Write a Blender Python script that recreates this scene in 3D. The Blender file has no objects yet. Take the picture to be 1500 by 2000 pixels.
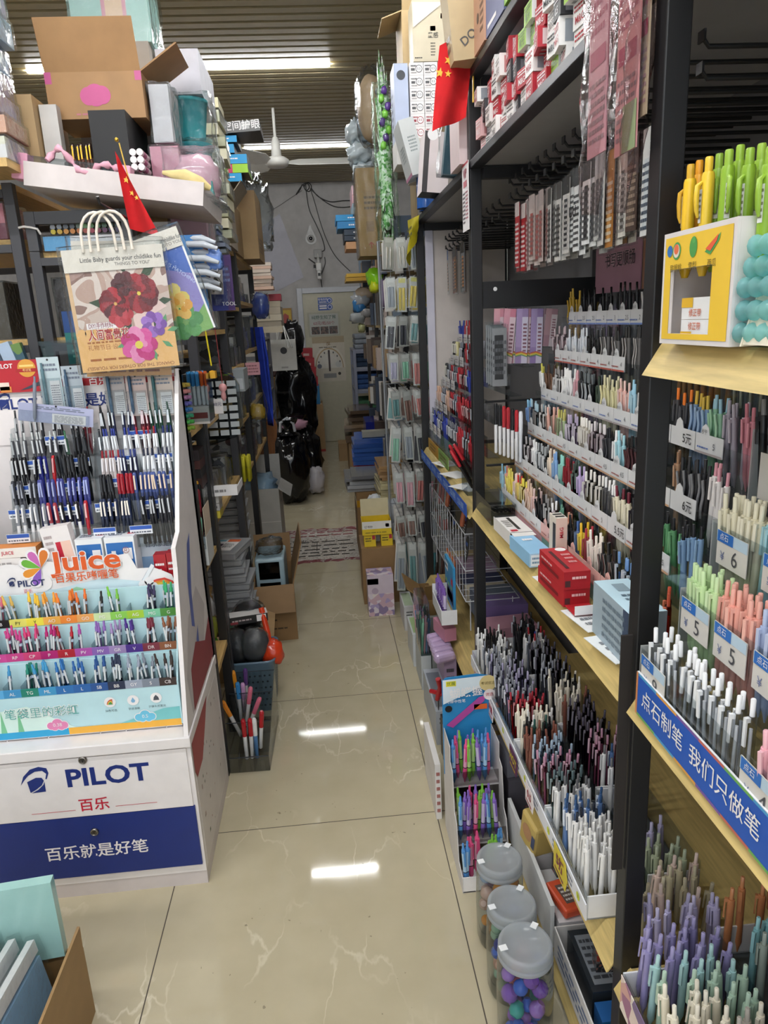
import bpy,bmesh,math,random
from mathutils import Vector,Matrix,noise
C = bpy.context.scene.collection
sc = bpy.context.scene
PI = math.pi
# ---------------------------------------------------------------- camera
F,CX,CY,H = 1398.0,750.0,1000.0,1.556
def _axes():
    a = Vector((622.9 - CX,-(631.35 - CY),-F)).normalized()
    r = Vector((1.0,0.0485,0.0)).normalized()
    up = r.cross(a).normalized()
    return a.cross(up),a,up
AX,AY,AZ = _axes()
cam = bpy.data.objects.new('camera',bpy.data.cameras.new('camera'))
C.objects.link(cam)
m = Matrix((AX,AY,AZ))            # world = m @ cam
cam.matrix_world = Matrix.Translation((0,0,H)) @ m.to_4x4()
cam.data.sensor_fit = 'VERTICAL'; cam.data.sensor_height = 24.0
cam.data.lens = 24.0 * F / 2000.0
cam.data.clip_start = 0.05
sc.camera = cam
def ray(x,y): return m @ Vector((x - CX,CY - y,-F))
def PY(x,y,Y): d = ray(x,y); return Vector((0,0,H)) + d * (Y / d.y)
def PX(x,y,X): d = ray(x,y); return Vector((0,0,H)) + d * (X / d.x)
def PZ(x,y,Z=0.0): d = ray(x,y); return Vector((0,0,H)) + d * ((Z - H) / d.z)
# ---------------------------------------------------------------- world, exposure
sc.view_settings.view_transform = 'Standard'; sc.view_settings.look = 'None'
sc.view_settings.gamma = 1.0; sc.view_settings.use_curve_mapping = False
sc.view_settings.exposure = 0.0
w = bpy.data.worlds.new('world'); sc.world = w; w.use_nodes = True
w.node_tree.nodes['Background'].inputs[0].default_value = (0.86,0.93,1.0,1)
w.node_tree.nodes['Background'].inputs[1].default_value = 1.6      # daylight outside the open shop front
TUBE = 112.0                                                         # brightness of the ceiling tubes
sc.cycles.transparent_max_bounces = 24
sc.cycles.max_bounces = 7; sc.cycles.diffuse_bounces = 3; sc.cycles.glossy_bounces = 3
sc.cycles.caustics_reflective = False; sc.cycles.caustics_refractive = False
# ---------------------------------------------------------------- materials
def lin(h):
    h = h.lstrip('#'); v = [int(h[i:i + 2],16) / 255 for i in (0,2,4)]
    return tuple(c / 12.92 if c < .04045 else ((c + .055) / 1.055) ** 2.4 for c in v) + (1,)
_M = {}
def mt(col,kind='card',s=1.0):
    """procedural material; kind: card matte print plastic gloss metal fab wood glowtube clear film"""
    k = (col,kind,s)
    if k in _M: return _M[k]
    M = bpy.data.materials.new(kind + '_' + col.strip('#')); M.use_nodes = True; _M[k] = M
    nt = M.node_tree; N = nt.nodes; L = nt.links
    b = N['Principled BSDF']; out = N['Material Output']
    rgb = lin(col)
    rough = dict(card=.6,matte=.85,print=.45,plastic=.32,gloss=.14,metal=.35,fab=.9,wood=.5,paint=.4).get(kind,.5)
    b.inputs['Roughness'].default_value = rough
    b.inputs['Base Color'].default_value = rgb
    if kind == 'metal': b.inputs['Metallic'].default_value = 1.0
    if kind in ('clear','film','frost'):
        tr = N.new('ShaderNodeBsdfTransparent'); gl = N.new('ShaderNodeBsdfGlossy'); mx = N.new('ShaderNodeMixShader')
        fr = N.new('ShaderNodeLayerWeight'); fr.inputs[0].default_value = .5; pw = N.new('ShaderNodeMath'); pw.operation = 'POWER'; pw.inputs[1].default_value = 3.5; L.new(fr.outputs['Facing'],pw.inputs[0])
        tr.inputs[0].default_value = rgb
        gl.inputs['Roughness'].default_value = .06 if kind == 'clear' else .12
        L.new(tr.outputs[0],mx.inputs[1]); L.new(gl.outputs[0],mx.inputs[2])
        ml = N.new('ShaderNodeMath'); ml.operation = 'MULTIPLY_ADD'; ml.inputs[1].default_value = .7 * s; ml.inputs[2].default_value = .035
        L.new(pw.outputs[0],ml.inputs[0]); L.new(ml.outputs[0],mx.inputs[0])
        res = mx
        if kind == 'film':
            nz = N.new('ShaderNodeTexNoise'); nz.inputs['Scale'].default_value = 55; nz.inputs['Detail'].default_value = 4
            bp = N.new('ShaderNodeBump'); bp.inputs['Strength'].default_value = .5; bp.inputs['Distance'].default_value = .01
            tc = N.new('ShaderNodeTexCoord'); L.new(tc.outputs['Object'],nz.inputs['Vector'])
            L.new(nz.outputs[0],bp.inputs['Height']); L.new(bp.outputs[0],gl.inputs['Normal']); L.new(bp.outputs[0],fr.inputs['Normal'])
        if kind == 'frost':
            df = N.new('ShaderNodeBsdfDiffuse'); df.inputs[0].default_value = rgb
            tl = N.new('ShaderNodeBsdfTranslucent'); tl.inputs[0].default_value = rgb
            m2 = N.new('ShaderNodeMixShader'); m2.inputs[0].default_value = .5
            L.new(df.outputs[0],m2.inputs[1]); L.new(tl.outputs[0],m2.inputs[2])
            m3 = N.new('ShaderNodeMixShader'); m3.inputs[0].default_value = .55
            L.new(mx.outputs[0],m3.inputs[1]); L.new(m2.outputs[0],m3.inputs[2]); res = m3
        L.new(res.outputs[0],out.inputs[0]); N.remove(b); return M
    if kind == 'glowtube':
        b.inputs['Emission Color'].default_value = rgb; b.inputs['Emission Strength'].default_value = s; return M
    tc = N.new('ShaderNodeTexCoord'); nz = N.new('ShaderNodeTexNoise')
    nz.inputs['Scale'].default_value = {'wood': 9,'card': 14,'matte': 10}.get(kind,18); nz.inputs['Detail'].default_value = 3
    mp = N.new('ShaderNodeMapping')
    if kind == 'wood': mp.inputs['Scale'].default_value = (14,1.2,14)
    L.new(tc.outputs['Object'],mp.inputs[0]); L.new(mp.outputs[0],nz.inputs['Vector'])
    hs = N.new('ShaderNodeHueSaturation'); hs.inputs['Color'].default_value = rgb
    mr = N.new('ShaderNodeMapRange'); v = {'wood': .16,'card': .07,'matte': .08,'fab': .12}.get(kind,.04)
    mr.inputs['From Min'].default_value = .3; mr.inputs['From Max'].default_value = .7
    mr.inputs['To Min'].default_value = 1 - v; mr.inputs['To Max'].default_value = 1 + v
    L.new(nz.outputs[0],mr.inputs[0]); L.new(mr.outputs[0],hs.inputs['Value']); L.new(hs.outputs[0],b.inputs['Base Color'])
    return M
def picmat(name,cols,scale=12,kind='voronoi',rough=.4,dist=0):
    """a printed picture without readable subject: patches of a few colours"""
    k = (name,tuple(cols),scale)
    if k in _M: return _M[k]
    M = bpy.data.materials.new(name); M.use_nodes = True; _M[k] = M
    N = M.node_tree.nodes; L = M.node_tree.links; b = N['Principled BSDF']; b.inputs['Roughness'].default_value = rough
    tc = N.new('ShaderNodeTexCoord'); vec = tc.outputs['Object']
    nz = N.new('ShaderNodeTexNoise'); nz.inputs['Scale'].default_value = scale; nz.inputs['Detail'].default_value = 2
    nz.inputs['Distortion'].default_value = 1.2
    L.new(vec,nz.inputs['Vector']); src = nz.outputs[0]
    if kind == 'voronoi':
        vo = N.new('ShaderNodeTexVoronoi'); vo.inputs['Scale'].default_value = scale; L.new(vec,vo.inputs['Vector'])
        src = vo.outputs['Color']
    cr = N.new('ShaderNodeValToRGB'); cr.color_ramp.interpolation = 'CONSTANT'
    el = cr.color_ramp.elements; n = len(cols)
    lo,hi = (0.05,.95) if kind == 'voronoi' else (.3,.7)
    for i,c in enumerate(cols):
        p = lo + (hi - lo) * i / n
        e = el[i] if i < 2 else el.new(p)
        e.position = p; e.color = lin(c)
    el[0].position = 0
    L.new(src,cr.inputs[0]); L.new(cr.outputs[0],b.inputs['Base Color'])
    return M
def m_r(c): return mt(c,'print')
def m_g(c): return mt(c,'gloss')
def m_p(c): return mt(c,'plastic')
def m_k(c): return mt(c,'card')
def m_t(c): return mt(c,'paint')
# ---------------------------------------------------------------- mesh building
_TX = {}
_tc = bpy.data.curves.new('lettering','FONT'); _to = bpy.data.objects.new('lettering',_tc)
def text_geo(body,bold):
    k = (body,bold)
    if k not in _TX:
        if _to.name not in C.objects: C.objects.link(_to)
        _tc.body = body; _tc.align_x = 'CENTER'; _tc.align_y = 'CENTER'; _tc.offset = bold; _tc.resolution_u = 3
        bpy.context.view_layer.update()
        me = bpy.data.meshes.new_from_object(_to.evaluated_get(bpy.context.evaluated_depsgraph_get()))
        _TX[k] = ([v.co.copy() for v in me.vertices],[tuple(p.vertices) for p in me.polygons])
        bpy.data.meshes.remove(me)
    return _TX[k]
FR = {'F': Matrix(((1,0,0),(0,0,-1),(0,1,0))).transposed(),}
def frame(face):
    """columns: u, v, normal of a box face as seen by someone looking at it"""
    u,v,n = {'F': ((1,0,0),(0,0,1),(0,-1,0)),'L': ((0,-1,0),(0,0,1),(-1,0,0)),'R': ((0,1,0),(0,0,1),(1,0,0)),
               'T': ((1,0,0),(0,1,0),(0,0,1)),'K': ((-1,0,0),(0,0,1),(0,1,0)),'D': ((1,0,0),(0,-1,0),(0,0,-1))}[face]
    return Vector(u),Vector(v),Vector(n)
class MB:
    def __init__(s): s.v = []; s.f = []; s.m = []; s.sm = []; s.mats = []; s.T = Matrix.Identity(4)
    def mi(s,m):
        if m not in s.mats: s.mats.append(m)
        return s.mats.index(m)
    def add(s,vs,fs,m,smooth=False):
        o = len(s.v); T = s.T
        s.v += [T @ Vector(p) for p in vs]; k = s.mi(m) if not isinstance(m,(list,tuple)) else None
        for i,f in enumerate(fs):
            s.f.append(tuple(o + j for j in f)); s.m.append(k if k is not None else s.mi(m[i])); s.sm.append(smooth)
        return s
    def box(s,x0,x1,y0,y1,z0,z1,m,fm=None,ch=0.0):
        if ch > 0:
            ch = min(ch,(x1 - x0) * .45,(y1 - y0) * .45,(z1 - z0) * .45)
            bm = bmesh.new(); bmesh.ops.create_cube(bm,size=1)
            for v in bm.verts: v.co = Vector(((x0 + x1) / 2 + v.co.x * (x1 - x0),(y0 + y1) / 2 + v.co.y * (y1 - y0),(z0 + z1) / 2 + v.co.z * (z1 - z0)))
            bmesh.ops.bevel(bm,geom=bm.edges[:],offset=ch,segments=2,profile=.5,affect='EDGES')
            bm.verts.index_update(); s.add([v.co.copy() for v in bm.verts],[tuple(v.index for v in f.verts) for f in bm.faces],m); bm.free(); return s
        vs = [(x,y,z) for z in (z0,z1) for y in (y0,y1) for x in (x0,x1)]
        fs = [(0,1,5,4),(2,0,4,6),(1,3,7,5),(4,5,7,6),(3,2,6,7),(0,2,3,1)]      # F L R T K D
        ms = [(fm or {}).get(k,m) for k in 'FLRTKD']
        return s.add(vs,fs,ms)
    def ring(s,rings,m,cap0=True,cap1=True,smooth=True):
        n = len(rings[0]); vs = [p for r in rings for p in r]; fs = []
        for i in range(len(rings) - 1):
            for j in range(n):
                k = (j + 1) % n; fs.append((i * n + j,i * n + k,(i + 1) * n + k,(i + 1) * n + j))
        s.add(vs,fs,m,smooth)
        if cap0: s.add(rings[0],[tuple(range(n))[::-1]],m)
        if cap1: s.add(rings[-1],[tuple(range(n))],m)
        return s
    def lathe(s,prof,m,n=16,c=(0,0,0),cap0=True,cap1=True):
        R = [[(c[0] + r * math.cos(2 * PI * j / n),c[1] + r * math.sin(2 * PI * j / n),c[2] + z) for j in range(n)] for r,z in prof]
        return s.ring(R,m,cap0,cap1)
    def tube(s,pts,r,m,n=6,caps=True):
        pts = [Vector(p) for p in pts]; R = []
        for i,p in enumerate(pts):
            d = (pts[min(i + 1,len(pts) - 1)] - pts[max(i - 1,0)]).normalized()
            a = d.orthogonal().normalized() if i == 0 else (a - d * a.dot(d)).normalized()
            b = d.cross(a); rr = r[i] if isinstance(r,(list,tuple)) else r
            R.append([p + a * (rr * math.cos(2 * PI * j / n)) + b * (rr * math.sin(2 * PI * j / n)) for j in range(n)])
        return s.ring(R,m,caps,caps)
    def prism(s,poly,h,m,O=(0,0,0),u=(1,0,0),v=(0,1,0),side=None):
        O,u,v = Vector(O),Vector(u),Vector(v); nn = u.cross(v).normalized(); n = len(poly)
        a = [O + u * p[0] + v * p[1] for p in poly]; b = [p + nn * h for p in a]
        s.add(a + b,[tuple(range(n))[::-1],tuple(range(n,2 * n))],m)
        return s.add(a + b,[(i,(i + 1) % n,n + (i + 1) % n,n + i) for i in range(n)],side or m)
    def quad(s,pts,m): return s.add(pts,[tuple(range(len(pts)))],m)
    def decal(s,O,u,v,poly,m,lift=.0006):
        O,u,v = Vector(O),Vector(u).normalized(),Vector(v).normalized(); n = u.cross(v)
        return s.quad([O + u * p[0] + v * p[1] + n * lift for p in poly],m)
    def rect(s,O,u,v,a,b,c,d,m,lift=.0006): return s.decal(O,u,v,[(a,b),(c,b),(c,d),(a,d)],m,lift)
    def disc(s,O,u,v,cx,cy,r,m,lift=.0006,n=20,ry=None):
        return s.decal(O,u,v,[(cx + r * math.cos(2 * PI * i / n),cy + (ry or r) * math.sin(2 * PI * i / n)) for i in range(n)],m,lift)
    def text(s,body,O,u,v,cx,cy,size,m,lift=.0009,rot=0,sx=1.0,bold=0.0,fit=None):
        vs,fs = text_geo(body,bold)
        if not vs: return s
        if fit:
            wd = max(p.x for p in vs) - min(p.x for p in vs); sx = min(sx,fit / (wd * size))
        O,u,v = Vector(O),Vector(u).normalized(),Vector(v).normalized(); n = u.cross(v); c,si = math.cos(rot),math.sin(rot)
        o = []
        for p in vs:
            x,y = p.x * size * sx,p.y * size
            x,y = x * c - y * si + cx,x * si + y * c + cy
            o.append(O + u * x + v * y + n * lift)
        return s.add(o,fs,m)
    def print(s,O,u,v,x0,y0,x1,y1,rows,m,seed=0,lift=.0006):
        """lines of print too small to read"""
        rd = random.Random(seed); h = (y1 - y0) / rows
        for i in range(rows):
            x = x0
            while x < x1 - (x1 - x0) * .08:
                l = (x1 - x0) * rd.uniform(.06,.22); xe = min(x + l,x1)
                s.rect(O,u,v,x,y0 + h * i + h * .25,xe,y0 + h * i + h * .72,m,lift); x = xe + (x1 - x0) * .035
        return s
    def mesh(s,name):
        me = bpy.data.meshes.new(name); me.from_pydata([tuple(p) for p in s.v],[],s.f)
        for m in s.mats: me.materials.append(m)
        me.polygons.foreach_set('material_index',s.m); me.polygons.foreach_set('use_smooth',s.sm); me.update(); return me
    def build(s,name,parent=None,loc=None,rot=None): return ob(name,s.mesh(name),parent,loc,rot)
def ob(name,me,parent=None,loc=None,rot=None):
    o = bpy.data.objects.new(name,me); C.objects.link(o)
    if parent is not None: o.parent = parent
    if loc is not None: o.location = loc
    if rot is not None: o.rotation_euler = rot
    return o
def tag(o,label,cat,group=None,kind=None):
    o['label'] = label; o['category'] = cat
    if group: o['group'] = group
    if kind: o['kind'] = kind
    return o
def struct(o): o['kind'] = 'structure'; return o
def thing(name,label,cat,loc=(0,0,0),rot=None,group=None): return tag(ob(name,None,None,loc,rot),label,cat,group)
ORD = 'first second third fourth fifth sixth seventh eighth ninth tenth eleventh twelfth thirteenth fourteenth fifteenth sixteenth seventeenth eighteenth nineteenth twentieth'.split()
def rank(i,n,hi='topmost',lo='lowest',end='top'):
    return hi if i == 0 else lo if i == n - 1 else ORD[i] + ' from ' + end
def deco(mb,dims,decs):
    """draw on the faces of a box of dims (w,d,h) standing on the origin; each entry ('face', kind, ...)"""
    w,d,h = dims
    for e in decs:
        f,k = e[0],e[1]; u,v,n = frame(f)
        fw,fh = (w if abs(u.x) else d),(h if abs(v.z) else d)
        cc = Vector((0,0,h / 2)) + n * ({'F': d,'K': d,'L': w,'R': w,'T': h,'D': h}[f] / 2)
        O = cc - u * fw / 2 - v * fh / 2
        if k == 'r': a,b,c,dd,mm = e[2:7]; mb.rect(O,u,v,a * fw,b * fh,c * fw,dd * fh,mm,e[7] if len(e) > 7 else .0006)
        elif k == 't': tx,a,b,sz,mm = e[2:7]; mb.text(tx,O,u,v,a * fw,b * fh,sz,mm,.0012,e[7] if len(e) > 7 else 0,fit=e[8] if len(e) > 8 else None,bold=.01)
        elif k == 'p': a,b,c,dd,rows,mm = e[2:8]; mb.print(O,u,v,a * fw,b * fh,c * fw,dd * fh,rows,mm,e[8] if len(e) > 8 else 0,.001)
        elif k == 'o': a,b,r,mm = e[2:6]; mb.disc(O,u,v,a * fw,b * fh,r,mm,e[6] if len(e) > 6 else .0008)
def carton(name,label,cat,x0,x1,y0,y1,z0,z1,m,fm=None,decs=(),rz=0,group=None,ch=0,rx=0,ry=0,name_part=None):
    w,d,h = x1 - x0,y1 - y0,z1 - z0; mb = MB()
    mb.box(-w / 2,w / 2,-d / 2,d / 2,0,h,m,fm,ch); deco(mb,(w,d,h),decs)
    return tag(mb.build(name,None,((x0 + x1) / 2,(y0 + y1) / 2,z0),(rx,ry,rz)),label,cat,group)
def fr(x0,y0,x1,y1,Y):
    """X0,X1,Z0,Z1 of a surface facing the shop door that the photo shows in that rectangle"""
    a,b = PY(x0,(y0 + y1) / 2,Y),PY(x1,(y0 + y1) / 2,Y); t,l = PY((x0 + x1) / 2,y0,Y),PY((x0 + x1) / 2,y1,Y)
    return a.x,b.x,l.z,t.z
def sd(x0,y0,x1,y1,X):
    a,b = PX(x0,(y0 + y1) / 2,X),PX(x1,(y0 + y1) / 2,X); t,l = PX((x0 + x1) / 2,y0,X),PX((x0 + x1) / 2,y1,X)
    return min(a.y,b.y),max(a.y,b.y),l.z,t.z
def blob(mb,dims,m,seed=0,amp=.12,sc_=3.0,n=(20,14),pw=2.6,fold=.0,flat=.0):
    """a lumpy filled bag standing on the origin"""
    w,d,h = dims; R = []; nu,nv = n
    for i in range(nv + 1):
        t = -PI / 2 + PI * i / nv; ring = []
        for j in range(nu):
            a = 2 * PI * j / nu
            q = lambda c: math.copysign(abs(c) ** (2 / pw),c)
            p = Vector((q(math.cos(t)) * q(math.cos(a)),q(math.cos(t)) * q(math.sin(a)),q(math.sin(t))))
            k = 1 + amp * noise.fractal(p * sc_ + Vector((seed * 7.3,seed,0)),.9,2.2,4)
            k -= fold * abs(noise.noise(Vector((math.cos(a) * 4,math.sin(a) * 4,seed + t * .6)))) * max(0,p.z + .6)
            x,y,z = p.x * k * w / 2,p.y * k * d / 2,max(p.z * k,-1) * h / 2 + h / 2
            ring.append((x,y,max(z,0.0)))
        R.append(ring)
    mb.ring(R,m,True,True)
    return mb
def wrapbox(parent,dims,m,amp=.006,seed=0,over=.004,sc_=16,n=7,name='clear_wrap'):
    """crinkled clear film around a box of dims standing on the parent's origin"""
    w,d,h = dims[0] + over * 2,dims[1] + over * 2,dims[2] + over
    bm = bmesh.new(); bmesh.ops.create_cube(bm,size=1)
    bmesh.ops.subdivide_edges(bm,edges=bm.edges[:],cuts=n,use_grid_fill=True)
    for v in bm.verts:
        p = Vector((v.co.x * w,v.co.y * d,(v.co.z + .5) * h)); nn = v.co.normalized()
        k = amp * (abs(noise.noise(p * sc_ + Vector((seed,0,0)))) * 1.8)
        p += nn * k; p.z = max(p.z,0.0005); v.co = p
    bm.verts.index_update(); mb = MB(); mb.add([v.co.copy() for v in bm.verts],[tuple(v.index for v in f.verts) for f in bm.faces],m,False); bm.free()
    return mb.build(name,parent)
# ================================================================ setting
YB,ZC,XL,XR,YF = 9.7,3.245,-2.6,1.35,-2.2
def floor_mat():
    M = bpy.data.materials.new('polished_floor_tile'); M.use_nodes = True; N = M.node_tree.nodes; L = M.node_tree.links; b = N['Principled BSDF']
    tc = N.new('ShaderNodeTexCoord'); P = tc.outputs['Object']
    def math_(op,a,b_=None,c=None):
        n = N.new('ShaderNodeMath'); n.operation = op
        for i,x in enumerate((a,b_,c)):
            if x is None: continue
            if isinstance(x,(int,float)): n.inputs[i].default_value = x
            else: L.new(x,n.inputs[i])
        return n.outputs[0]
    sx = N.new('ShaderNodeSeparateXYZ'); L.new(P,sx.inputs[0])
    g = []
    for ax,o in (('X',.2726),('Y',1.988)):
        t = math_('DIVIDE',math_('SUBTRACT',sx.outputs[ax],o),.8)
        g.append(math_('MULTIPLY',math_('ABSOLUTE',math_('SUBTRACT',t,math_('ROUND',t))),.8))
    grout = math_('LESS_THAN',math_('MINIMUM',g[0],g[1]),.0016)
    # pale veins: thin ridges of a warped noise
    mp = N.new('ShaderNodeMapping'); mp.inputs['Scale'].default_value = (5.2,2.4,1); L.new(P,mp.inputs[0])
    wn = N.new('ShaderNodeTexNoise'); wn.inputs['Scale'].default_value = 2.2; wn.inputs['Detail'].default_value = 4; L.new(mp.outputs[0],wn.inputs['Vector'])
    va = N.new('ShaderNodeVectorMath'); va.operation = 'MULTIPLY_ADD'; va.inputs[1].default_value = (.55,.55,.55)
    L.new(wn.outputs['Color'],va.inputs[0]); L.new(mp.outputs[0],va.inputs[2])
    vo = N.new('ShaderNodeTexVoronoi'); vo.feature = 'DISTANCE_TO_EDGE'; vo.inputs['Scale'].default_value = 1.15; L.new(va.outputs[0],vo.inputs['Vector'])
    vein = N.new('ShaderNodeMapRange'); vein.inputs['From Min'].default_value = 0; vein.inputs['From Max'].default_value = .022
    vein.inputs['To Min'].default_value = 1; vein.inputs['To Max'].default_value = 0; L.new(vo.outputs[0],vein.inputs[0])
    n2 = N.new('ShaderNodeTexNoise'); n2.inputs['Scale'].default_value = 2.6; n2.inputs['Detail'].default_value = 3; L.new(P,n2.inputs['Vector'])
    msk = N.new('ShaderNodeMapRange'); msk.inputs['From Min'].default_value = .47; msk.inputs['From Max'].default_value = .62; L.new(n2.outputs[0],msk.inputs[0])
    vk = math_('MULTIPLY',math_('MULTIPLY',vein.outputs[0],msk.outputs[0]),.55)
    n3 = N.new('ShaderNodeTexNoise'); n3.inputs['Scale'].default_value = 9; n3.inputs['Detail'].default_value = 6; L.new(P,n3.inputs['Vector'])
    base = N.new('ShaderNodeMixRGB'); base.inputs[1].default_value = lin('#b3a88c'); base.inputs[2].default_value = lin('#c5bba0'); L.new(n3.outputs[0],base.inputs[0])
    c1 = N.new('ShaderNodeMixRGB'); c1.inputs[2].default_value = lin('#e6dfc8'); L.new(vk,c1.inputs[0]); L.new(base.outputs[0],c1.inputs[1])
    # small dark scuffs
    n4 = N.new('ShaderNodeTexNoise'); n4.inputs['Scale'].default_value = 60; n4.inputs['Detail'].default_value = 2; L.new(P,n4.inputs['Vector'])
    n5 = N.new('ShaderNodeTexNoise'); n5.inputs['Scale'].default_value = 6; L.new(P,n5.inputs['Vector'])
    sp = math_('MULTIPLY',math_('GREATER_THAN',n4.outputs[0],.70),math_('GREATER_THAN',n5.outputs[0],.60))
    c2 = N.new('ShaderNodeMixRGB'); c2.inputs[2].default_value = lin('#6d6555'); L.new(math_('MULTIPLY',sp,.6),c2.inputs[0]); L.new(c1.outputs[0],c2.inputs[1])
    c3 = N.new('ShaderNodeMixRGB'); c3.inputs[2].default_value = lin('#4a4237'); L.new(grout,c3.inputs[0]); L.new(c2.outputs[0],c3.inputs[1])
    L.new(c3.outputs[0],b.inputs['Base Color'])
    rr = N.new('ShaderNodeMapRange'); rr.inputs['To Min'].default_value = .02; rr.inputs['To Max'].default_value = .075; L.new(n3.outputs[0],rr.inputs[0])
    ro = math_('MAXIMUM',rr.outputs[0],math_('MULTIPLY',grout,.6)); L.new(ro,b.inputs['Roughness'])
    b.inputs['IOR'].default_value = 1.5
    return M
struct(MB().box(XL,XR,YF,YB,-.05,0,floor_mat()).build('floor'))
wallm = mt('#b9b6b3','matte')
struct(MB().box(XL,XR,YB,YB + .1,0,ZC + .1,wallm).build('wall_back'))
struct(MB().box(XL - .1,XL,YF,YB,0,ZC + .1,wallm).build('wall_left'))
struct(MB().box(XR,XR + .1,YF,YB,0,ZC + .1,wallm).build('wall_right'))
cm = MB(); cm.box(XL,XR,YF,YB,ZC + .06,ZC + .1,mt('#2e2a22','matte'))
slat = m_t('#a39674')
y = YF
while y < YB - .06:
    cm.box(XL,XR,y,y + .066,ZC,ZC + .03,slat); y += .098
struct(cm.build('ceiling'))
struct(MB().box(XL,-.27,YB - .012,YB,0,.1,m_t('#2b2724')).box(.68,XR,YB - .012,YB,0,.1,m_t('#2b2724')).build('baseboard_back'))
# door at the back
dr = struct(MB().box(-.19,.62,YB - .035,YB - .005,.005,1.93,m_t('#c2bda6')).build('door_1'))
fm_ = m_t('#c9cbd0'); f_ = MB()
for a,b_ in ((-.26,-.19),(.62,.69)): f_.box(a,b_,YB - .06,YB,0,2.0,fm_,None,.006)
f_.box(-.19,.62,YB - .06,YB,1.93,2.0,fm_,None,.006); f_.build('door_frame',dr)
# ceiling tube lights: metal channel and glowing tube
def tube_light(x0,x1,y,label,s=1.0):
    t = thing('ceiling_tube_light',label,'light',((x0 + x1) / 2,y,ZC),None,'white tube lights under the slatted ceiling')
    hw = (x1 - x0) / 2
    MB().box(-hw,hw,-.03,.03,.018,.05,m_t('#e8e8e4')).build('housing',t)
    MB().tube([(-hw + .01,0,.001),(hw - .01,0,.001)],.018,mt('#fbfdff','glowtube',TUBE * s),10).build('tube',t)
tube_light(-1.8,.2,5.46,'long white tube light crossing the ceiling nearest the front',.9)
tube_light(-.62,.62,7.77,'white tube light behind the ceiling fan',.32)
for yy,s in ((3.0,1.0),(.9,1.35),(-1.0,1.5)):
    for xa in (-2.0,-.62,.72):
        if xa < .7 or yy < 2: tube_light(xa,min(xa + 1.2,1.3),yy,'white tube light overhead towards the shop entrance',s)
# ================================================================ black shelving on the right
BK = m_t('#1b1b1d'); BK2 = m_t('#26262a'); GOLD = mt('#c9b173','wood'); WHT = m_p('#dedcdb'); GRY = m_t('#8d8c8e')
CLR = mt('#f3f6f7','clear',1.0); CLR2 = mt('#e4e9ec','clear',1.2); FILM = mt('#f6f8f8','film',1.2)
XS = .46
def post(mb,x,y,z0,z1,s=.034): mb.box(x,x + s,y,y + s,z0,z1,BK,None,.002)
def right_bay(name_label,y0,y1,posts,top,shelves,upper=None):
    t = thing('shelving_rack',name_label,'shelving',(0,0,0))
    for y in posts:
        mb = MB(); post(mb,XS,y,0,top); mb.build('post',t)
        mb = MB(); post(mb,.84,y,0,top); mb.build('post',t)
    for z in ([1.962] + ([upper] if upper else [])):
        mb = MB(); mb.box(XS,.494,y0,y1,z,z + .022,BK2,None,.002); mb.build('front_beam',t)
        mb = MB(); mb.box(.494,.874,y0,y1,z + .004,z + .02,m_t('#a3a3a6')); mb.build('shelf_panel',t)
        mb = MB(); mb.box(.494,.84,y1 - .03,y1,z - .03,z,BK); mb.build('cross_beam',t)
    for z,dep in shelves:
        mb = MB(); mb.box(.478,dep,y0 + .002,y1 - .002,z - .018,z,GOLD); mb.build('shelf_board',t)
        mb = MB(); mb.add([(.478,y0,z),(.478,y1,z),(.452,y1,z - .043),(.452,y0,z - .043),(.474,y0,z - .003),(.474,y1,z - .003),(.448,y1,z - .044),(.448,y0,z - .044)],
                          [(0,1,2,3),(7,6,5,4),(0,4,5,1),(3,2,6,7),(0,3,7,4),(1,5,6,2)],GOLD); mb.build('shelf_lip',t)
    mb = MB(); mb.box(.876,.89,y0,y1,.0,top,m_t('#77777b')); mb.build('back_panel',t)
    return t
rack0 = right_bay('black metal shelving bay nearest the shop door with yellow pen box',-.2,.99,(.99,),2.6,((.06,.86),(.415,.86),(.975,.86),(1.508,.86)))
rack1 = right_bay('black metal shelving bay in the middle with stepped pen racks',1.024,2.203,(2.203,),2.6,((.075,.86),(.415,.86),(.975,.86)),2.19)
rack2 = right_bay('black metal shelving bay beyond the middle with blue label strip',2.237,3.39,(3.39,),1.984,((.075,.86),(.30,.86),(.955,.86)))
MB().box(.494,.84,2.196,2.203,1.575,1.652,BK).disc((.5,2.196,1.575),(1,0,0),(0,0,1),.03,.055,.006,m_p('#d8d8d8')).build('side_plate',rack1)
# dark peel on the post beside the pale blue carton
MB().box(.440,.458,1.0,1.004,.62,1.06,mt('#2a2523','matte')).build('loose_edge_strip',rack0)
# ---------------------------------------------------------------- hooks on the back panels
def hooks(rack,y0,y1,n,zs,x0,x1=.87):
    for z in zs:
        for i in range(n):
            y = y0 + (y1 - y0) * (i + .5) / n
            mb = MB(); mb.tube([(x1,y,z),(x0 + .01,y,z),(x0,y,z + .012)],.0035,BK,6); mb.box(x0 - .002,x0 + .001,y - .009,y + .009,z + .005,z + .02,BK)
            mb.build('hook',rack)
hooks(rack1,1.06,2.17,17,(1.865,1.905),.56)
hooks(rack2,2.30,3.36,12,(1.84,1.88),.58)
hooks(rack0,.45,.97,8,(1.86,1.905),.60)
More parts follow.
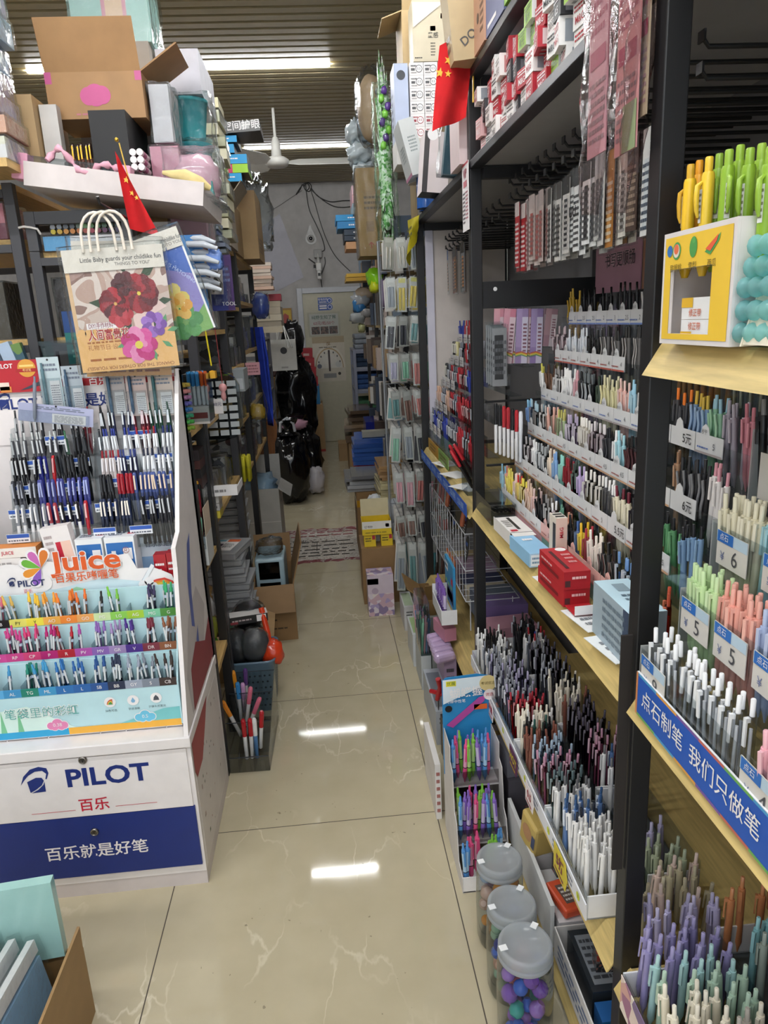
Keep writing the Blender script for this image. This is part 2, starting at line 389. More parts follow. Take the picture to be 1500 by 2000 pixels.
# ================================================================ racks on the left
DG = m_t('#3a3a3e'); SH = mt('#c6a468','wood')
XA = -.43
def left_rack(label,x0,x1,y0,y1,top,shelves,dark=BK,board=SH,posts=True):
    t = thing('shelving_rack',label,'shelving',(0,0,0))
    for x in (x0,x1 - .034):
        for y in (y0,y1 - .034):
            MB().box(x,x + .034,y,y + .034,0,top,dark,None,.002).build('post',t)
    for z in shelves + [top]:
        for ya in (y0,y1 - .03): MB().box(x0 + .034,x1 - .034,ya,ya + .03,z - .045,z - .02,dark).build('cross_beam',t)
        mb = MB(); mb.box(x0 + .004,x1 - .004,y0 + .036,y1 - .036,z - .02,z,board); mb.build('shelf_board',t)
    return t
gz = [.12,.55,.93,1.27,1.56,1.86]
lr1 = left_rack('dark grey rack end behind the white pen stand with a pale carton on top',-.945,XA,2.62,3.5,1.83,[.86,1.22,1.55],DG)
for x,y in ((-.945,2.62),(-.634,2.62),(-.945,3.466),(-.634,3.466)): MB().box(x,x + .034,y,y + .034,1.831,1.955,DG,None,.002).build('top_post',lr1)
for y in (2.62,3.47): MB().box(-.91,-.634,y,y + .03,1.915,1.954,DG).build('cross_beam',lr1)
MB().box(-.91,-.634,2.655,3.465,1.93,1.954,SH).build('shelf_board',lr1)
lr0 = left_rack('dark grey rack at the left edge with pink bag on its shelf',-1.55,-.965,2.62,3.5,2.045,[.12,.55,.95,1.25,1.55,1.876],DG)
lr2 = left_rack('black rack on the left aisle behind the lidded box tower',-.945,XA,3.515,4.2,1.95,[.12,.80,1.08,1.36,1.66])
lra = left_rack('low black rack of felt pens and caddies between the pen stand and the dark rack',-.945,XA,2.285,2.612,1.24,[.40,.78])
lr3 = left_rack('black rack on the left aisle with the blue lanyards on its post',-.945,XA,4.215,5.25,1.95,[.78,1.1,1.42,1.7])
# ================================================================ white pen display stand on the left
BLUE = m_r('#172c74'); WH = m_t('#e6e0df'); RED = m_r('#c2203a'); INK = m_r('#23315f'); BLK = m_r('#18181a')
DX0,DX1 = -1.06,-.43
st = thing('pen_display_stand','tall white display stand stepped with pens over a blue cabinet','display stand',(0,0,0))
SXF = 1.77
mb = MB()   # lower cabinet
mb.box(DX0 + .02,DX1,SXF + .008,2.27,0.0,.045,m_t('#cfc6c5')); mb.box(DX0,DX1,SXF + .006,2.27,.045,.478,WH)
mb.build('cabinet',st)
U,V = (1,0,0),(0,0,1)
def arc(cx,cy,r0,r1,a0,a1,n=14,sx=1,rot=0):
    o = [(cx + r0 * math.cos(a0 + (a1 - a0) * i / n) * sx,cy + r0 * math.sin(a0 + (a1 - a0) * i / n)) for i in range(n + 1)]
    return o
def crescent(mb,O,u,v,cx,cy,s,m):
    """swoosh and folded sheet mark"""
    o = [(-.5,-.18),(-.36,.16),(-.1,.42),(.2,.5),(.46,.42),(.5,.22),(.40,-.02),(.36,.0),(.42,.2),(.3,.33),(.05,.32),(-.2,.18),(-.38,-.02)]
    mb.decal(O,u,v,[(cx + a * s,cy + b * s) for a,b in o[:7]] + [(cx + a * s,cy + b * s) for a,b in o[7:]],m,.0009)
    p = [(-.27,-.06),(.05,.08),(.24,.06),(.30,-.06),(.2,-.24),(-.02,-.4),(-.22,-.5)]
    mb.decal(O,u,v,[(cx + a * s,cy + b * s) for a,b in p],m,.0009)
    mb.decal(O,u,v,[(cx + a * s,cy + b * s) for a,b in [(-.18,-.52),(.06,-.4),(.26,-.22),(.31,-.1),(.3,-.5)]],m,.0009)
def on(px,py,Y=SXF): p = PY(px,py,Y); return p.x,p.z
d1 = MB(); d1.box(DX0 + .005,DX1 - .012,SXF,SXF + .006,.268,.45,WH)
O = (0,SXF,0)
x,z = on(210,1515); d1.text('PILOT',O,U,V,x,z,.075,BLUE,bold=.028,sx=1.12)
x,z = on(68,1523); crescent(d1,O,U,V,x,z,.078,BLUE)
x,z = on(184,1572); d1.text('百乐',O,U,V,x,z,.042,RED,bold=.014)
for a,b in ((62,148),(226,307)):
    (xa,za),(xb,zb) = on(a,1582 - (a - 148) * .1),on(b,1582 - (b - 148) * .1); d1.rect(O,U,V,xa,za - .0007,xb,za + .0007,RED)
drawer_w = d1.build('drawer',st)
d2 = MB(); d2.box(DX0 + .005,DX1 - .008,SXF,SXF + .006,.072,.266,BLUE)
x,z = on(190,1662); d2.text('百乐就是好笔',O,U,V,x,z,.0475,m_r('#ece6e6'),bold=.012,sx=1.0)
drawer_b = d2.build('drawer',st); drawer_b['label'] = 'blue lower drawer front'
for p,d in (((162,1484),drawer_w),((185,1624),drawer_b)):
    x,z = on(*p)
    k = MB(); k.lathe([(.0115,0),(.0115,.004),(.009,.007),(.0075,.0062),(.0075,.003)],mt('#8f8a84','metal'),20); k.box(-.0012,.0012,-.004,.004,.0064,.0068,BLK)
    k.build('lock',d,(x,SXF,z),(PI / 2,0,0))
mb = MB(); mb.box(DX0 - .004,DX1 + .004,SXF - .006,2.27,.455,.487,WH,None,.003); mb.build('ledge',st)
# side panel: profile in Y,Z with the leaning front edge
sp = [(SXF,.487),(2.27,.487),(2.27,1.44),(2.24,1.445),(1.975,1.01),(1.90,.985),(1.895,.93)]
for xx in (DX1 - .012,DX0):
    mb = MB(); mb.prism([(a,b) for a,b in sp],.012,WH,(xx,0,0),(0,1,0),(0,0,1))
    if xx > -1:
        O2,U2 = (DX1,0,0),(0,1,0)
        gsh = m_r('#5b6bb0')
        mb.decal(O2,U2,V,[(1.98,.72),(2.0,.86),(2.05,.95),(2.10,.97),(2.07,.90),(2.03,.80),(2.02,.70)],gsh)
        mb.decal(O2,U2,V,[(1.99,.55),(2.02,.66),(2.06,.69),(2.05,.60),(2.02,.52)],gsh)
        mb.decal(O2,U2,V,[(1.86,.50),(1.84,.62),(1.95,.76),(2.1,.8),(2.2,.7),(2.1,.56)],m_r('#c9c2c2'),.0004)
        mb.decal(O2,U2,V,[(1.88,.5),(1.9,.62),(2.0,.66),(2.14,.60),(2.24,.64),(2.25,.5)],m_r('#8f2f3d'),.0008)
    mb.build('side_panel',st)
mb = MB(); mb.box(DX1 - .0005,DX1 + .0006,1.80,2.24,.05,.43,m_r('#d9d2cf'))
rs = random.Random(4);
for i in range(26):
    yy,zz = rs.uniform(1.84,2.22),rs.uniform(.07,.42); mb.rect((DX1,0,0),(0,1,0),V,yy,zz,yy + rs.uniform(.004,.012),zz + rs.uniform(.004,.016),mt(rs.choice(['#8d4a44','#5d6a58','#857a74','#b3938a']),'print'),.001)
mb.decal((DX1,0,0),(0,1,0),V,[(1.79,.487),(1.79,.36),(1.81,.33),(1.9,.33),(2.0,.4),(2.08,.47)],m_r('#a33b40'),.0012)
mb.build('side_poster',st)
mb = MB(); mb.box(DX0,DX1,2.24,2.27,.487,1.44,WH); mb.build('back_panel',st)
# ---- stepped trays for the see-through coloured pens
names = [['B','B','B','PY','Y','AO','O','GO','PG','LG','AG','MG','G'],['PP','BP','MP','RP','CP','P','R','PV','MV','GR','V','DR','BN'],
         ['W','PL','LB','AL','TG','ML','L','L','SB','BB','GY','S','CB']]
cols = [['#17120f','#17120f','#17120f','#e8e06a','#efe14a','#efb04e','#ee8a35','#e8a35a','#cfe3a9','#8ccb54','#a6cc3a','#7fc7a0','#4f8e3c'],
        ['#e79abf','#df6fae','#d24b97','#c73f86','#cf3d74','#b21f6e','#b01f2d','#b04ea4','#8a63b0','#9d86b6','#4a2b86','#7a2f3e','#8a5638'],
        ['#c9cfd4','#bfe0e4','#57a6d8','#3d8ec2','#1f7f6d','#3f95c6','#2d6fb2','#2a61a6','#28518f','#28304a','#99a2b4','#7d8694','#3b2f2c']]
TX0,TX1 = -1.05,-.455; tw = (TX1 - TX0) / 13
tiers = [(1.93,.80),(1.875,.722),(1.822,.64)]       # lip Y and lip top Z, back to front
tray = thing('pen_tray','pale blue stepped card tray of see-through pens with colour letters','pen tray',(0,0,0))
sky = m_r('#bcdfe6'); PW = m_r('#f1eeee')
for r,(yl,zl) in enumerate(tiers):
    mb = MB(); mb.box(TX0,TX1,yl,yl + .004,zl - .12 if r < 2 else zl - .145,zl - .022,sky); mb.box(TX0,TX1,yl + .045,yl + .049,zl - .145,zl + .055,sky); mb.box(TX0,TX1,yl,yl + .047,zl - .148,zl - .145,PW)
    for c in range(13):
        k = mt(cols[r][c],'print'); xa = TX0 + tw * c; mb.box(xa,xa + tw,yl - .001,yl + .004,zl - .022,zl,k)
        mb.text(names[r][c],(0,yl - .001,0),U,V,xa + tw * .5,zl - .011,.0135,m_r('#f4f0ee') if r or c not in (3,4) else BLK)
        if c: mb.box(xa - .001,xa + .001,yl + .004,yl + .045,zl - .14,zl + .008,CLR2)
    if r == 2:
        O = (0,yl - .0005,0)
        mb.rect(O,U,V,TX0,zl - .145,-.76,zl - .125,m_r('#2fa3d4'),.001); mb.rect(O,U,V,-.76,zl - .145,TX1,zl - .125,m_r('#eeb140'),.001)
        mb.decal(O,U,V,[(TX0,zl - .125),(-.93,zl - .06),(-.86,zl - .05),(-.78,zl - .1),(-.74,zl - .125)],m_r('#d5eee6'),.0009)
        mb.decal(O,U,V,[(-.62,zl - .125),(-.55,zl - .105),(-.5,zl - .09),(TX1,zl - .088),(TX1,zl - .125)],m_r('#79c4c6'),.0009)
        for tx_ in (-.975,-.955,-.93,-.885): mb.decal(O,U,V,[(tx_ - .008,zl - .125),(tx_ + .008,zl - .125),(tx_,zl - .06)],m_r('#7cc295'),.0012)
        bx,bz = on(82,1392,yl); mb.text('笔袋里的彩虹',O,U,V,bx,bz,.033,m_r('#f7f6f4'),.0014,0,bold=.045); mb.text('笔袋里的彩虹',O,U,V,bx,bz,.033,m_r('#5fa9a4'),.0018,0)
        for px,py,tcol,tt in ((215,1371,'#e07a3a','36色可选'),(260,1367,'#7fb2d6','字迹清晰'),(305,1362,'#4b4f58','子弹头式笔尖')):
            cx,cz = on(px,py,yl); mb.disc(O,U,V,cx,cz,.0155,PW,.0012); mb.text(tt,O,U,V,cx,cz - .026,.008,m_r('#3f5a60'),.0014)
            if tt[0] == '3':
                for q,cc in enumerate(('#c94b3f','#eac24b','#4f9a54')): mb.decal(O,U,V,[(cx - .009 + .002 * q + (.016 - .004 * q) * (1 - math.cos(a * PI / 16)),cz - .007 + (.016 - .004 * q) * math.sin(a * PI / 16)) for a in range(9)] + [(cx + .007,cz - .007)],m_r(cc),.0014 + .0002 * q)
            elif tt[0] == '字': mb.decal(O,U,V,[(cx,cz + .009),(cx - .006,cz - .002),(cx - .003,cz - .007),(cx + .003,cz - .007),(cx + .006,cz - .002)],mt(tcol,'print'),.0015)
            else: mb.decal(O,U,V,[(cx - .008,cz - .007),(cx - .006,cz + .002),(cx,cz + .009),(cx + .006,cz + .002),(cx + .008,cz - .007)],mt(tcol,'print'),.0015)
        for px,py,cc,tt in ((113,1415,'#e487b4','0.38'),(284,1398,'#6fc2e0','0.5')):
            cx,cz = on(px,py,yl)
            for q,(dx,dz,rr) in enumerate(((-.017,-.002,.011),(.017,-.002,.011),(0,.004,.014),(-.008,-.006,.01),(.009,-.006,.01))):
                mb.disc(O,U,V,cx + dx,cz + dz,rr + .0022,PW,.0012 + q * .00003)
            for q,(dx,dz,rr) in enumerate(((-.017,-.002,.011),(.017,-.002,.011),(0,.004,.014),(-.008,-.006,.01),(.009,-.006,.01))):
                mb.disc(O,U,V,cx + dx,cz + dz,rr,m_r(cc),.0018 + q * .00003)
            mb.text(tt,O,U,V,cx,cz,.014,PW,.0024)
    o = mb.build('tray_step',tray)
mb = MB()
for xx in (TX1,TX0 - .004): MB().prism([(1.818,.50),(2.0,.50),(2.0,.86),(1.955,.86),(1.93,.79),(1.875,.71),(1.822,.63)],.004,sky,(xx,0,0),(0,1,0),V).build('tray_side',tray)
for xx in (-1.0,-.93,-.82,-.68,-.61,-.5): MB().box(xx,xx + .003,1.822,1.9,.488,.494,WH).build('foot_rib',tray)
# printed header card
HY = 2.0; O = (0,HY - .003,0); mb = MB()
def hp(px,py): return on(px,py,HY)
outline = [(0,1262),(0,1130),(60,1095),(120,1098),(200,1090),(250,1080),(268,1110),(300,1108),(320,1115),(336,1122),(346,1145),(346,1215)]
poly = [hp(*p) for p in outline]; poly[0] = (TX0,poly[0][1]); poly[1] = (TX0,poly[1][1])
mb.prism(poly,.002,PW,(0,HY,0),U,V)
def patch(pts,c,lift): mb.decal(O,U,V,[hp(*p) for p in pts],m_r(c),lift)
patch([(0,1215),(0,1150),(110,1150),(200,1128),(290,1135),(345,1140),(345,1215),(0,1262)],'#cfe4ec',.0004)
patch([(0,1190),(30,1185),(60,1210),(60,1240),(0,1255)],'#3f9a51',.0008)
patch([(90,1215),(110,1165),(150,1145),(190,1155),(240,1190),(250,1220),(100,1235)],'#a8d8b0',.0006)
patch([(210,1220),(235,1170),(290,1150),(320,1180),(335,1215)],'#8cc9a0',.0008)
patch([(95,1210),(112,1178),(128,1210)],'#7fb4d2',.001)
for k in range(5): patch([(36 + 12 * k,1232 - k),(43 + 12 * k,1172 - 2 * k),(50 + 12 * k,1231 - k)],'#6fbb7c',.001)
patch([(252,1178),(296,1100),(302,1104),(258,1182)],'#33437f',.0013); patch([(262,1162),(296,1100),(302,1104),(268,1166)],'#e9eef2',.0014)
for q,cc in enumerate(('#d8483c','#e8923a','#e9cf4b','#5aa653','#4a80bd','#7a5aa5')):
    a = 1130 + 4 * q
    patch([(292,a + 6),(306,a),(322,a - 3),(338,a + 3),(344,a + 12),(344,a + 16),(336,a + 8),(322,a + 2),(306,a + 4),(294,a + 10)],cc,.0009 + q * .0002)
patch([(316,1215),(318,1160),(330,1140),(344,1148),(345,1215)],'#eeb6c6',.0008)
for cx_,cy_,rr in ((280,1140,.012),(292,1134,.013),(302,1142,.010)): a,b_ = hp(cx_,cy_); mb.disc(O,U,V,a,b_,rr,PW,.0022)
# name plate cloud and lettering
for q,(cx_,cy_,rr) in enumerate(((10,1150,.06),(45,1140,.055),(75,1138,.04),(20,1125,.05))): a,b_ = hp(cx_,cy_); mb.disc(O,U,V,a,b_,rr,PW,.0016 + q * .00005,26,rr * .72)
a,b_ = hp(63,1138); mb.text('PILOT',O,U,V,a,b_,.026,INK,.0046,bold=.02,sx=1.1)
a,b_ = hp(24,1135); crescent(mb,(0,HY - .0072,0),U,V,a,b_,.026,INK)
a,b_ = hp(57,1153); mb.text('百乐',O,U,V,a,b_,.0125,RED,.0046)
for q,(s_,m_,bo) in enumerate(((.0,PW,.05),(.0,m_r('#dd5c22'),.024))):
    a,b_ = hp(170,1094); mb.text('Juice',O,U,V,a,b_,.080,m_,.003 + q * .0008,0,1.25,bo)
    a,b_ = hp(171,1124); mb.text('百果乐啫喱笔',O,U,V,a,b_,.030,m_,.0046 + q * .0008,0.02,1,bo * .5)
a,b_ = hp(247,1074); mb.text('®',O,U,V,a,b_,.026,m_r('#8d4632'),.0028)
def drop(px,py,ang,L,wd,c,q):
    a,b_ = hp(px,py); P = []
    for i in range(15):
        t = i / 14 * 2 * PI; r = (1 - math.cos(t)) * .5
        xx = L * (.5 - .5 * math.cos(t)); yy = wd * math.sin(t) * (.5 - .5 * math.cos(t)) ** .8
        P.append((a + xx * math.cos(ang) - yy * math.sin(ang),b_ + xx * math.sin(ang) + yy * math.cos(ang)))
    mb.decal(O,U,V,P[:-1],c,.0032 + q * .0003)
for q,(ang,cc) in enumerate(((1.25,'#d97a2f'),(2.05,'#c96bb4'),(2.75,'#6bb23e'),(3.5,'#e59430'),(4.25,'#8a5cc0'))):
    drop(82,1108,ang,.062,.023,PW,q); drop(82,1108,ang,.055,.017,m_r(cc),q + .5)
a,b_ = hp(250,1072)
hd = mb.build('header_card',tray)
# ---- see-through pens
def juice_pen(c):
    k = ('jp',c)
    if k not in _TX:
        g = m_g(c); mb = MB(); mb.lathe([(.001,.0),(.0022,.008),(.0052,.022),(.0054,.03)],mt('#c9cdd0','clear',1.3),9); a = MB()
        mb.lathe([(.0054,.03),(.0054,.105),(.005,.112)],mt('#d5dadd','clear',1.6),9,cap0=False); mb.lathe([(.0022,.015),(.0024,.10)],g,6)
        mb.lathe([(.0056,.096),(.0056,.104)],m_g('#b9c7da'),9); me = mb.mesh('clear_pen')
        cl = MB().lathe([(.0045,.105),(.0047,.122),(.003,.126),(.003,.138),(.0022,.14)],g,9).mesh('clicker')
        cp = MB().box(-.0022,.0022,-.0088,-.0062,.072,.112,m_g('#d5dadd')).box(-.0022,.0022,-.008,-.004,.106,.112,m_g('#d5dadd')).mesh('clip')
        _TX[k] = (me,cl,cp)
    return _TX[k]
rj = random.Random(11)
cn = {'B': 'black','PY': 'pale yellow','Y': 'yellow','AO': 'amber','O': 'orange','GO': 'gold orange','PG': 'pale green','LG': 'light green','AG': 'apple green','MG': 'mint','G': 'green','PP': 'pale pink','BP': 'baby pink','MP': 'rose pink','RP': 'deep pink','CP': 'coral pink','P': 'magenta','R': 'red','PV': 'pale violet','MV': 'mauve','GR': 'grape','V': 'violet','DR': 'maroon','BN': 'brown','W': 'white','PL': 'pale blue','LB': 'light blue','AL': 'aqua blue','TG': 'teal','ML': 'mid blue','L': 'blue','SB': 'sky navy','BB': 'blue black','GY': 'grey','S': 'slate','CB': 'dark brown'}
amount = [[0,0,2,2,3,4,4,2,1,2,0,4,3],[5,4,3,5,4,3,3,1,3,3,3,4,4],[3,3,2,1,4,5,4,3,4,4,3,3,4]]
pc = [['#17120f','#17120f','#d86a80','#dcb55c','#efc23a','#efa33e','#ee7f2f','#e8702a','#2b2b2b','#7cc544','#8cc23a','#3d3358','#35a56a'],None,None]
for r in range(3):
    yl,zl = tiers[r]
    for c in range(13):
        col = (pc[r] or cols[r])[c]; n = amount[r][c]; xa = TX0 + tw * c + .006
        for i in range(n):
            me,cl,cp = juice_pen(col)
            o = ob('clear_pen',me,None,(xa + (tw - .012) * (i % 4 + .5) / 4 + rj.uniform(-.002,.002),yl + .011 + .013 * (i // 4) + .008 * (i % 2),zl - .0745 + rj.uniform(-.006,.012)),(rj.uniform(-.1,.02),rj.uniform(-.14,.14),rj.uniform(-.6,.6)))
            o.location.z = zl - .1445 + .066 + rj.uniform(0,.012)
            nm = cn.get(names[r][c],'dark') if not (r == 0 and c == 2) else 'pink'
            place = ('top','middle','bottom')[r]
            tag(o,f'see-through click pen with {nm} clicker in the {place} step of the stepped tray','pen',f'see-through {nm} pens in the {place} step')
            ob('clicker',cl,o); ob('clip',cp,o)
# ================================================================ upper half of the white stand
def pen_mesh(style,body,top,clip,L=.142):
    k = ('pen',style,body,top,clip,L)
    if k in _TX: return _TX[k]
    clear = body.startswith('~'); b = mt(body.strip('~'),'clear' if clear else 'plastic',1.6 if clear else 1.0)
    t = mt(top,'gloss'); mb = MB(); n = 8
    cl = mt(clip[1:],'metal') if clip.startswith('*') else mt(clip,'gloss')
    if style == 'click':
        mb.lathe([(.0008,0),(.0028,.012),(.0052,.022),(.0053,L - .026),(.0047,L - .022)],b,n); mb.lathe([(.0029,L - .023),(.0029,L - .001),(.0022,L)],t,n)
        if clear: mb.lathe([(.0020,.014),(.0021,L - .04)],mt(top,'gloss'),6)
        mb.box(-.0022,.0022,-.0088,-.0066,L - .062,L - .024,cl); mb.box(-.0022,.0022,-.007,-.003,L - .03,L - .024,cl)
    elif style == 'cap':
        mb.lathe([(.003,0),(.005,.003),(.0052,L * .6)],b,n); mb.lathe([(.0058,L * .58),(.006,L - .006),(.004,L)],t,n,cap0=True)
        mb.box(-.0022,.0022,-.0095,-.0072,L - .05,L - .01,cl); mb.box(-.0022,.0022,-.0075,-.003,L - .014,L - .008,cl)
    elif style == 'wave':      # flat cards of pens with a wavy clip
        mb.lathe([(.0008,0),(.0028,.012),(.0052,.022),(.0053,L - .024)],b,n); mb.lathe([(.003,L - .024),(.003,L)],t,n)
        pts = [(0,-.0085 - .0016 * math.sin(i * 1.3),L - .09 + i * .011) for i in range(7)]
        mb.tube(pts,.0026,cl,5)
    elif style == 'grip':      # fat two-tone pen with a rubber grip
        mb.lathe([(.001,0),(.004,.012),(.0068,.02),(.0066,.045),(.0060,.05)],t,10); mb.lathe([(.0062,.05),(.0062,.053)],m_g('#2c2c30'),10)
        mb.lathe([(.0062,.053),(.0062,L - .03)],b,10); mb.lathe([(.0064,L - .03),(.006,L - .02),(.0035,L - .016),(.0035,L - .004),(.0025,L)],t,10)
        mb.box(-.0025,.0025,-.0102,-.0078,L - .07,L - .022,t); mb.box(-.0025,.0025,-.009,-.003,L - .028,L - .02,t)
    _TX[k] = mb.mesh('pen'); return _TX[k]
def pen(name,label,group,loc,style,body,top,clip,rz=0,lean=0,side=0,L=.142,cat='pen'):
    return tag(ob(name,pen_mesh(style,body,top,clip,L),None,loc,(lean,side,rz)),label,cat,group)
# ---- header strips
hdY = 2.236; O = (0,hdY,0)
def on2(px,py): p = PY(px,py,hdY); return p.x,p.z
x0,z1 = on2(0,703); x1,z0 = on2(346,850)
mb = MB(); mb.box(DX0 + .012,DX1 - .012,hdY,2.24,z0,1.436,m_r('#ebe4e3'))
a,b_ = on2(0,762); c,d = on2(346,757)
zt = on2(346,732)[1]
mb.rect(O,U,V,DX0 + .012,b_,DX1 - .014,1.432,m_r('#b4242c'),.0008)
x,z = on2(192,745); mb.text('百乐',O,U,V,x,z,.03,m_r('#f1e8e6'),.0016,bold=.01)
x,z = on2(125,785); mb.text('PILOT 百乐就是好笔',O,U,V,x,z,.042,BLUE,.0016,bold=.02)
x,z = on2(6,783); crescent(mb,(0,hdY - .001,0),U,V,x,z,.045,BLUE)
mb.build('header_strip',st)
# red leaflet with the gold seal
mb = MB(); xa,za = fr(0,703,79,766,2.225)[1],fr(0,703,79,766,2.225)
O = (0,2.225,0); mb.box(DX0 + .012,za[1],2.225,2.228,za[2],za[3],m_r('#b3202c'))
def on3(px,py): p = PY(px,py,2.225); return p.x,p.z
x,z = on3(8,716); mb.text('PILOT',O,U,V,x,z,.018,PW,.001,bold=.02)
x,z = on3(52,719); mb.disc(O,U,V,x,z,.026,m_r('#d79a3c'),.0008,24); mb.rect(O,U,V,x - .032,z - .011,x + .032,z - .001,m_r('#a81f22'),.0012); mb.text('考试笔',O,U,V,x,z - .006,.0085,m_r('#f1d58a'),.0016); mb.rect(O,U,V,x - .02,z + .004,x + .02,z + .01,m_r('#f0cf7a'),.0012)
for (p,q,c_) in (((-2,748),(20,762),'#e9d7c9'),((0,756),(24,766),'#d8893f')): xa_,za_ = on3(*p); xb_,zb_ = on3(*q); mb.rect(O,U,V,xa_,zb_,xb_,za_,m_r(c_),.001)
mb.decal(O,U,V,[on3(40,762),on3(55,755),on3(78,744),on3(79,752),on3(58,759)],m_r('#3a3f4d'),.001)
mb.build('leaflet',st)
# carded pens clipped on the header
def carded(x0_,y0_,x1_,y1_,Y,col,pcol,label,tilt=0):
    a,b_,c,d = fr(x0_,y0_,x1_,y1_,Y); w_,h_ = b_ - a,d - c
    t = thing('carded_pen',label,'packaged pen',((a + b_) / 2,Y,(c + d) / 2),(0,tilt,0),'carded pens clipped on the pen stand')
    mb = MB(); mb.box(-w_ / 2,w_ / 2,0,.001,-h_ / 2,h_ / 2,mt(col,'print')); O_ = (0,0,0)
    mb.rect(O_,U,V,-w_ * .05,-h_ * .45,w_ * .4,h_ * .05,m_r('#d3d3d4')); mb.print(O_,U,V,-w_ * .02,-h_ * .42,w_ * .37,-.02 * h_,9,m_r('#7f8088'),3,.001)
    mb.print(O_,U,V,-w_ * .3,h_ * .22,w_ * .38,h_ * .4,2,m_r('#6e7787'),5,.001); mb.disc(O_,U,V,0,h_ * .45,.003,BLK,.001)
    mb.build('backing_card',t)
    MB().lathe([(.001,0),(.005,.012),(.0052,.11),(.003,.115),(.003,.13)],mt(pcol,'gloss'),8).build('pen',t,(-w_ * .27,-.007,-h_ * .46))
    MB().box(-w_ * .48,w_ * .45,-.014,-.0005,-h_ * .47,h_ * .1,mt('#f3f6f7','film',.8)).build('blister',t)
carded(78,697,121,800,2.205,'#bccbd0','#5d7c86','pale green card with a slate pen on the red leaflet')
carded(125,714,164,812,2.20,'#a9b4bd','#3f5870','blue grey card with a dark blue pen beside the red leaflet')
carded(206,728,246,812,2.205,'#b2a9a8','#3f5e78','pinkish card with a blue pen under the flower kit bag')
carded(248,730,288,812,2.20,'#c9b3ae','#2f4f6d','warm pink card with a dark blue pen under the flower kit bag')
carded(292,728,340,812,2.205,'#c7b9b0','#2f5f63','beige card with a green pen at the right end of the header')
carded(36,792,182,828,2.165,'#a9accb','#7f8694','lilac card lying crooked across the top left pens',.16)
# ---- acrylic steps
ac = thing('acrylic_pen_rack','clear acrylic stepped rack full of click pens on the white stand','pen rack')
tagm = m_r('#e8ebef'); tagb = m_r('#2f58b0')
rp = random.Random(5)
Lspec = [[('click','~d9dcdf','#2c2c2e','*#c9c9c9',5,'smoke'),('click','#3a3a40','#2a2a2c','*#c9c9c9',8,'dark grey'),('click','#8c2a34','#8c2a34','*#d0c0c0',2,'maroon')],
         [('click','#4b4b52','#bfc2c2','*#d6d6d6',10,'silver topped'),('click','#3e5d4c','#3a6b4c','*#d6d6d6',2,'green'),('click','#16161a','#16161a','#16161a',4,'black')],
         [('cap','#17171b','#17171b','*#d8d8d8',5,'black capped'),('cap','#22287a','#22287a','*#d8d8d8',3,'blue capped'),('cap','#c3262e','#c3262e','*#e0a0a0',2,'red capped'),('cap','#1a1a1d','#1a1a1d','#1a1a1d',7,'all black')],
         [('cap','#54555c','#3c3d45','*#b8bac4',5,'grey'),('cap','#3e4288','#44488c','*#aeb4e0',11,'blue violet')],
         [('cap','#e8e8ea','#8f949c','#e8e8ea',5,'white'),('cap','#e4e4e6','#a33a44','#f0d0d0',2,'white and red'),('cap','#ececec','#1c1c20','#ececec',3,'white with black cap'),('cap','#b02230','#b02230','#e8b0b0',1,'single red')]]
Rspec = [[('click','#222226','#1c1c20','*#d0d0d0',3,'black'),('click','#1e2447','#1e2447','*#d0d0d0',5,'navy'),('click','#5a1422','#6d1a2a','*#d8c0c0',4,'wine red'),('click','#123f2c','#123f2c','*#d0d0d0',5,'dark green')],
         [('click','~dfe3e6','#1d1d22','*#e0e0e0',1,'clear black'),('click','#cfd0d4','#2c3a8a','*#e6e6e6',8,'silver and blue'),('click','#e0dcdc','#8f1f2c','*#e6e6e6',4,'silver and red'),('click','#d4d6da','#26306a','*#e6e6e6',4,'silver and navy')],
         [('click','#ddd3d2','#8c1c28','*#e8e0e0',5,'white and red'),('click','#26284a','#34407c','*#e0e0e0',5,'dark blue'),('click','#d9dade','#22263c','*#ececec',8,'white and black')],
         [('cap','#1b1b1f','#1b1b1f','#1b1b1f',4,'black'),('cap','#27304a','#a31e2c','#a31e2c',4,'red topped'),('cap','#3a4570','#4a5a94','*#e0c8b0',9,'gold clipped blue')],
         [('cap','#20283c','#2b3450','*#efe4d6',7,'steel clipped navy'),('cap','#1a1a1e','#1a1a1e','*#c0c0c0',5,'steel clipped black'),('cap','#24242a','#2c2c32','*#c0c0c0',3,'plain dark')]]
Ltag = [861,906,954,1000,1047]; Rtag = [850,897,940,987,1035]
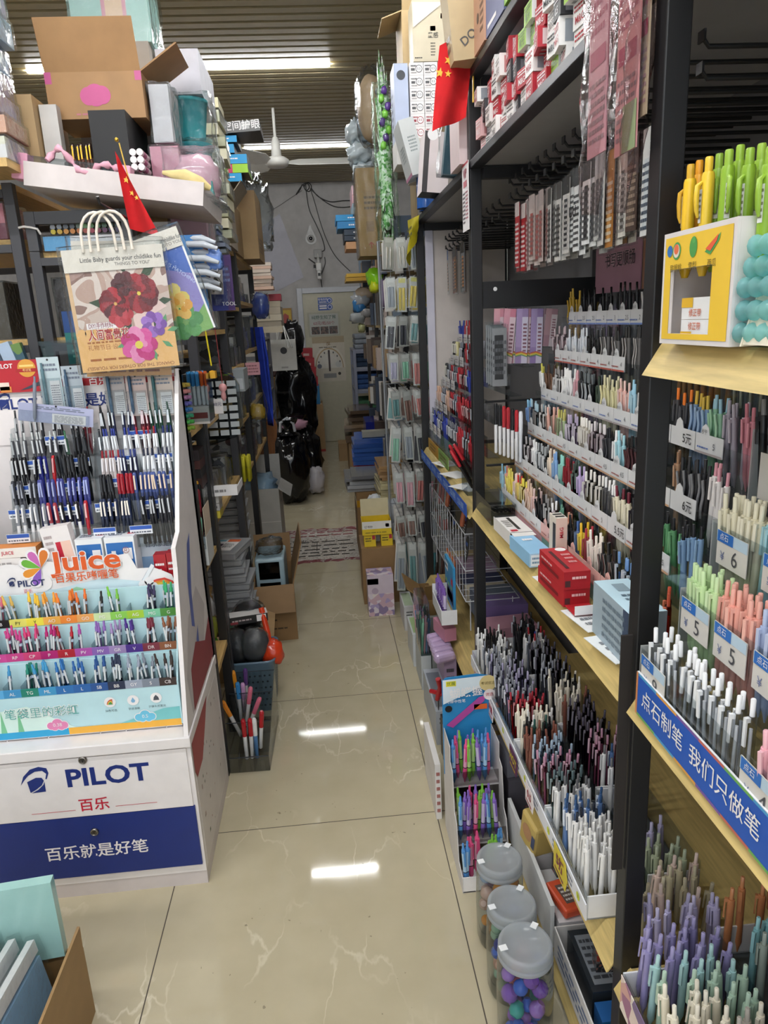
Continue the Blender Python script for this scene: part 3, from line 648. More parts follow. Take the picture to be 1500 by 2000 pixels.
for (xa,xb,tags,spec,cname) in ((20,184,Ltag,Lspec,'left'),(189,347,Rtag,Rspec,'right')):
    for i in range(5):
        Y = 2.185 - .033 * i; q0,q1 = PY(xa,tags[i] + 3,Y),PY(xb,tags[i] - 3,Y); z = (q0.z + q1.z) / 2; X0,X1 = q0.x,min(q1.x,DX1 - .02)
        mb = MB(); mb.box(X0,X1,Y - .002,Y,z - .05,z + .016,CLR); mb.box(X0,X1,Y - .001,Y + .024,z - .052,z - .049,CLR); mb.build('pocket',ac)
        for k in range(2 if i else 1):
            xx = X0 + (X1 - X0) * ((.55,.3,.78,.12,.55)[i] if k == 0 else (.5,.82,.2,.7,.1)[i]); mb = MB(); mb.box(xx - .032,xx + .032,Y - .0035,Y - .0022,z - .012,z + .014,tagm)
            mb.rect((0,Y - .0035,0),U,V,xx - .031,z + .002,xx + .031,z + .013,tagb); mb.print((0,Y - .0035,0),U,V,xx - .028,z - .01,xx + .028,z - .001,1,m_r('#5f6573'),i); mb.build('price_tag',ac)
        N_ = sum(s_[4] for s_ in spec[i]); x = X0 + .008; dx = (X1 - X0 - .016) / N_
        for (stl,bd,tp,cp,n,nm) in spec[i]:
            for j in range(n):
                if rp.random() < .05: x += dx; continue
                pen('ballpoint_pen',f'{nm} pen in the {ORD[i]} row down of the {cname} acrylic column',f'{nm} pens of {cname} column row {ORD[i]}',(x + dx / 2,Y + .012,z - .048),stl,bd,tp,cp,0,rp.uniform(-.10,-.02),rp.uniform(-.07,.07)); x += dx
for xx in (20,186,347):
    q = PY(xx,1035,2.05); MB().prism([(2.045,q.z - .05),(2.215,q.z - .05),(2.215,1.30),(2.17,1.30)],.002,CLR,(min(q.x,DX1 - .016),0,0),(0,1,0),V).build('divider',ac)
# ---- boxes tucked behind the header card
zb = .86
carton('pen_carton','white carton with a red pen picture leaning over the colourful card','box',*[fr(100,1026,156,1120,2.02)[i] for i in (0,1)],2.012,2.045,zb,fr(100,1026,156,1120,2.02)[3],m_r('#efe9e8'),None,
       [('F','r',.42,.3,.6,.75,RED),('F','r',.6,.4,.95,.75,m_r('#f0c9b8')),('F','p',.08,.6,.35,.9,3,m_r('#b9a9a9'))],group='cartons behind the header card',ry=-.12)
for k,(xa,xb,yt,lb) in enumerate(((151,204,1052,'blue and white pen carton left of its twin behind the lettered card'),(208,266,1048,'blue and white pen carton with red corner beside the card pen'))):
    A = fr(xa,yt,xb,1120,2.02)
    carton('pen_carton',lb,'box',A[0],A[1],2.016,2.075,zb,A[3],m_r('#eceef0'),{'T': m_r('#e9ebee')},[('F','r',.05,.2,.95,.88,m_r('#2e6db4')),('F','r',.2,.25,.35,.7,PW,.001),('F','r',.6,.5,.9,.75,PW,.001),('T','p',.1,.3,.6,.8,2,INK),('T','r',.7,.5,.95,.9,RED)],group='cartons behind the header card')
A = fr(0,1066,76,1085,2.03)
carton('pen_carton','orange long pen box lying at the left end of the ledge','box',A[0] - .1,A[1],2.012,2.06,A[2],A[3],m_r('#e0904a'),{'F': m_r('#efe7df'),'T': m_r('#e08a3c')},[('F','t','JUICE',.62,.5,.014,RED),('F','p',.2,.3,.5,.7,1,BLK)])
for k in range(3):
    carton('pen_carton',('white long pen box under the orange one','middle white long pen box under the orange one','lowest white long pen box behind the cloud plate')[k],'box',A[0] - .1,A[0] + .06,2.012,2.06,A[2] - .031 * (k + 1),A[2] - .031 * k - .001,m_r('#e9e3df'),None,[('F','p',.3,.3,.9,.7,1,m_r('#a9a4a2'),k),('F','r',.1,.1,.2,.9,BLK)])
A = fr(268,1054,349,1130,2.05)
c_ = carton('card_sign','white and blue card lettered in dark blue behind red refill packs','sign',A[0],DX1 - .016,2.085,2.09,zb,A[3],m_r('#dfe6ee'),None,[('F','t','百乐就是好笔',.55,.78,.018,INK),('F','r',0,0,1,.45,m_r('#8fb0d4'))])
for k,(xa,xb,yt) in enumerate(((303,327,1080),(328,350,1076))):
    A = fr(xa,yt,xb,1112,2.03)
    o = carton('refill_pack',('left red refill pack beside the pen on the card','right red refill pack beside the stand side panel')[k],'refill pack',A[0],min(A[1],DX1 - .018),2.014,2.05,zb,A[3],mt('#a5202c','film',1),None,(),group='red refill packs')
    o.data.materials[0] = m_g('#a91f2b');
    mb = MB(); deco(mb,(A[1] - A[0],.036,A[3] - zb),[('F','p',.1,.5,.9,.7,1,PW,k),('F','p',.1,.3,.6,.45,1,PW,k + 3)]); mb.build('print',o)
# ================================================================ stepped acrylic rack of pens, middle bay
U3,V3 = (0,-1,0),(0,0,1)          # a face turned to the aisle
rk = thing('acrylic_pen_rack','clear acrylic stairs of pens with price cards in the middle bay','pen rack')
ROWS = [(.73,1.527),(.69,1.423),(.65,1.315),(.61,1.214),(.57,1.119),(.53,1.018)]
R1 = [
 [('wave','#c9a22c','#d8b23a','#c9a22c',3,'gold yellow'),('click','#1d1d20','#151517','#2a2a2c',10,'black'),('wave','#b9b5b4','#c8c4c3','#d5d0ce',9,'pale grey'),('click','#56524f','#5d5856','#6a6663',7,'dark taupe')],
 [('click','~dccfd2','#c9b4b8','#d9c8cc',5,'clear pinkish'),('click','#dfe3ea','#dfe3ea','#eef0f4',6,'white'),('click','~c9c6c4','#1f1f22','#2a2a2a',4,'clear with black'),('wave','#6d6a69','#3a3836','*#b5b0ac',10,'silver grey'),('wave','#7c4a2c','#6a3a20','*#d89a62',5,'copper'),('click','#8a6238','#7a5630','#a67c4c',8,'tan brown'),('click','~e0dccf','#f2f1ee','#f2f1ee',6,'white topped clear')],
 [('click','#e9e8e6','#d8cf62','#f2f1ef',4,'white with yellow top'),('wave','#5d4334','#4c3529','#7a5b48',5,'brown'),('click','~cfcccb','#8f8a88','#d9d6d4',5,'clear grey'),('wave','#efeeec','#f4f3f1','#f4f3f1',7,'white wavy'),('click','#d29aa2','#d8a2aa','#e2b2ba',3,'rose pink'),('click','#2a2a2d','#1c1c1e','*#b9b9b9',3,'black'),('wave','~c3c7c9','#6c7274','*#c6cacc',7,'clear silver'),('click','#3c4a3f','#2f3c32','#4a5a4e',2,'dark green'),('wave','#cfc9a2','#e3ddb8','#e6dfae',8,'cream'),('click','#e6b6aa','#e9c4bc','#efd0c8',3,'peach'),('click','#a9cfe0','#9ccbe0','#b9dbe8',3,'light blue'),('click','~d3d3d4','#2b2b2e','#dcdcdc',7,'clear with black top'),('click','#4a3c20','#1c1a18','*#c2a352',4,'black and gold'),('click','#38383b','#e77a2a','#55565a',5,'orange dotted grey'),('wave','#7f9cc0','#dcb84a','#9fb9d8',5,'yellow topped blue'),('wave','#8fbd9d','#9fc8d8','#a9d4b0',4,'mint'),('click','#a9a2ae','#b2abb6','#beb7c2',4,'lavender grey'),('click','#c67f8c','#bd7480','#d58f9b',2,'dusty pink')],
 [('click','#6f8fc0','#8fc3e2','#7f9fcc',3,'blue'),('click','~bdbab9','#a9c6d4','#8a8684',6,'clear dark'),('click','~d0cecd','#b9b6b4','#dad7d5',6,'clear grey'),('click','#d8a596','#e2b0a2','*#e6d6cc',4,'coral'),('click','#a3b58c','#c8c06c','*#e0ddc8',5,'green and yellow'),('click','~d6cfd6','#b7a9c4','#cfc6d4',6,'clear lilac'),('click','#a29a8c','#e8e4dc','#e6e1d8',6,'taupe'),('click','~cbbfc4','#d9d2d4','#b5a9ae',7,'clear mauve'),('wave','#34353a','#232428','#3f4046',3,'charcoal'),('click','#efefee','#f6f6f5','#f6f6f5',2,'white'),('click','#a5d3de','#a5d3de','#b9e0e8',3,'aqua'),('wave','#2a2224','#1c1718','#4d2a2e',8,'black with red edge'),('click','#d88a2c','#e6b13a','#e09a3a',3,'orange'),('click','#b08a6c','#a07a5c','#c29c80',5,'copper brown'),('wave','#2b2b2e','#3a3a3d','#8f8f92',6,'black wavy'),('click','#e9e3e0','#d99aa6','#f0ebe8',4,'white and pink')],
 [('click','#ececeb','#f3f3f2','#f3f3f2',5,'white'),('click','#1c1c1f','#141416','#222225',4,'black'),('click','~c6bfc1','#a8a2a3','#c9c2c4',6,'clear grey'),('click','#e9e9e8','#f2f2f1','#f2f2f1',2,'white capped'),('click','~cdd0d2','#9a9ea0','#d4d7d9',7,'clear'),('click','#e6d3bd','#ecdcc8','#f0e2d0',4,'cream'),('click','#7fa3cf','#7aa0d0','#92b2d8',3,'sky blue'),('click','#8fcbbd','#8fd0c4','#a2d6ca',2,'aqua'),('click','#2a2324','#1d1819','#7a2f33',2,'black and red'),('click','#7a2028','#86222c','#962c36',3,'dark red'),('click','~7d8f88','#3e4a44','#6a7a72',4,'green clear'),('click','#b6a3cc','#bba9d0','#c4b4d8',2,'lilac'),('click','~d8d5cf','#e9e5de','#e4e0d8',8,'clear white'),('click','#4e4e52','#f0efee','*#c8c8c8',5,'white topped dark'),('click','#e8e0c6','#6e2231','#efe8d2',6,'cream long'),('click','#242226','#18171a','#3a363c',4,'black'),('click','~9f9b9a','#6c6866','#a8a4a2',5,'smoke clear'),('click','#5f9a6a','#1d1d20','#7ab684',5,'green'),('click','#7b9cc0','#1e1e22','#8fb0d0',4,'blue')],
 [('click','#9fc8dc','#8fbfd8','#b2d6e4',3,'light blue'),('click','#d99a8a','#c77a6c','#e0a898',2,'coral'),('wave','#e6d257','#ecdc70','#efe07a',4,'yellow'),('click','#e3bfb4','#e9cdc2','#efd6cc',4,'peach'),('click','#ddc46a','#c8342e','#e0cb7c',2,'yellow with red top'),('click','~dccf8c','#e0cf52','#e6da9a',4,'yellow clear'),('wave','#dcb9a2','#e2c3ae','#e6cab6',5,'salmon'),('click','#d5b3ae','#dcbfba','#e2c8c4',4,'blush'),('wave','#17171a','#111113','#222226',4,'black'),('click','~b5b3b2','#8a8786','#bbb9b8',4,'smoke'),('click','~d5c3c8','#f0eded','#dccfd2',3,'white capped clear'),('click','~9dbfae','#5d8f7c','#a9c8b8',5,'green glitter'),('click','#d8a690','#cf8f78','#e0b29e',2,'terracotta'),('click','#2b2a2c','#1f1e20','#3a393b',3,'black short'),('click','#5a6f94','#3f5f98','#7088ac',2,'slate blue'),('click','#dfc23a','#e6bc2e','#e8d05a',2,'bright yellow'),('click','#8c3a40','#a8303a','#a04a50',3,'brick red'),('click','#e6dcd0','#efe6da','#f0e8de',4,'ivory'),('wave','#3b3a3c','#2a292b','*#9a9a9a',6,'black striped'),('click','~c4cbd8','#6f95c8','#ccd4de',5,'clear with blue top'),('click','#e3d9bd','#1f1e1f','#eae1c8',6,'pale cream'),('click','~d06a4a','#c9563a','#da7c5c',5,'red clear')]]
rr_ = random.Random(21); NPEN = 0
for r,(X,z) in enumerate(ROWS):
    mb = MB(); mb.box(X - .0015,X + .0005,1.04,2.175,z - .055,z + .012,CLR).box(X,X + .037,1.04,2.175,z - .058,z - .055,CLR).box(X + .0365,X + .0385,1.04,2.175,z - .055,z + .05,CLR); mb.build('step',rk)
    spec = R1[r]; tot = sum(s_[4] for s_ in spec)
    # the run of pens the photo shows: from the far end to the near post, and past it
    yfar,ynear = 2.165,1.05; dy = (yfar - ynear) / tot
    y = yfar; rowname = ('top','second','third','fourth','fifth','lowest')[r]
    for (stl,bd,tp,cp,n,nm) in spec:
        for j in range(n):
            yy = y - dy * .5; y -= dy; q = X / yy
            if .452 < q < .494 or rr_.random() < .04: continue
            pen('gel_pen',f'{nm} gel pen in the {rowname} row of the acrylic stairs',f'{nm} pens in the {rowname} acrylic row',(X + .016 + rr_.uniform(-.003,.003),yy,z - .054),stl,bd,tp,cp,-PI / 2,rr_.uniform(-.05,.05),rr_.uniform(-.07,.03),rr_.choice((.138,.142,.146)))
            NPEN += 1
# price cards
num = [['5','3.5','2.5','2','3','2.5','2'],['3','4','3','4','4','4','4'],['4','3','4','5','4','4','4','4.5','4.5','5元','5'],['4','4','3','4.5','4','4','4.5','4.5','4','8','6元'],['4','5','4','4','5','5','4','5','5.5元','5','7.5'],['5','3','3','4','3','3','3.5','3','3.5','3.5']]
stripe = ['#6d86c0','#b35a4c','#a9a0a0','#c39a78','#c39a78','#d99a8c']
for r,(X,z) in enumerate(ROWS):
    nn = num[r]; n = len(nn); ys = [2.1 - (2.1 - (1.6 if r < 2 else 1.10)) * (i + .4) / n for i in range(n)]
    for i,t_ in enumerate(nn):
        y = ys[i]; hand = '元' in t_; pink = r == 5 and i > 3
        Xf = X - .0036; w_ = min(.105,(ys[0] - ys[1]) * .97); mb = MB(); mb.prism([(-w_ / 2,-.008),(w_ / 2,-.008),(w_ / 2,.026),(.0,.026),(-.004,.038),(-.014,.044),(-.024,.038),(-.028,.026),(-w_ / 2,.026)],-.0012,mt('#e9b7ae' if pink else '#d9dadb','print'),(Xf,y,z),U3,V3)
        O_ = (Xf - .0006,y,z)
        mb.text(t_,O_,U3,V3,.018,.008,.022 if hand else .015,BLK if hand else m_r('#4a4b50'),.001,bold=.0)
        if not hand:
            mb.rect(O_,U3,V3,-w_ / 2,-.008,w_ / 2,-.004,mt(stripe[r],'print'),.0008); mb.print(O_,U3,V3,-.036,.0,.004,.006,1,mt('#5b74b0' if r in (0,2) else '#a3524a','print'),i + r,.001)
            mb.text('秒干',O_,U3,V3,-.014,.03,.0095,m_r('#5a5b60'),.001)
        mb.build('price_tag',rk)
MB().box(.527,.529,1.04,2.0,.975,1.008,m_r('#7fa79c')).rect((.527,1.7,.977),U3,V3,-.3,0,-.0,.03,m_r('#d3a3ad')).rect((.527,1.7,.977),U3,V3,.45,0,.66,.03,m_r('#574a86')).text('M&G',(.527,1.18,.992),U3,V3,0,0,.02,PW,.001).build('base_strip',rk)
# posters on the back panel above the top row
for (a,b_,c_,t1,t2,lb) in ((2.10,1.80,'#b98a9c','晨光直液式','书写更顺畅','pink poster with outlined writing above the top pen row'),(1.79,1.50,'#a87a62','用心致青春','生活更美好','brown poster with outlined writing beside the pink poster')):
    mb = MB(); mb.box(.80,.803,b_,a,1.60,1.80,m_r(c_)); O_ = (.8,(a + b_) / 2,1.70)
    for q,(bo,cc) in enumerate(((.05,'#ddb7c4' if 'pink' in lb else '#caa08a'),(.0,'#2d2430'))): mb.text(t1,O_,U3,V3,-.02,.03,.04,m_r(cc),.001 + q * .0006,bold=bo); mb.text(t2,O_,U3,V3,.02,-.02,.04,m_r(cc),.001 + q * .0006,bold=bo)
    tag(mb.build('poster'),lb,'poster','posters behind the acrylic stairs')
# ================================================================ trays of click pens on the lower shelf, middle bay
WF = m_p('#e6e6e8')
def tray_(label,x0,x1,y0,y1,z,h,group,mat=CLR):
    t = thing('pen_tray',label,'pen tray',(0,0,0),None,group)
    mb = MB(); mb.box(x0,x1,y0,y1,z,z + .004,mt('#dfe2e4','clear',1.4)); mb.build('tray_floor',t)
    MB().box(x0,x1,y0,y0 + .003,z,z + h,WF,None,.001).build('end_wall',t); MB().box(x0,x1,y1 - .003,y1,z,z + h,WF,None,.001).build('end_wall',t)
    MB().box(x0,x0 + .002,y0,y1,z,z + h,mat).build('front_wall',t); MB().box(x1 - .002,x1,y0,y1,z,z + h + .02,mat).build('back_wall',t)
    return t
ZT = .416
for i in range(4):
    ya = 1.10 + i * .27; tray_(('nearest front pen tray of the middle bay lower shelf','second front pen tray from the near post','third front pen tray from the near post','farthest front pen tray of the middle bay lower shelf')[i],.438,.548,ya,ya + .265,ZT,.055,'front pen trays')
    tray_(('nearest rear pen tray of the middle bay lower shelf','second rear pen tray from the near post','third rear pen tray from the near post','farthest rear pen tray of the middle bay lower shelf')[i],.556,.66,ya,ya + .265,ZT + .035,.055,'rear pen trays')
    MB().box(.556,.66,ya,ya + .265,ZT,ZT + .034,mt('#d5d7da','frost')).build('riser',bpy.data.objects['pen_tray.%03d' % (2 + 2 * i)])
def ctray(name,colx,y0,y1,dy,zb,spec,seed,where,cat='pen',drop=.06,sc_=1.0,L=.145):
    """fill columns of a tray; spec: (y upper limit, style, body, top, clip, words) from near to far"""
    rd = random.Random(seed); k = 0; y = y0
    while y < y1:
        for ci,x in enumerate(colx):
            if rd.random() < drop: continue
            yy = y + rd.uniform(-.004,.004) + (ci % 2) * dy * .5
            s_ = next(s for s in spec if yy <= s[0] or s is spec[-1]); o = s_[1]
            if isinstance(o,list): o = o[rd.randrange(len(o))]
            stl,bd,tp,cp,nm = o
            p = pen(name,f'{nm} click pen {where}',f'{nm} pens {where}',(x + rd.uniform(-.004,.004),yy,zb),stl,bd,tp,cp,-PI / 2 + rd.uniform(-.9,.9),rd.uniform(-.07,.07),rd.uniform(-.07,.05),L,cat)
            if sc_ != 1: p.scale = (sc_,sc_,1)
            k += 1
        y += dy
    return k
W_ = ('click','#ecebe9','#f2f1ef','#e4e4e4','white'); BK_ = ('click','#1b1b1e','#141416','#2b2b2e','black'); WB = ('click','#e6e4e3','#1d1d20','#e6e4e3','white with black top')
CG = ('click','~cdd0d6','#8b8e98','#c3c6ce','clear grey'); CV = ('click','~cfcddc','#a9a2c0','#c8c6d4','clear violet topped'); RC = ('click','~d08a92','#a8303e','#c9808a','red clear')
CRM = ('click','#e6dfcf','#eae2d2','#e9e3d6','cream'); DGN = ('click','#27443f','#2e5850','#27443f','dark green'); BRN = ('click','#7a4a3e','#8a5648','#85594c','brown')
CB_ = ('click','~c6d2de','#9fb2c4','#c0ccd8','clear blue'); PKC = ('click','~d6b6c4','#b98aa0','#d0b0be','clear pink'); GRC = ('click','~8fa3a3','#5d7074','#8a9a9c','clear green'); WG = ('click','#ecebea','#6f6f72','#e6e6e6','white with grey top')
BLW = ('click','#5f7fb2','#34547f','#cfd8e6','blue'); WS = ('click','#efeeec','#dcdcdc','#efeeec','white lettered'); NV = ('click','#e9e8e8','#1c2434','#e9e8e8','white with navy top')
n1 = ctray('click_pen',(.454,.477,.50,.523),1.118,2.16,.0205,ZT + .005,[(1.215,[WS,W_]),(1.25,NV),(1.30,BLW),(1.345,WG),(1.40,GRC),(1.455,PKC),(1.52,CB_),(1.565,BRN),(1.595,[DGN,BK_]),(1.66,[CRM,W_]),(1.73,RC),(1.95,[CG,CV]),(2.06,[WB,CG,W_]),(9,[BK_,W_])],31,'in the front trays of the lower shelf')
DPL = ('click','~77727c','#4f4a58','#7a7580','dark clear'); RDT = ('click','#e3dedd','#a3202c','#e3dedd','red topped'); BUT = ('click','#dcdce4','#26308a','#dcdce4','blue topped')
n2 = ctray('click_pen',(.575,.603,.632),1.31,2.15,.0245,ZT + .04,[(1.40,[WG,BLW]),(1.48,PKC),(1.62,DPL),(1.70,[CRM,BK_,BRN]),(1.76,[CRM,BK_]),(1.98,[CG,DPL]),(2.05,[RDT,BUT,WB]),(9,[BK_,CG])],32,'in the rear trays of the lower shelf')
# stickers and price strip along the front of the trays
pl = thing('price_strip','white price strip along the front pen trays with yellow dots','price strip')
mb = MB(); mb.box(.4345,.4375,1.10,2.18,.415,.452,m_r('#e4e5ea'));
for y in (1.14,1.33,1.52,1.74,1.98): mb.disc((.4345,y,.436),U3,V3,0,0,.009,m_r('#dbe23a'),.0008); mb.text('3',(.4345,y,.436),U3,V3,0,0,.012,m_r('#3c5a2a'),.0014)
for y in (1.2,1.27,1.44,1.6,1.85): mb.print((.4345,y,.42),U3,V3,-.03,0,.03,.026,2,m_r('#6f7488'),int(y * 100))
mb.build('strip',pl)
for y,c1,c2,t_,lb,sz in ((1.24,'#d8c431','#7c2a48','5折','yellow and maroon sale flag hanging from the nearest tray',1.1),(1.47,'#f0e6e6','#a3242e','0.5','red oval tag on the tray front',.9),(1.62,'#d4c234','#5d2a52','HOT','yellow HOT flag on the tray front',1.0),(1.88,'#f1e9e8','#b02230','好用','white flag with red print below the clear pens',.9),(2.08,'#eee6e2','#b5283a','推荐','red lettered flag on the farthest tray',.8)):
    mb = MB(); h = .06 * sz; mb.prism([(-.038 * sz,-h / 2),(.03 * sz,-h / 2),(.04 * sz,0),(.03 * sz,h / 2),(-.038 * sz,h / 2)],-.001,mt(c2 if t_ == 'HOT' else c1,'print'),(.431,y,.418),U3,V3)
    mb.text(t_,(.431,y,.418),U3,V3,0,.004,.03 * sz,mt(c1 if t_ == 'HOT' else c2,'print'),.001,bold=.03); mb.print((.431,y,.418),U3,V3,-.03 * sz,-h * .45,.02 * sz,-h * .25,1,mt(c2 if t_ != 'HOT' else c1,'print'),4)
    tag(mb.build('sale_flag'),lb,'sale tag','sale flags on the tray fronts')
# ================================================================ boxes lying on the shelf in front of the stairs
zs = .976
def shelf_box(name,lb,px,py,w,d,h,col,decs=(),rz=0,X=.49,z=zs,fm=None,group=None,ch=0):
    p = PZ(px,py,z); return carton(name,lb,'box',p.x,p.x + w,p.y,p.y + d,z,z + h,col,fm,decs,rz,group,ch)
REDB = m_r('#b5232c')
def rbox(lb,y0,z,rz=0.02):
    return carton('pen_carton',lb,'box',.452,.507,y0,y0 + .155,z,z + .038,REDB,{'F': m_r('#a81e28')},[('T','o',.75,.9,.012,PW),('T','p',.55,.3,.9,.75,3,m_r('#e0a0a0'),2),('T','r',.2,.12,.34,.85,m_r('#4a1a1e')),('F','p',.3,.5,.9,.8,1,m_r('#f0caca')),('F','r',.04,.15,.24,.5,m_r('#4a2a2c')),('L','r',.1,.3,.8,.5,m_r('#7a1a20')),('L','p',.1,.6,.6,.85,1,m_r('#e6b0b0'))],rz,'red pen cartons in front of the acrylic stairs')
rbox('upper red pen carton with a pen picture on the shelf edge',1.315,zs + .039); rbox('lower red pen carton under its twin',1.32,zs,.04)
o = MB().box(-.026,.026,-.055,0,.0,.001,REDB).box(-.026,.026,-.055,-.054,-.0,.02,m_r('#f0eeee')).build('open_flap',None,(.48,1.318,zs + .004),(.0,0,.04)); o.parent = [x for x in C.objects if x.get('label') == 'lower red pen carton under its twin'][0]; o.location = (0,-.078,.004); o.rotation_euler = (0,0,0)
carton('pen_carton','cream carton standing upright behind the red cartons','box',.497,.523,1.50,1.548,zs,zs + .135,m_r('#ded6c9'),{'F': m_r('#e6c9bb')},[('F','t','M&G',.5,.75,.012,RED,PI / 2),('F','r',.2,.05,.8,.5,m_r('#eedfd2')),('F','p',.25,.1,.75,.42,5,m_r('#8d8078')),('L','r',.55,.35,.95,.9,m_r('#33343a')),('L','p',.1,.05,.8,.3,3,m_r('#5a5a60')),('T','r',.1,.2,.9,.4,BLK),('T','r',.1,.6,.9,.8,BLK)])
carton('pen_carton','light blue carton lying flat on the shelf edge','box',.452,.51,1.565,1.72,zs,zs + .034,m_r('#8fbfe0'),{'F': m_r('#a9cde8')},[('F','r',.05,.1,.55,.9,m_r('#e3edf4')),('F','p',.1,.2,.5,.8,2,m_r('#6f93b0')),('T','p',.3,.6,.8,.8,1,PW),('F','t','M&G',.8,.5,.01,PW,PI)],.05)
t = carton('pen_carton','open white carton with a black pen drawing beside the pale blue one','box',.452,.512,1.735,1.90,zs,zs + .036,m_r('#e4e0dc'),{'F': m_r('#2a2523')},[('T','r',.45,.15,.6,.85,BLK),('T','p',.1,.3,.4,.7,4,m_r('#6a6664')),('T','r',.1,.05,.4,.15,RED),('T','r',.0,.9,1,1,BLK)],.03)
MB().box(-.029,.029,-.03,0,.034,.035,m_r('#e9e5e1')).build('open_flap',t,(0,-.0825,0))
o = thing('clear_case','clear plastic case of black pens at the far end of the shelf','case',(.485,2.03,zs))
MB().box(-.035,.035,-.10,.10,0,.05,mt('#cfd4d2','clear',1.6)).build('case_body',o); MB().box(-.036,.036,-.101,.101,.05,.058,mt('#dfe4e2','clear',1.6)).build('lid',o)
for k in range(5): tag(ob('ballpoint_pen',pen_mesh('click','#1b1b1e','#111113','*#c0c0c0'),None,(.46 + k * .012,2.10,zs + .03),(PI / 2,0,.12)),'black pen lying inside the clear plastic case','pen','black pens in the clear case')
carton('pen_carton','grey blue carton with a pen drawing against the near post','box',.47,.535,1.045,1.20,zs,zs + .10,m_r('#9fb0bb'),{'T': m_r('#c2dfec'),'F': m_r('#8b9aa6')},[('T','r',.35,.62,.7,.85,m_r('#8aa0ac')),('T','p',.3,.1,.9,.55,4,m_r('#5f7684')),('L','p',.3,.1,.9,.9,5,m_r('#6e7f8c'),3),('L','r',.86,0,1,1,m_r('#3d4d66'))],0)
for k,(y,lb) in enumerate(((1.46,'white printed slip under the red cartons'),(1.26,'white note with handwriting below the open red carton'),(1.13,'white note under the grey blue carton'))):
    carton('paper_slip',lb,'paper',.452,.52,y - .06,y + .05,zs - .0008 + .0002 * k,zs + .0006 + .0002 * k,m_r('#e9ecec'),None,[('T','p',.2,.2,.8,.8,3,m_r('#7d8288'),k)],.15)
# pens in the gap at the far end: tall display of black, white and red pens
# ================================================================ near bay: yellow box with big pens
yb = thing('pen_box','yellow fronted display box with three fruit pictures and a window','display box',(0,0,0))
YE = m_r('#efc63f'); LW = m_p('#e4dedd'); y0,y1,z0,z1 = .78,.948,1.509,1.645
mb = MB(); wy0,wy1,wz0,wz1 = .825,.925,1.522,1.600
def front(a,b_,c,d,m): mb.box(.452,.456,a,b_,c,d,m)
for m_,g in ((LW,0),):
    for a,b_,c,d in ((y0,wy0,z0,z1),(wy1,y1,z0,z1),(wy0,wy1,z0,wz0),(wy0,wy1,wz1,z1)): mb.box(.4515,.4555,a,b_,c,d,LW)
O_ = (.4515,y1,z0); W__ = y1 - y0; Hh = z1 - z0; e = .006
for a,b_,c,d in ((e,e,y1 - wy1,Hh - e),(y1 - wy0,e,W__ - e,Hh - e),(y1 - wy1,e,y1 - wy0,wz0 - z0),(y1 - wy1,wz1 - z0,y1 - wy0,Hh - e)): mb.rect(O_,U3,V3,a,b_,c,d,YE)
mb.disc(O_,U3,V3,.019,Hh - .022,.007,m_r('#2f6fb5'),.0012)
mb.disc(O_,U3,V3,.037,Hh - .023,.0105,m_r('#4fa05a'),.0012); mb.disc(O_,U3,V3,.037,Hh - .023,.008,m_r('#e9ded0'),.0015); mb.disc(O_,U3,V3,.037,Hh - .021,.006,m_r('#e8744a'),.0018)
mb.disc(O_,U3,V3,.078,Hh - .022,.009,m_r('#4d9a4e'),.0012,ry=.012); mb.disc(O_,U3,V3,.079,Hh - .014,.004,m_r('#5bab57'),.0014)
mb.decal(O_,U3,V3,[(.105,Hh - .030),(.118,Hh - .034),(.135,Hh - .020),(.138,Hh - .012)],m_r('#4fa05a'),.0012); mb.decal(O_,U3,V3,[(.107,Hh - .027),(.118,Hh - .030),(.131,Hh - .020),(.134,Hh - .013)],m_r('#e8623f'),.0016)
for xx,tx in ((.037,'猕猴桃'),(.078,'雪梨'),(.122,'西瓜')): mb.text(tx,O_,U3,V3,xx,Hh - .044,.010,m_r('#6a5a22'),.0014)
mb.build('front',yb)
MB().box(.4556,.53,y0,y0 + .003,z0,z1,LW).build('side',yb); MB().box(.4556,.53,y1 - .003,y1,z0,z1,LW).build('side',yb); MB().box(.527,.53,y0 + .003,y1 - .003,z0,z1,m_p('#cfc6c6')).build('back',yb); MB().box(.4556,.527,y0 + .003,y1 - .003,z0,z0 + .003,LW).build('floor_panel',yb)
MB().box(.4556,.527,y0 + .003,y1 - .003,wz1 + .003,wz1 + .006,m_p('#8f8885')).build('pen_shelf',yb)
for k in range(2):
    carton('refill_box',('upper little yellow and white box in the window of the yellow box','lower little yellow and white box in the window of the yellow box')[k],'box',.462,.50,.842,.912,1.5125 + .0265 * (1 - k) ,1.5385 + .0265 * (1 - k),m_r('#efb92e'),{'L': m_r('#efefef')},[('L','r',0,.55 - .55 * k,.4,1 - .55 * k,m_r('#e8b830')),('L','t','修正带',.5,.28 + .4 * k,.010,m_r('#c96a4a')),('F','p',.3,.4,.7,.6,1,m_r('#c9762a'))],0,'little boxes in the yellow window')
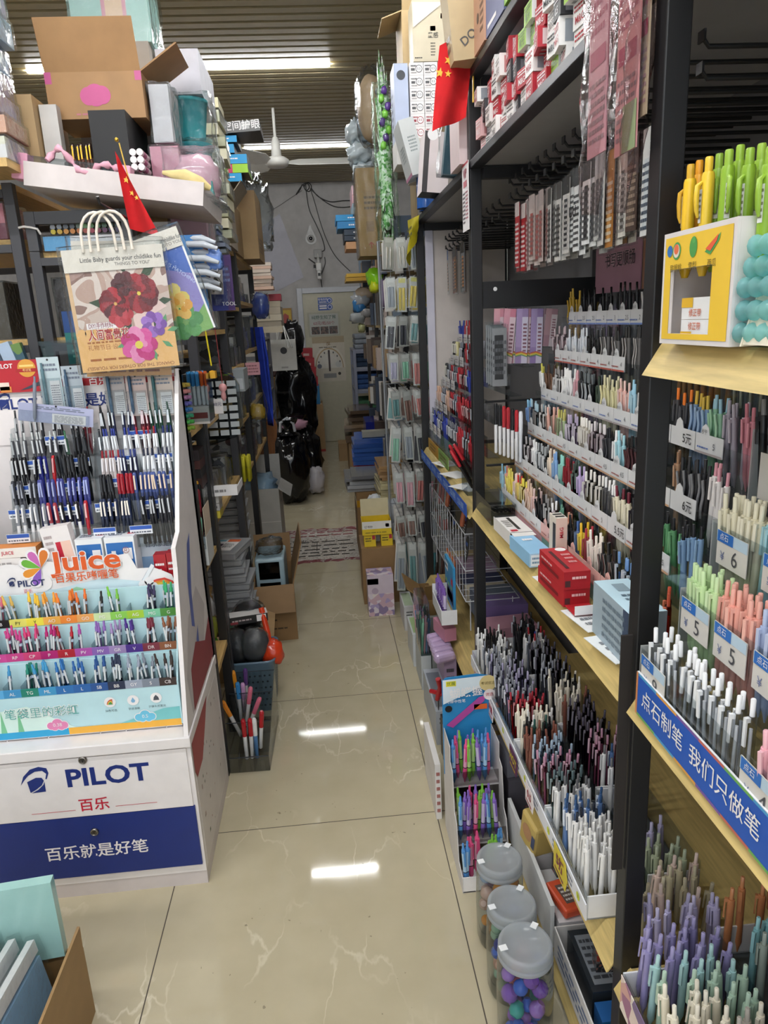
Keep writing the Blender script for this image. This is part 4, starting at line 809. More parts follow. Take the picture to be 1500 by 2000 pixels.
def big_pen(col,top):
    k = ('big',col)
    if k not in _TX:
        b = mt(col,'plastic'); mb = MB(); mb.lathe([(.004,0),(.0078,.012),(.0082,.03),(.0076,.032),(.0082,.034),(.0076,.037),(.0082,.04),(.0078,.044),(.0076,.115),(.0064,.119)],b,14)
        mb.rect((0,-.0078,0),(1,0,0),V3,-.003,.062,.003,.10,m_r('#e9e9e4'),.0004); mb.print((0,-.0082,0),(1,0,0),V3,-.0025,.065,.0025,.097,5,m_r('#8b8a60'),2,.0004); me = mb.mesh('pen')
        cl = MB().lathe([(.0048,.117),(.0048,.134),(.004,.136)],mt(top,'plastic'),14).mesh('clicker')
        cp = MB().tube([(0,-.007,.108),(0,-.013,.104),(0,-.0135,.09),(0,-.0125,.076),(0,-.0105,.068)],[.002,.003,.0032,.0028,.0015],mt(top,'plastic'),8).mesh('clip'); _TX[k] = (me,cl,cp)
    return _TX[k]
rb = random.Random(2)
BP = [(1350,321,'yellow','#f0c22c','#d9a92e'),(1367,313,'orange yellow','#eeaa22','#e9a01f'),(1386,306,'bright yellow','#efc93a','#eec53a'),(1406,300,'green','#86ad2f','#8fb43c'),(1425,292,'green','#8fb632','#97bb3f'),(1447,283,'green','#93ba30','#9ac03c'),(1466,289,'green','#86ad2a','#8db338'),(1489,280,'green','#93ba34','#9bbf41'),(1506,286,'green','#8cb32f','#93b93c')]
for i,(px,py,nm,c1,c2) in enumerate(BP):
    X = .474 + .018 * (i % 2) + .004; p = PX(px,py,X); me,cl,cp = big_pen(c1,c2)
    o = tag(ob('jumbo_pen',me,None,(X,p.y,p.z - .136),(0,0,(-2.6,-PI / 2,-PI / 2,-.6,-.3,-PI / 2,-1.2,-.9,-1.2)[i])),('fat yellow pen at the far end over the yellow box','fat orange yellow pen second from the far end','fat bright yellow pen beside the first green one','fat green pen next to the yellow pens','fat green pen second in the green group','fat green pen third in the green group','fat green pen fourth in the green group','fat green pen fifth in the green group','fat green pen at the frame edge')[i],'pen','fat fruit coloured pens')
    ob('clicker',cl,o); ob('clip',cp,o)
# cream rack with aqua bubbly rolls
cr_ = thing('pen_rack','cream card rack holding aqua bubbly rolls beside the yellow box','display rack'); CRC = m_k('#e6dcc8')
MB().prism([(.455,1.51),(.60,1.51),(.60,1.74),(.52,1.74)],.003,CRC,(0,.765,0),(1,0,0),V3).build('side',cr_); MB().prism([(.455,1.51),(.60,1.51),(.60,1.74),(.52,1.74)],.003,CRC,(0,.60,0),(1,0,0),V3).build('side',cr_)
MB().add([(.457,.60,1.512),(.457,.765,1.512),(.519,.765,1.738),(.519,.60,1.738)],[(0,1,2,3)],CRC).build('front',cr_)
aq = mt('#b4e6e8','frost')
for i,(px,py) in enumerate(((1474,480),(1466,522),(1453,562),(1450,607),(1444,650))):
    z = PX(px,py,.46).z; yb_ = PX(px,py,.46).y; mb = MB(); prof = []
    for k in range(33): prof.append((.0088 + .0026 * math.sin(k * 1.45),-.006 + k * .0045))
    prof[0] = (.004,-.007); mb.lathe(prof,aq,12)
    tag(mb.build('bubble_grip',None,(.462,yb_ - .002,z),(PI / 2,0,.06)),f'aqua bubbly roll, {("topmost", "second from top", "middle one", "fourth from top", "lowest")[i]} in the cream rack','pen','aqua bubbly rolls')
# ================================================================ near bay acrylic trays with price cards
def ytag(parent,X,y,z,t_,w_=.075):
    mb = MB(); mb.box(X - .001,X,y - w_ / 2,y + w_ / 2,z,z + .05,m_r('#d9d5ce')); O_ = (X - .001,y,z)
    mb.rect(O_,U3,V3,-w_ / 2,.034,w_ / 2,.05,m_r('#bcd3e4'),.0006); mb.rect(O_,U3,V3,-w_ / 2 + .002,.034,w_ * .05,.05,m_r('#2f6fc0'),.001); mb.text('点石',O_,U3,V3,-w_ * .24,.042,.011,PW,.0015)
    mb.text('¥',O_,U3,V3,-w_ * .28,.014,.018,m_r('#6c78a0'),.001); mb.text(t_,O_,U3,V3,w_ * .12,.017,.032,m_r('#4a4a4e'),.001); mb.build('price_tag',parent)
T3 = [(.456,1.000,[('9',.92),('4',.655)],'lowest clear tray of white jelly pens over the blue sign'),(.503,1.098,[('5',.90),('5',.81),('5',.72)],'middle clear tray of lime, coral and periwinkle pens'),(.55,1.196,[('6',.90),('5',.79)],'upper clear tray of cream and aqua pens'),(.60,1.325,[],'top clear tray with a blank white card and black pens')]
NB = []
for i,(X,z,tg,lb) in enumerate(T3):
    t = thing('pen_tray',lb,'pen tray',(0,0,0),None,'clear trays of the near bay'); NB.append(t)
    yL = (.965,.945,.955,.955)[i]
    MB().box(X,X + .002,.45,yL,z - .045,z + .055,CLR).build('front_wall',t); MB().box(X,X + .045,.45,yL,z - .05,z - .046,CLR).build('tray_floor',t); MB().box(X + .044,X + .0455,.45,yL,z - .046,z + .04,CLR).build('back_wall',t)
    MB().box(X,X + .045,yL,yL + .003,z - .05,z + .058,mt('#e9ecec','frost')).build('end_wall',t)
    for tt,y in tg: ytag(t,X - .0012,y,z,tt)
    if i == 3:
        MB().box(X - .003,X - .0015,.72,.93,z - .035,z + .03,m_r('#d5d2cc')).build('blank_card',t)
        MB().tube([(X - .006,.86,z + .02),(X - .02,.84,z - .0),(X - .022,.83,z - .06)],.0018,m_g('#6d6d70'),6).build('hook',t)
def tray_pens(X,z,y0,y1,n,stl,bd,tp,cp,nm,where,seed,dx=.02,rows=1,sc=1.12):
    rd = random.Random(seed)
    for r in range(rows):
        for i in range(n):
            p = pen('retractable_pen',f'{nm} pen {where}',f'{nm} pens {where}',(X + .012 + dx * r * .75,y1 - (y1 - y0) * (i + .5 + .4 * (r % 2)) / n,z - .045),stl,bd,tp,cp,-PI / 2 + rd.uniform(-.35,.35),rd.uniform(-.05,.05),rd.uniform(-.05,.02),.146); p.scale = (sc,sc,1)
tray_pens(.456,1.0,.72,.945,11,'click','~eef0f3','#f3f4f6','#f2f4f6','clear white','in the lowest clear tray over the blue sign',1,.02,2)
tray_pens(.456,1.0,.60,.665,4,'click','#e6a9b4','#eeb6c0','#f0c0c8','jelly pink','in the lowest clear tray over the blue sign',2,.02,2)
tray_pens(.503,1.098,.865,.935,6,'click','#c3dfa6','#cbe5b0','#d2eab8','lime green','in the middle clear tray',3,.02,2)
tray_pens(.503,1.098,.77,.862,7,'click','#eaa596','#efafa0','#f2b8aa','coral','in the middle clear tray',4,.02,2)
tray_pens(.503,1.098,.66,.766,8,'click','#a9b7d8','#b3c0de','#bcc8e4','periwinkle','in the middle clear tray',5,.02,2)
tray_pens(.55,1.196,.86,.945,7,'click','#e6dfc4','#eae4cc','#ede8d2','cream','in the upper clear tray',6,.02,2)
tray_pens(.55,1.196,.72,.855,9,'click','#9fcfd9','#a9d6df','#b2dce4','aqua blue','in the upper clear tray',7,.02,2)
tray_pens(.60,1.325,.82,.95,8,'click','#232326','#8a8a8d','#3a3a3d','black and clear','in the top clear tray',8,.02,1)
# blue sign along the front of the shelf
mb = MB(); ya,yb_ = .50,.963; zA,zB = .955,1.012; mb.box(.4505,.4535,ya,yb_,.948,1.018,m_r('#e6e8ec')); O_ = (.4505,yb_,.948); Ls = yb_ - ya
mb.rect(O_,U3,V3,.006,.004,Ls,.066,m_r('#1d57b8'))
rb_c = ['#c96a5a','#6fae5a','#4f9fd0','#e0a24a','#7a55a0']
for k in range(8): mb.rect(O_,U3,V3,.006 + k * .06,.0,.066 + k * .06,.004,mt(rb_c[(k + 1) % 5],'print'),.0008); mb.rect(O_,U3,V3,.006 + k * .06,.066,.066 + k * .06,.070,mt(rb_c[(k + 2) % 5],'print'),.0008)
mb.rect(O_,U3,V3,0,0,.006,.07,m_r('#d08a5a'),.0008)
mb.text('点石制笔',O_,U3,V3,.085,.036,.032,PW,.0014,bold=.006); mb.text('我们只做笔',O_,U3,V3,.245,.036,.032,PW,.0014,bold=.006)
tag(mb.build('shelf_sign'),'long blue shelf sign with white writing under the clear pens','sign')
# ================================================================ pastel pens on the lower shelf, near bay
LIL = ('click','#b3add0','#bdb8d8','#bdb8d8','lilac'); SAG = ('click','#a5b096','#aeb8a0','#aeb8a0','sage green'); PNB = ('click','#d3bcb2','#dac5bc','#dac5bc','pinkish beige'); OLV = ('click','#b3aa8e','#bbb298','#bbb298','olive beige')
DLL = ('click','#8f88b8','#a19ac6','#a19ac6','deep lilac'); AQP = ('click','#a3c9cc','#b0d4d6','#b0d4d6','aqua'); MNT = ('click','#a9c4b2','#b4cebc','#b4cebc','mint'); CRP = ('click','#e6dfcc','#eae4d4','#eae4d4','cream'); GRB = ('click','#a8a29a','#b2aca4','#b2aca4','grey beige'); PIK = ('click','#d9b3b6','#e0bec0','#e0bec0','pale pink')
TEA = ('click','#7fb0b6','#8fbcc2','#8fbcc2','teal'); SGG = ('click','#8f9a92','#99a49c','#99a49c','sage grey'); GRY_ = ('click','#908f92','#9b9a9d','#9b9a9d','plain grey'); ORB = ('click','#b5764e','#bd8058','#bd8058','orange brown')
for k,(a,b_) in enumerate(((.47,.935),)):
    tray_('clear front pen tray with floral card on the near bay lower shelf',.438,.60,.45,.935,ZT,.055,None); tray_('rear clear pen tray on the near bay lower shelf',.61,.78,.45,.96,ZT + .04,.06,None)
    MB().box(.61,.78,.45,.96,ZT,ZT + .039,mt('#cfd6da','frost')).build('riser',[x for x in C.objects if x.get('label','').startswith('rear clear pen tray on the near')][0])
n3 = ctray('pastel_pen',(.46,.484,.508,.532,.556,.58),.655,.935,.027,ZT + .005,[(.70,[PIK,GRB]),(.735,[GRB,PIK]),(.765,[GRB,CRP]),(.79,CRP),(.82,[MNT,CRP]),(.85,MNT),(.88,AQP),(9,DLL)],41,'in the front tray of the near lower shelf',sc_=1.18,L=.15)
n4 = ctray('pastel_pen',(.625,.652,.68,.71),.70,.96,.03,ZT + .045,[(.745,[LIL,GRY_]),(.80,[GRY_,SGG]),(.84,SGG),(.87,[SGG,TEA]),(.90,TEA),(9,ORB)],42,'in the rear tray of the near lower shelf',sc_=1.18,L=.15,drop=.25)
n5 = ctray('pastel_pen',(.47,.495,.52,.548,.576,.60,.63),.975,1.20,.027,ZT - .01,[(1.0,LIL),(1.02,[LIL,PNB]),(1.06,OLV),(1.10,[PNB,OLV]),(1.15,SAG),(9,LIL)],43,'behind the near post on the lower shelf',sc_=1.18,L=.15)
for o in [x for x in C.objects if x.get('label','').endswith('behind the near post on the lower shelf')]:
    if .452 > o.location.x / o.location.y or (o.location.y > .985 and o.location.y < 1.03 and o.location.x < .5) or o.location.x / o.location.y < .50: bpy.data.objects.remove(o)
MB().box(.4355,.437,.45,.935,ZT - .02,ZT + .05,picmat('floral_card',['#e9d6cc','#a3708c','#d9a9a0','#efe2d6','#7f6a90'],30)).build('floral_card',[x for x in C.objects if x.get('label','').startswith('clear front pen tray with floral')][0])
# refill packs hanging in the near bay
def hang_pack(name,lb,grp,x,y,z,w,h,cols,seed,rz=0,thick=.006,rx=0):
    """flat clear pack hanging from a hook, facing the aisle; z is its top"""
    t = thing(name,lb,'packaged refill',(x,y,z),(rx,0,rz),grp); mb = MB(); rd = random.Random(seed)
    mb.box(-.0006,.0006,-w / 2 + .003,w / 2 - .003,-h + .004,-.004,mt(cols[0],'print')); O_ = (-.0006,0,-h)
    mb.rect(O_,U3,V3,-w * .5 + .003,h * .78,w * .5 - .003,h * .99,mt(cols[1],'print'),.0005)
    mb.rect(O_,U3,V3,-w * .2,h * .1,w * .2,h * .72,mt(cols[2],'print'),.0007); mb.print(O_,U3,V3,-w * .36,h * .06,w * .36,h * .7,9,mt(cols[3],'print'),seed,.001); mb.build('card',t)
    MB().box(-thick / 2,thick / 2,-w / 2,w / 2,-h,0,mt('#fbfcfc','film',.5)).build('clear_sleeve',t); return t
rh = random.Random(9)
pal = [('#e6e6e6','#1b1b1e','#f0f0f0','#4a4a4d'),('#f0f0ef','#f0f0ef','#2a2a2d','#7a7a7d'),('#dcd9d6','#8f8a86','#e9e6e3','#55524f'),('#c9c9cc','#3a3a40','#dcdce0','#66666c')]
nmz = ['black headed white','white with dark panel','grey headed','silver grey']
for i in range(7):
    p = pal[i % 4]; hang_pack('refill_pack',f'{nmz[i % 4]} refill pack hanging over the fat fruit coloured pens','refill packs in the near bay',.66 + rh.uniform(-.02,.02),.55 + i * .055,1.85,.045,.24,p,i,rh.uniform(-.1,.1))
# ================================================================ packs hanging in the middle bay
seq = [('#b3242c','#d8c9c6','#c23a40','#efe0de','red fronted',4),('#c9b7b2','#b9a8a4','#a8524e','#8a6a66','pinkish striped',6),('#d9d4d0','#4b4744','#6e6a68','#3c3a39','dark headed',3),('#cfcac6','#1d1d20','#2c2c30','#b9b5b2','zigzag black and white',3),
       ('#f0f0f0','#2b2b2e','#f4f4f4','#3a3a3d','white with letter U',2),('#efefef','#1a1a1c','#1d1d1f','#4d4d50','white with black block',3),('#d8d6d3','#cfcfd2','#4a4a4e','#78767a','grey',2),('#b5772c','#c08232','#d89a52','#efe0c8','orange brown',1),('#efe9df','#efe9df','#4a4642','#a9a4a0','cream with a dark pen',2),('#4a362c','#3c2c24','#55402f','#a08a78','chocolate brown',3),('#f0f0ef','#f0f0ef','#dfe6ea','#3a4a60','white with round blue badge',2),('#2f5a48','#dfe4e0','#3c6a55','#9ab0a4','dark green',2),('#e9ecef','#e0c23a','#f0f0f2','#9aa0a8','white with yellow tip',2)]
y = 2.15; i = 0; rh = random.Random(17)
tot = sum(s[5] for s in seq); dy = (2.15 - 1.12) / tot
for s in seq:
    for j in range(s[5]):
        y -= dy; tilt = rh.uniform(-.12,.12); q = .57 / y
        z = 1.855 if s[4] != 'white with yellow tip' else 1.80
        for d in range(2):
            if q > .46: continue
            t = hang_pack('refill_pack',f'{s[4]} refill pack hanging in the middle bay' + (' behind its twin' if d else ''),f'{s[4]} packs hanging in the middle bay',.575 + .03 * d + rh.uniform(-.008,.008),y + (.006 * d),z - rh.uniform(0,.012),.044,rh.choice((.165,.175,.18)),s[:4],i,tilt,.007)
            if s[4] == 'white with letter U' and not d: MB().text('U',(-.0045,0,-.09),U3,V3,0,0,.03,BLK,.001,bold=.03).build('letter',t)
            i += 1
# two big curved clear bags of brushes hanging in front of the near post
for k,(px0,px1,py1,Y,c0,lb) in enumerate(((1133,1198,415,1.22,'#b9858f','long clear bag with pink card hanging at the far side'),(1186,1255,412,1.12,'#c58a8c','long clear bag with pink and green card hanging next to it'),(1236,1262,330,1.06,'#a3907a','narrow brown clear bag nearest the black post'))):
    X = .43 + .008 * k; p0,p1 = PX((px0 + px1) / 2 - 4,py1,X),PX((px0 + px1) / 2 + 14,-60,X)
    yy = p0.y; t = thing('hanging_bag',lb,'bag',(X,yy,p0.z),None,'long clear bags hanging by the near post'); Hh = p1.z - p0.z + .08; w_ = .086 if k < 2 else .05
    mb = MB(); R = []
    for q in range(13):
        f = q / 12; ww = w_ * (1 if f > .35 else max(.10,(f / .35) ** .7)); ring = []
        for a in range(14):
            an = 2 * PI * a / 14; ring.append((.016 * math.sin(an) * (1 + .25 * math.sin(q * 1.7 + a)),ww / 2 * math.cos(an) + .012 * (1 - f) ** 2 * 2,Hh * f))
        R.append(ring)
    mb.ring(R,mt('#efe6e6','film',1.4),False,False); mb.build('clear_bag',t)
    mb = MB(); pts = [(w_ * -.44,Hh * .30),(w_ * .44,Hh * .30),(w_ * .44,Hh),(w_ * -.44,Hh)]; O_ = (0,0,0)
    mb.box(-.001,.001,-w_ * .42,w_ * .42,Hh * .2,Hh,mt(c0,'print'))
    mb.rect((-.001,0,0),U3,V3,-w_ * .34,Hh * .50,w_ * .34,Hh * .56,m_r('#9a2f50')); mb.print((-.001,0,0),U3,V3,-w_ * .36,Hh * .6,w_ * .36,Hh * .95,8,m_r('#a05064'),k); mb.print((-.001,0,0),U3,V3,-w_ * .36,Hh * .24,w_ * .36,Hh * .46,7,m_r('#8a6a70'),k + 4)
    if k == 1: mb.rect((-.001,0,0),U3,V3,-w_ * .1,Hh * .2,w_ * .42,Hh * .36,m_r('#8a9a72'),.0009)
    mb.build('card',t)
# ---------------------------------------------------------------- far end of the middle bay, seen past the far post
pk = [('#d48a9a','#e0a3ae','#dfc0c8','pink'),('#d9849a','#e2a0b0','#efd0d8','pink'),('#d79aa8','#d990a0','#efe3e6','pink'),('#a58ab8','#b59ac6','#dfd4e8','purple'),('#c9849a','#d79aac','#e9ccd4','pink'),('#9a80b4','#ad96c4','#dcd2e6','purple'),('#b08a9a','#bf9aa8','#dccfd4','dusky'),('#a8808c','#b89098','#d6c6ca','dusky')]
for i,(a,b_,c_,nm) in enumerate(pk):
    Y = 2.19 - .004 * (i % 2); px = 975 + i * 14.5 + (6 if i == 1 else 0); p = PY(px,603,Y); h_ = .16 if i < 6 else .11; w_ = .036
    t = thing('refill_pack',('pink pack with rainbow nearest the far post','pink pack leaning second from the far post','wide pink pack with rainbow third along','purple pack with rainbow fourth along','pink pack between the two purple ones','purple pack with rainbow sixth along','dusky pink pack seventh along the side hooks','last dusky pack of the side hooks')[i],'packaged refill',(p.x,Y - .012,p.z),(0,.10 if i % 3 == 1 else .03,0),'rainbow packs on the side hooks'); mb = MB(); mb.box(-w_ / 2,w_ / 2,0,.002,-h_,0,mt(a,'print')); O_ = (0,0,-h_)
    mb.rect(O_,U,V,-w_ / 2,h_ * .3,0,h_,mt(b_,'print')); mb.rect(O_,U,V,0,0,w_ / 2,h_ * .85,m_r(c_))
    if i < 6:
        for q,cc in enumerate(('#c9493f','#e0a93a','#d9c95a','#6a9a6a')): mb.decal(O_,U,V,[(-w_ / 2,.02 + .012 - q * .003),(0,.036 - q * .003),(w_ / 2,.03 - q * .003),(w_ / 2,.027 - q * .003),(0,.033 - q * .003),(-w_ / 2,.017 + .012 - q * .003)],m_r(cc),.0012)
    mb.print(O_,U,V,w_ * .1,h_ * .2,w_ * .4,h_ * .75,8,m_r('#8a4a5c'),i,.0014); mb.build('card',t); MB().box(-w_ / 2 - .002,w_ / 2 + .002,-.002,.004,-h_ - .004,.004,FILM).build('clear_sleeve',t)
for i in range(4):
    Y = 2.188 - .007 * i; p = PY(960 + i * 4,628 + 2 * i,Y); mb = MB(); w_,h_ = .05,.18; t = thing('refill_pack',('outermost','second','third','innermost')[i] + ' clear pack of black refills beside the far post','packaged refill',(p.x,Y - .02,p.z),None,'clear packs of black refills')
    MB().box(-w_ / 2,w_ / 2,-.003,.003,-h_,0,FILM).build('clear_sleeve',t); mb.box(-w_ / 2 + .003,w_ / 2 - .003,.0,.001,-h_,-.01,m_r('#8f8f92')); mb.rect((0,0,-h_),U,V,-.015,.02,.012,.15,m_r('#2b2b2e')); mb.print((0,0,-h_),U,V,-.02,.03,.02,.14,5,m_r('#5a5a5e'),i,.0012); mb.build('card',t)
# pens, boxes and refills behind the far post
def small_box(name,lb,px,py,Y,w,d,h,col,fm=None,decs=(),rz=0,group=None):
    p = PY(px,py,Y); return carton(name,lb,'box',p.x - w / 2,p.x + w / 2,Y - d / 2,Y + d / 2,p.z,p.z + h,col,fm,decs,rz,group)
sb = thing('corner_shelf','small black side shelf behind the far post','shelf')
for z_,x1_ in ((1.30,.70),(1.10,.62)): MB().box(.497,x1_,2.185,2.196,z_ - .006,z_,BK).build('side_rail',sb)
rt = random.Random(3)
for i,(c1,c2) in enumerate([('#e6e6e8','#1b1b1e'),('#e6e6e8','#1b1b1e'),('#e6e6e8','#a8242e'),('#e6e6e8','#a8242e'),('#e6e6e8','#1b1b1e'),('#e6e6e8','#b0262f'),('#dfe3ea','#dfe3ea')]):
    p = PY(969 + i * 8,885 + i * 3,2.10 - .012 * i); pen('stick_pen',('black','black','red','red','black','red','white')[i] + ' topped stick pen standing behind the far post','stick pens behind the far post',(p.x,p.y,p.z),'cap',c1,c2,c2,0,0,0,.15)
# ================================================================ far bay: end panel, steps, hanging packs, shelf
MB().box(.50,.86,3.374,3.384,.975,1.93,m_t('#cfc6c0')).build('end_panel',rack2)
MB().box(.495,.53,3.36,3.372,.975,1.93,m_t('#c9c6d4')).build('edge_trim',rack2)
rk2 = thing('acrylic_pen_rack','clear acrylic stairs of red and blue pens in the far bay','pen rack')
R2 = [(.63,1.45,3.06),(.59,1.36,2.88),(.55,1.265,2.70),(.515,1.165,2.50),(.485,1.065,2.36)]
K2 = [('click','#a3242e','#b02a34','#b53a42','red'),('click','#2b3a90','#2c3c98','#3a4aa8','blue'),('click','~d8c9c9','#a3242e','#d0b0b0','clear red'),('click','~d0d2d8','#70737c','#c8cad0','clear'),('cap','#e9e4d8','#1d1d20','#e0dcd0','white and black'),('cap','#e6dfd2','#d8cf9a','#e6dfd2','cream'),('click','#c9a08a','#d0a890','#d8b8a4','copper')]
kr = [[1,0,3,0,3],[4,5,3,3,0,3],[4,3,2,3,0,2,3,1],[6,3,6,2,3,0,2,3],[3,1,3,1,3,3,0,3,0]]
r2 = random.Random(8)
for r,(X,z,yn) in enumerate(R2):
    MB().box(X - .0015,X + .0005,2.25,3.35,z - .055,z + .012,CLR).box(X,X + .037,2.25,3.35,z - .058,z - .055,CLR).build('step',rk2)
    y = 3.34; k = kr[r]; n = int((3.34 - yn) / .0155); rn = ('top','second','third','fourth','lowest')[r]
    for i in range(n):
        stl,bd,tp,cp,nm = K2[k[int(i / n * len(k))]]; y -= .0155
        if r2.random() < .2: continue
        pen('ball_pen',f'{nm} pen in the {rn} acrylic row of the far bay',f'{nm} pens in the {rn} far bay row',(X + .017,y,z - .054),stl,bd,tp,cp,-PI / 2,r2.uniform(-.06,.06),r2.uniform(-.07,.04),.142)
    for i in range(3):
        MB().box(X - .0035,X - .002,3.26 - .11 * i - .04,3.26 - .11 * i + .035,z - .008,z + .03,m_r('#d5d3d2')).print((X - .0035,3.26 - .11 * i,z),U3,V3,-.03,0,.03,.02,2,m_r('#9a8a8a'),i).build('price_tag',rk2)
for i,(c,nm) in enumerate((('#c9c5c0','white and blue headed'),('#8f4a3a','orange and black printed'),('#7f5c3c','brown striped'),('#5a6a5a','green grey'),('#8a8a8e','plain grey'),('#6c5c54','dark brown'))):
    hang_pack('refill_pack',f'{nm} refill pack on the far bay hooks',None,.585 + .012 * (i % 2),3.30 - .085 * i,1.84,.05,.19,(c,'#3a6ab0' if i == 0 else '#2b2622','#c9c0b4' if i % 2 else '#d98a3a','#3f3a36'),50 + i,r2.uniform(-.1,.1))
    hang_pack('refill_pack',f'{nm} refill pack behind its twin on the far bay hooks',None,.62 + .012 * (i % 2),3.28 - .085 * i,1.84,.05,.19,(c,'#3a6ab0' if i == 0 else '#2b2622','#c9c0b4' if i % 2 else '#d98a3a','#3f3a36'),60 + i,r2.uniform(-.1,.1))
# blue price strip and papers on the shelf
mb = MB(); mb.box(.4455,.447,2.27,3.36,.908,.952,m_r('#1f55b4'))
for i in range(7): mb.text('文具 制笔',(.4455,3.27 - .15 * i,.93),U3,V3,0,0,.026,m_r('#a9c4ea'),.001,bold=.01)
tag(mb.build('shelf_label'),'blue lettered strip along the edge of the far bay shelf','shelf label')
for i,(y,lb) in enumerate(((2.95,'white printed paper on the far bay shelf'),(2.72,'folded white paper over the blue strip'),(2.5,'small white paper close to the far post'))):
    carton('paper_slip',lb,'paper',.455,.54,y - .06,y + .06,.956,.9575,m_r('#e9e7e4'),None,[('T','p',.15,.2,.8,.8,4,m_r('#b98a8a'),i)] if i == 0 else (),.3 + .1 * i)
for i,(y0_,y1_,c,lb) in enumerate(((3.05,3.33,'#b5862a','orange brown card front of the far bay pen stairs'),(2.80,3.04,'#7a9a4a','green card front of the far bay pen stairs'))):
    MB_ = MB().box(.478,.481,y0_,y1_,.957,1.01,m_r(c)); MB_.print((.478,(y0_ + y1_) / 2,.96),U3,V3,-.08,.01,.08,.04,2,m_r('#6f5a2a'),i); tag(MB_.build('advert_card'),lb,'sign')
for i in range(6): pen('stick_pen','black patterned pen lying in a bundle beside the far post' ,'black patterned pens by the far post',(.475 + .012 * (i % 3),2.30 + .02 * i,1.0 + .02 * (i % 2)),'cap','#1c1a1c','#b52a34','#1c1a1c',-PI / 2,.5,.1 * i,.15)
cs = thing('clear_pen_box','small clear box of blue and red pens on the far bay shelf edge','pen box',(.49,2.42,.956)); MB().box(-.02,.03,-.05,.05,0,.10,CLR2).build('box_body',cs)
# wire basket with brush packs under the shelf
wb = thing('wire_basket','white wire basket with copper handled brush packs under the blue strip','basket',(.47,2.85,.54)); wm = m_g('#c9ccd2')
for z in (0,.12,.26): MB().tube([(0,-.42,z),(0,.42,z),(.2,.42,z),(.2,-.42,z),(0,-.42,z)],.0022,wm,5).build('ring_wire',wb)
for i in range(15):
    y = -.42 + .06 * i; MB().tube([(0,y,.26),(0,y,0),(.2,y,0)],.0014,wm,4).build('wire',wb)
for i in range(4):
    MB().tube([(.02 if i % 2 else .18,-.4 if i < 2 else .4,-.125),(.02 if i % 2 else .18,-.4 if i < 2 else .4,0)],.0022,wm,5).build('leg',wb)
for i,(px,py,lb) in enumerate(((878,955,'brush pack with copper handle at the far end of the wire basket'),(886,1000,'black oval brush card in front in the wire basket'),(908,990,'brush pack with copper handle beside the far post'),(911,1040,'black oval brush card low in the wire basket'))):
    X = .52; p = PX(px,py,X); t = thing('brush_pack',lb,'packaged brush',(X,p.y,p.z - .07),(0,.15,0)); mb = MB()
    mb.prism([(.034 * math.cos(a * PI / 10),.055 * math.sin(a * PI / 10)) for a in range(20)],.002,BLK,(0,0,0),U3,V3); O_ = (-.0022,0,0)
    mb.rect(O_,U3,V3,-.018,.015,.018,.03,m_r('#3a5aa0')); mb.print(O_,U3,V3,-.02,-.03,.02,.005,3,m_r('#c9c9c9'),i); mb.build('card',t)
    if i % 2 == 0: MB().lathe([(.008,0),(.011,.02),(.009,.05),(.011,.10),(.006,.13)],m_g('#a85f44'),12).build('handle',t,(-.012,0,-.01))
# blue and orange cards, purple pens in a white tray
zz = .416
carton('card_pack','orange backed card pack behind the blue one','packaged pens',.475,.482,2.70,2.88,zz,zz + .19,m_r('#c9672c'),None,[('L','r',.05,.05,.95,.95,m_r('#e9e0d6'))],0,ch=.002)
carton('card_pack','blue card pack with barcode and green leaves behind purple pens','packaged pens',.458,.468,2.63,2.82,zz,zz + .185,m_r('#3a93c4'),None,[('L','r',.08,.72,.42,.9,PW),('L','p',.1,.75,.4,.88,1,BLK),('L','r',.02,.1,.98,.4,m_r('#26336a')),('L','r',.1,.42,.25,.5,m_r('#8fc45a')),('L','r',.4,.42,.55,.5,m_r('#8fc45a')),('L','r',.7,.42,.85,.5,m_r('#8fc45a')),('L','r',.1,.15,.9,.35,m_r('#d5dae4')),('L','r',.75,.55,.95,.7,RED)])
tp = thing('pen_tray','white card tray of fat purple pens by the blue card pack','pen tray',(.43,2.66,.40))
MB().box(-.035,.027,-.11,.11,0,.003,WF).build('tray_floor',tp); MB().box(-.035,-.032,-.11,.11,0,.06,WF).build('front_wall',tp); MB().box(-.035,.027,-.113,-.11,0,.06,WF).build('end_wall',tp); MB().box(-.035,.027,.11,.113,0,.09,WF).build('end_wall',tp)
for i in range(8):
    pen('grip_pen','fat white and purple pen in the white card tray','fat purple pens in the white card tray',(.415,2.575 + .024 * i,.404),'grip','#cdbfe0','#7a58a8','#7a58a8',-PI / 2 + .3 * (i % 3 - 1),0,.0,.14)
# oddments on the low shelf of the far bay and the dark space under the middle bay
rq = random.Random(77)
lowc = ['#3b3634','#5a4a46','#8a7a86','#c9bcc9','#463c52','#2b2a2e','#7a6a5a','#a89a90']
for i in range(9):
    y = 2.3 + .12 * i; h = rq.uniform(.08,.2)
    carton('gift_box',f'{("pink", "dark", "lilac", "pale", "plum", "black", "brown", "beige", "grey")[i]} box on the bottom shelf of the far bay','box',.50,.62,y,y + .10,.077,.077 + h,picmat('gift%d' % i,[lowc[i % 8],lowc[(i + 3) % 8],'#d9cfd6'],40),None,(),rq.uniform(-.1,.1))
    y = 2.3 + .12 * i
    carton('notebook_box',f'{("rose", "violet", "slate", "cream", "navy", "mauve", "taupe", "sand", "ash")[i]} coloured flat box on the low shelf of the far bay','box',.53,.70,y,y + .11,.417,.417 + rq.uniform(.04,.15),mt(['#b98a9a','#6a5a8a','#5a6474','#d9d0bc','#2f3a5a','#a38a9e','#8a7a6c','#c9b48a','#8f8f92'][i],'print'),None,(),rq.uniform(-.1,.1))
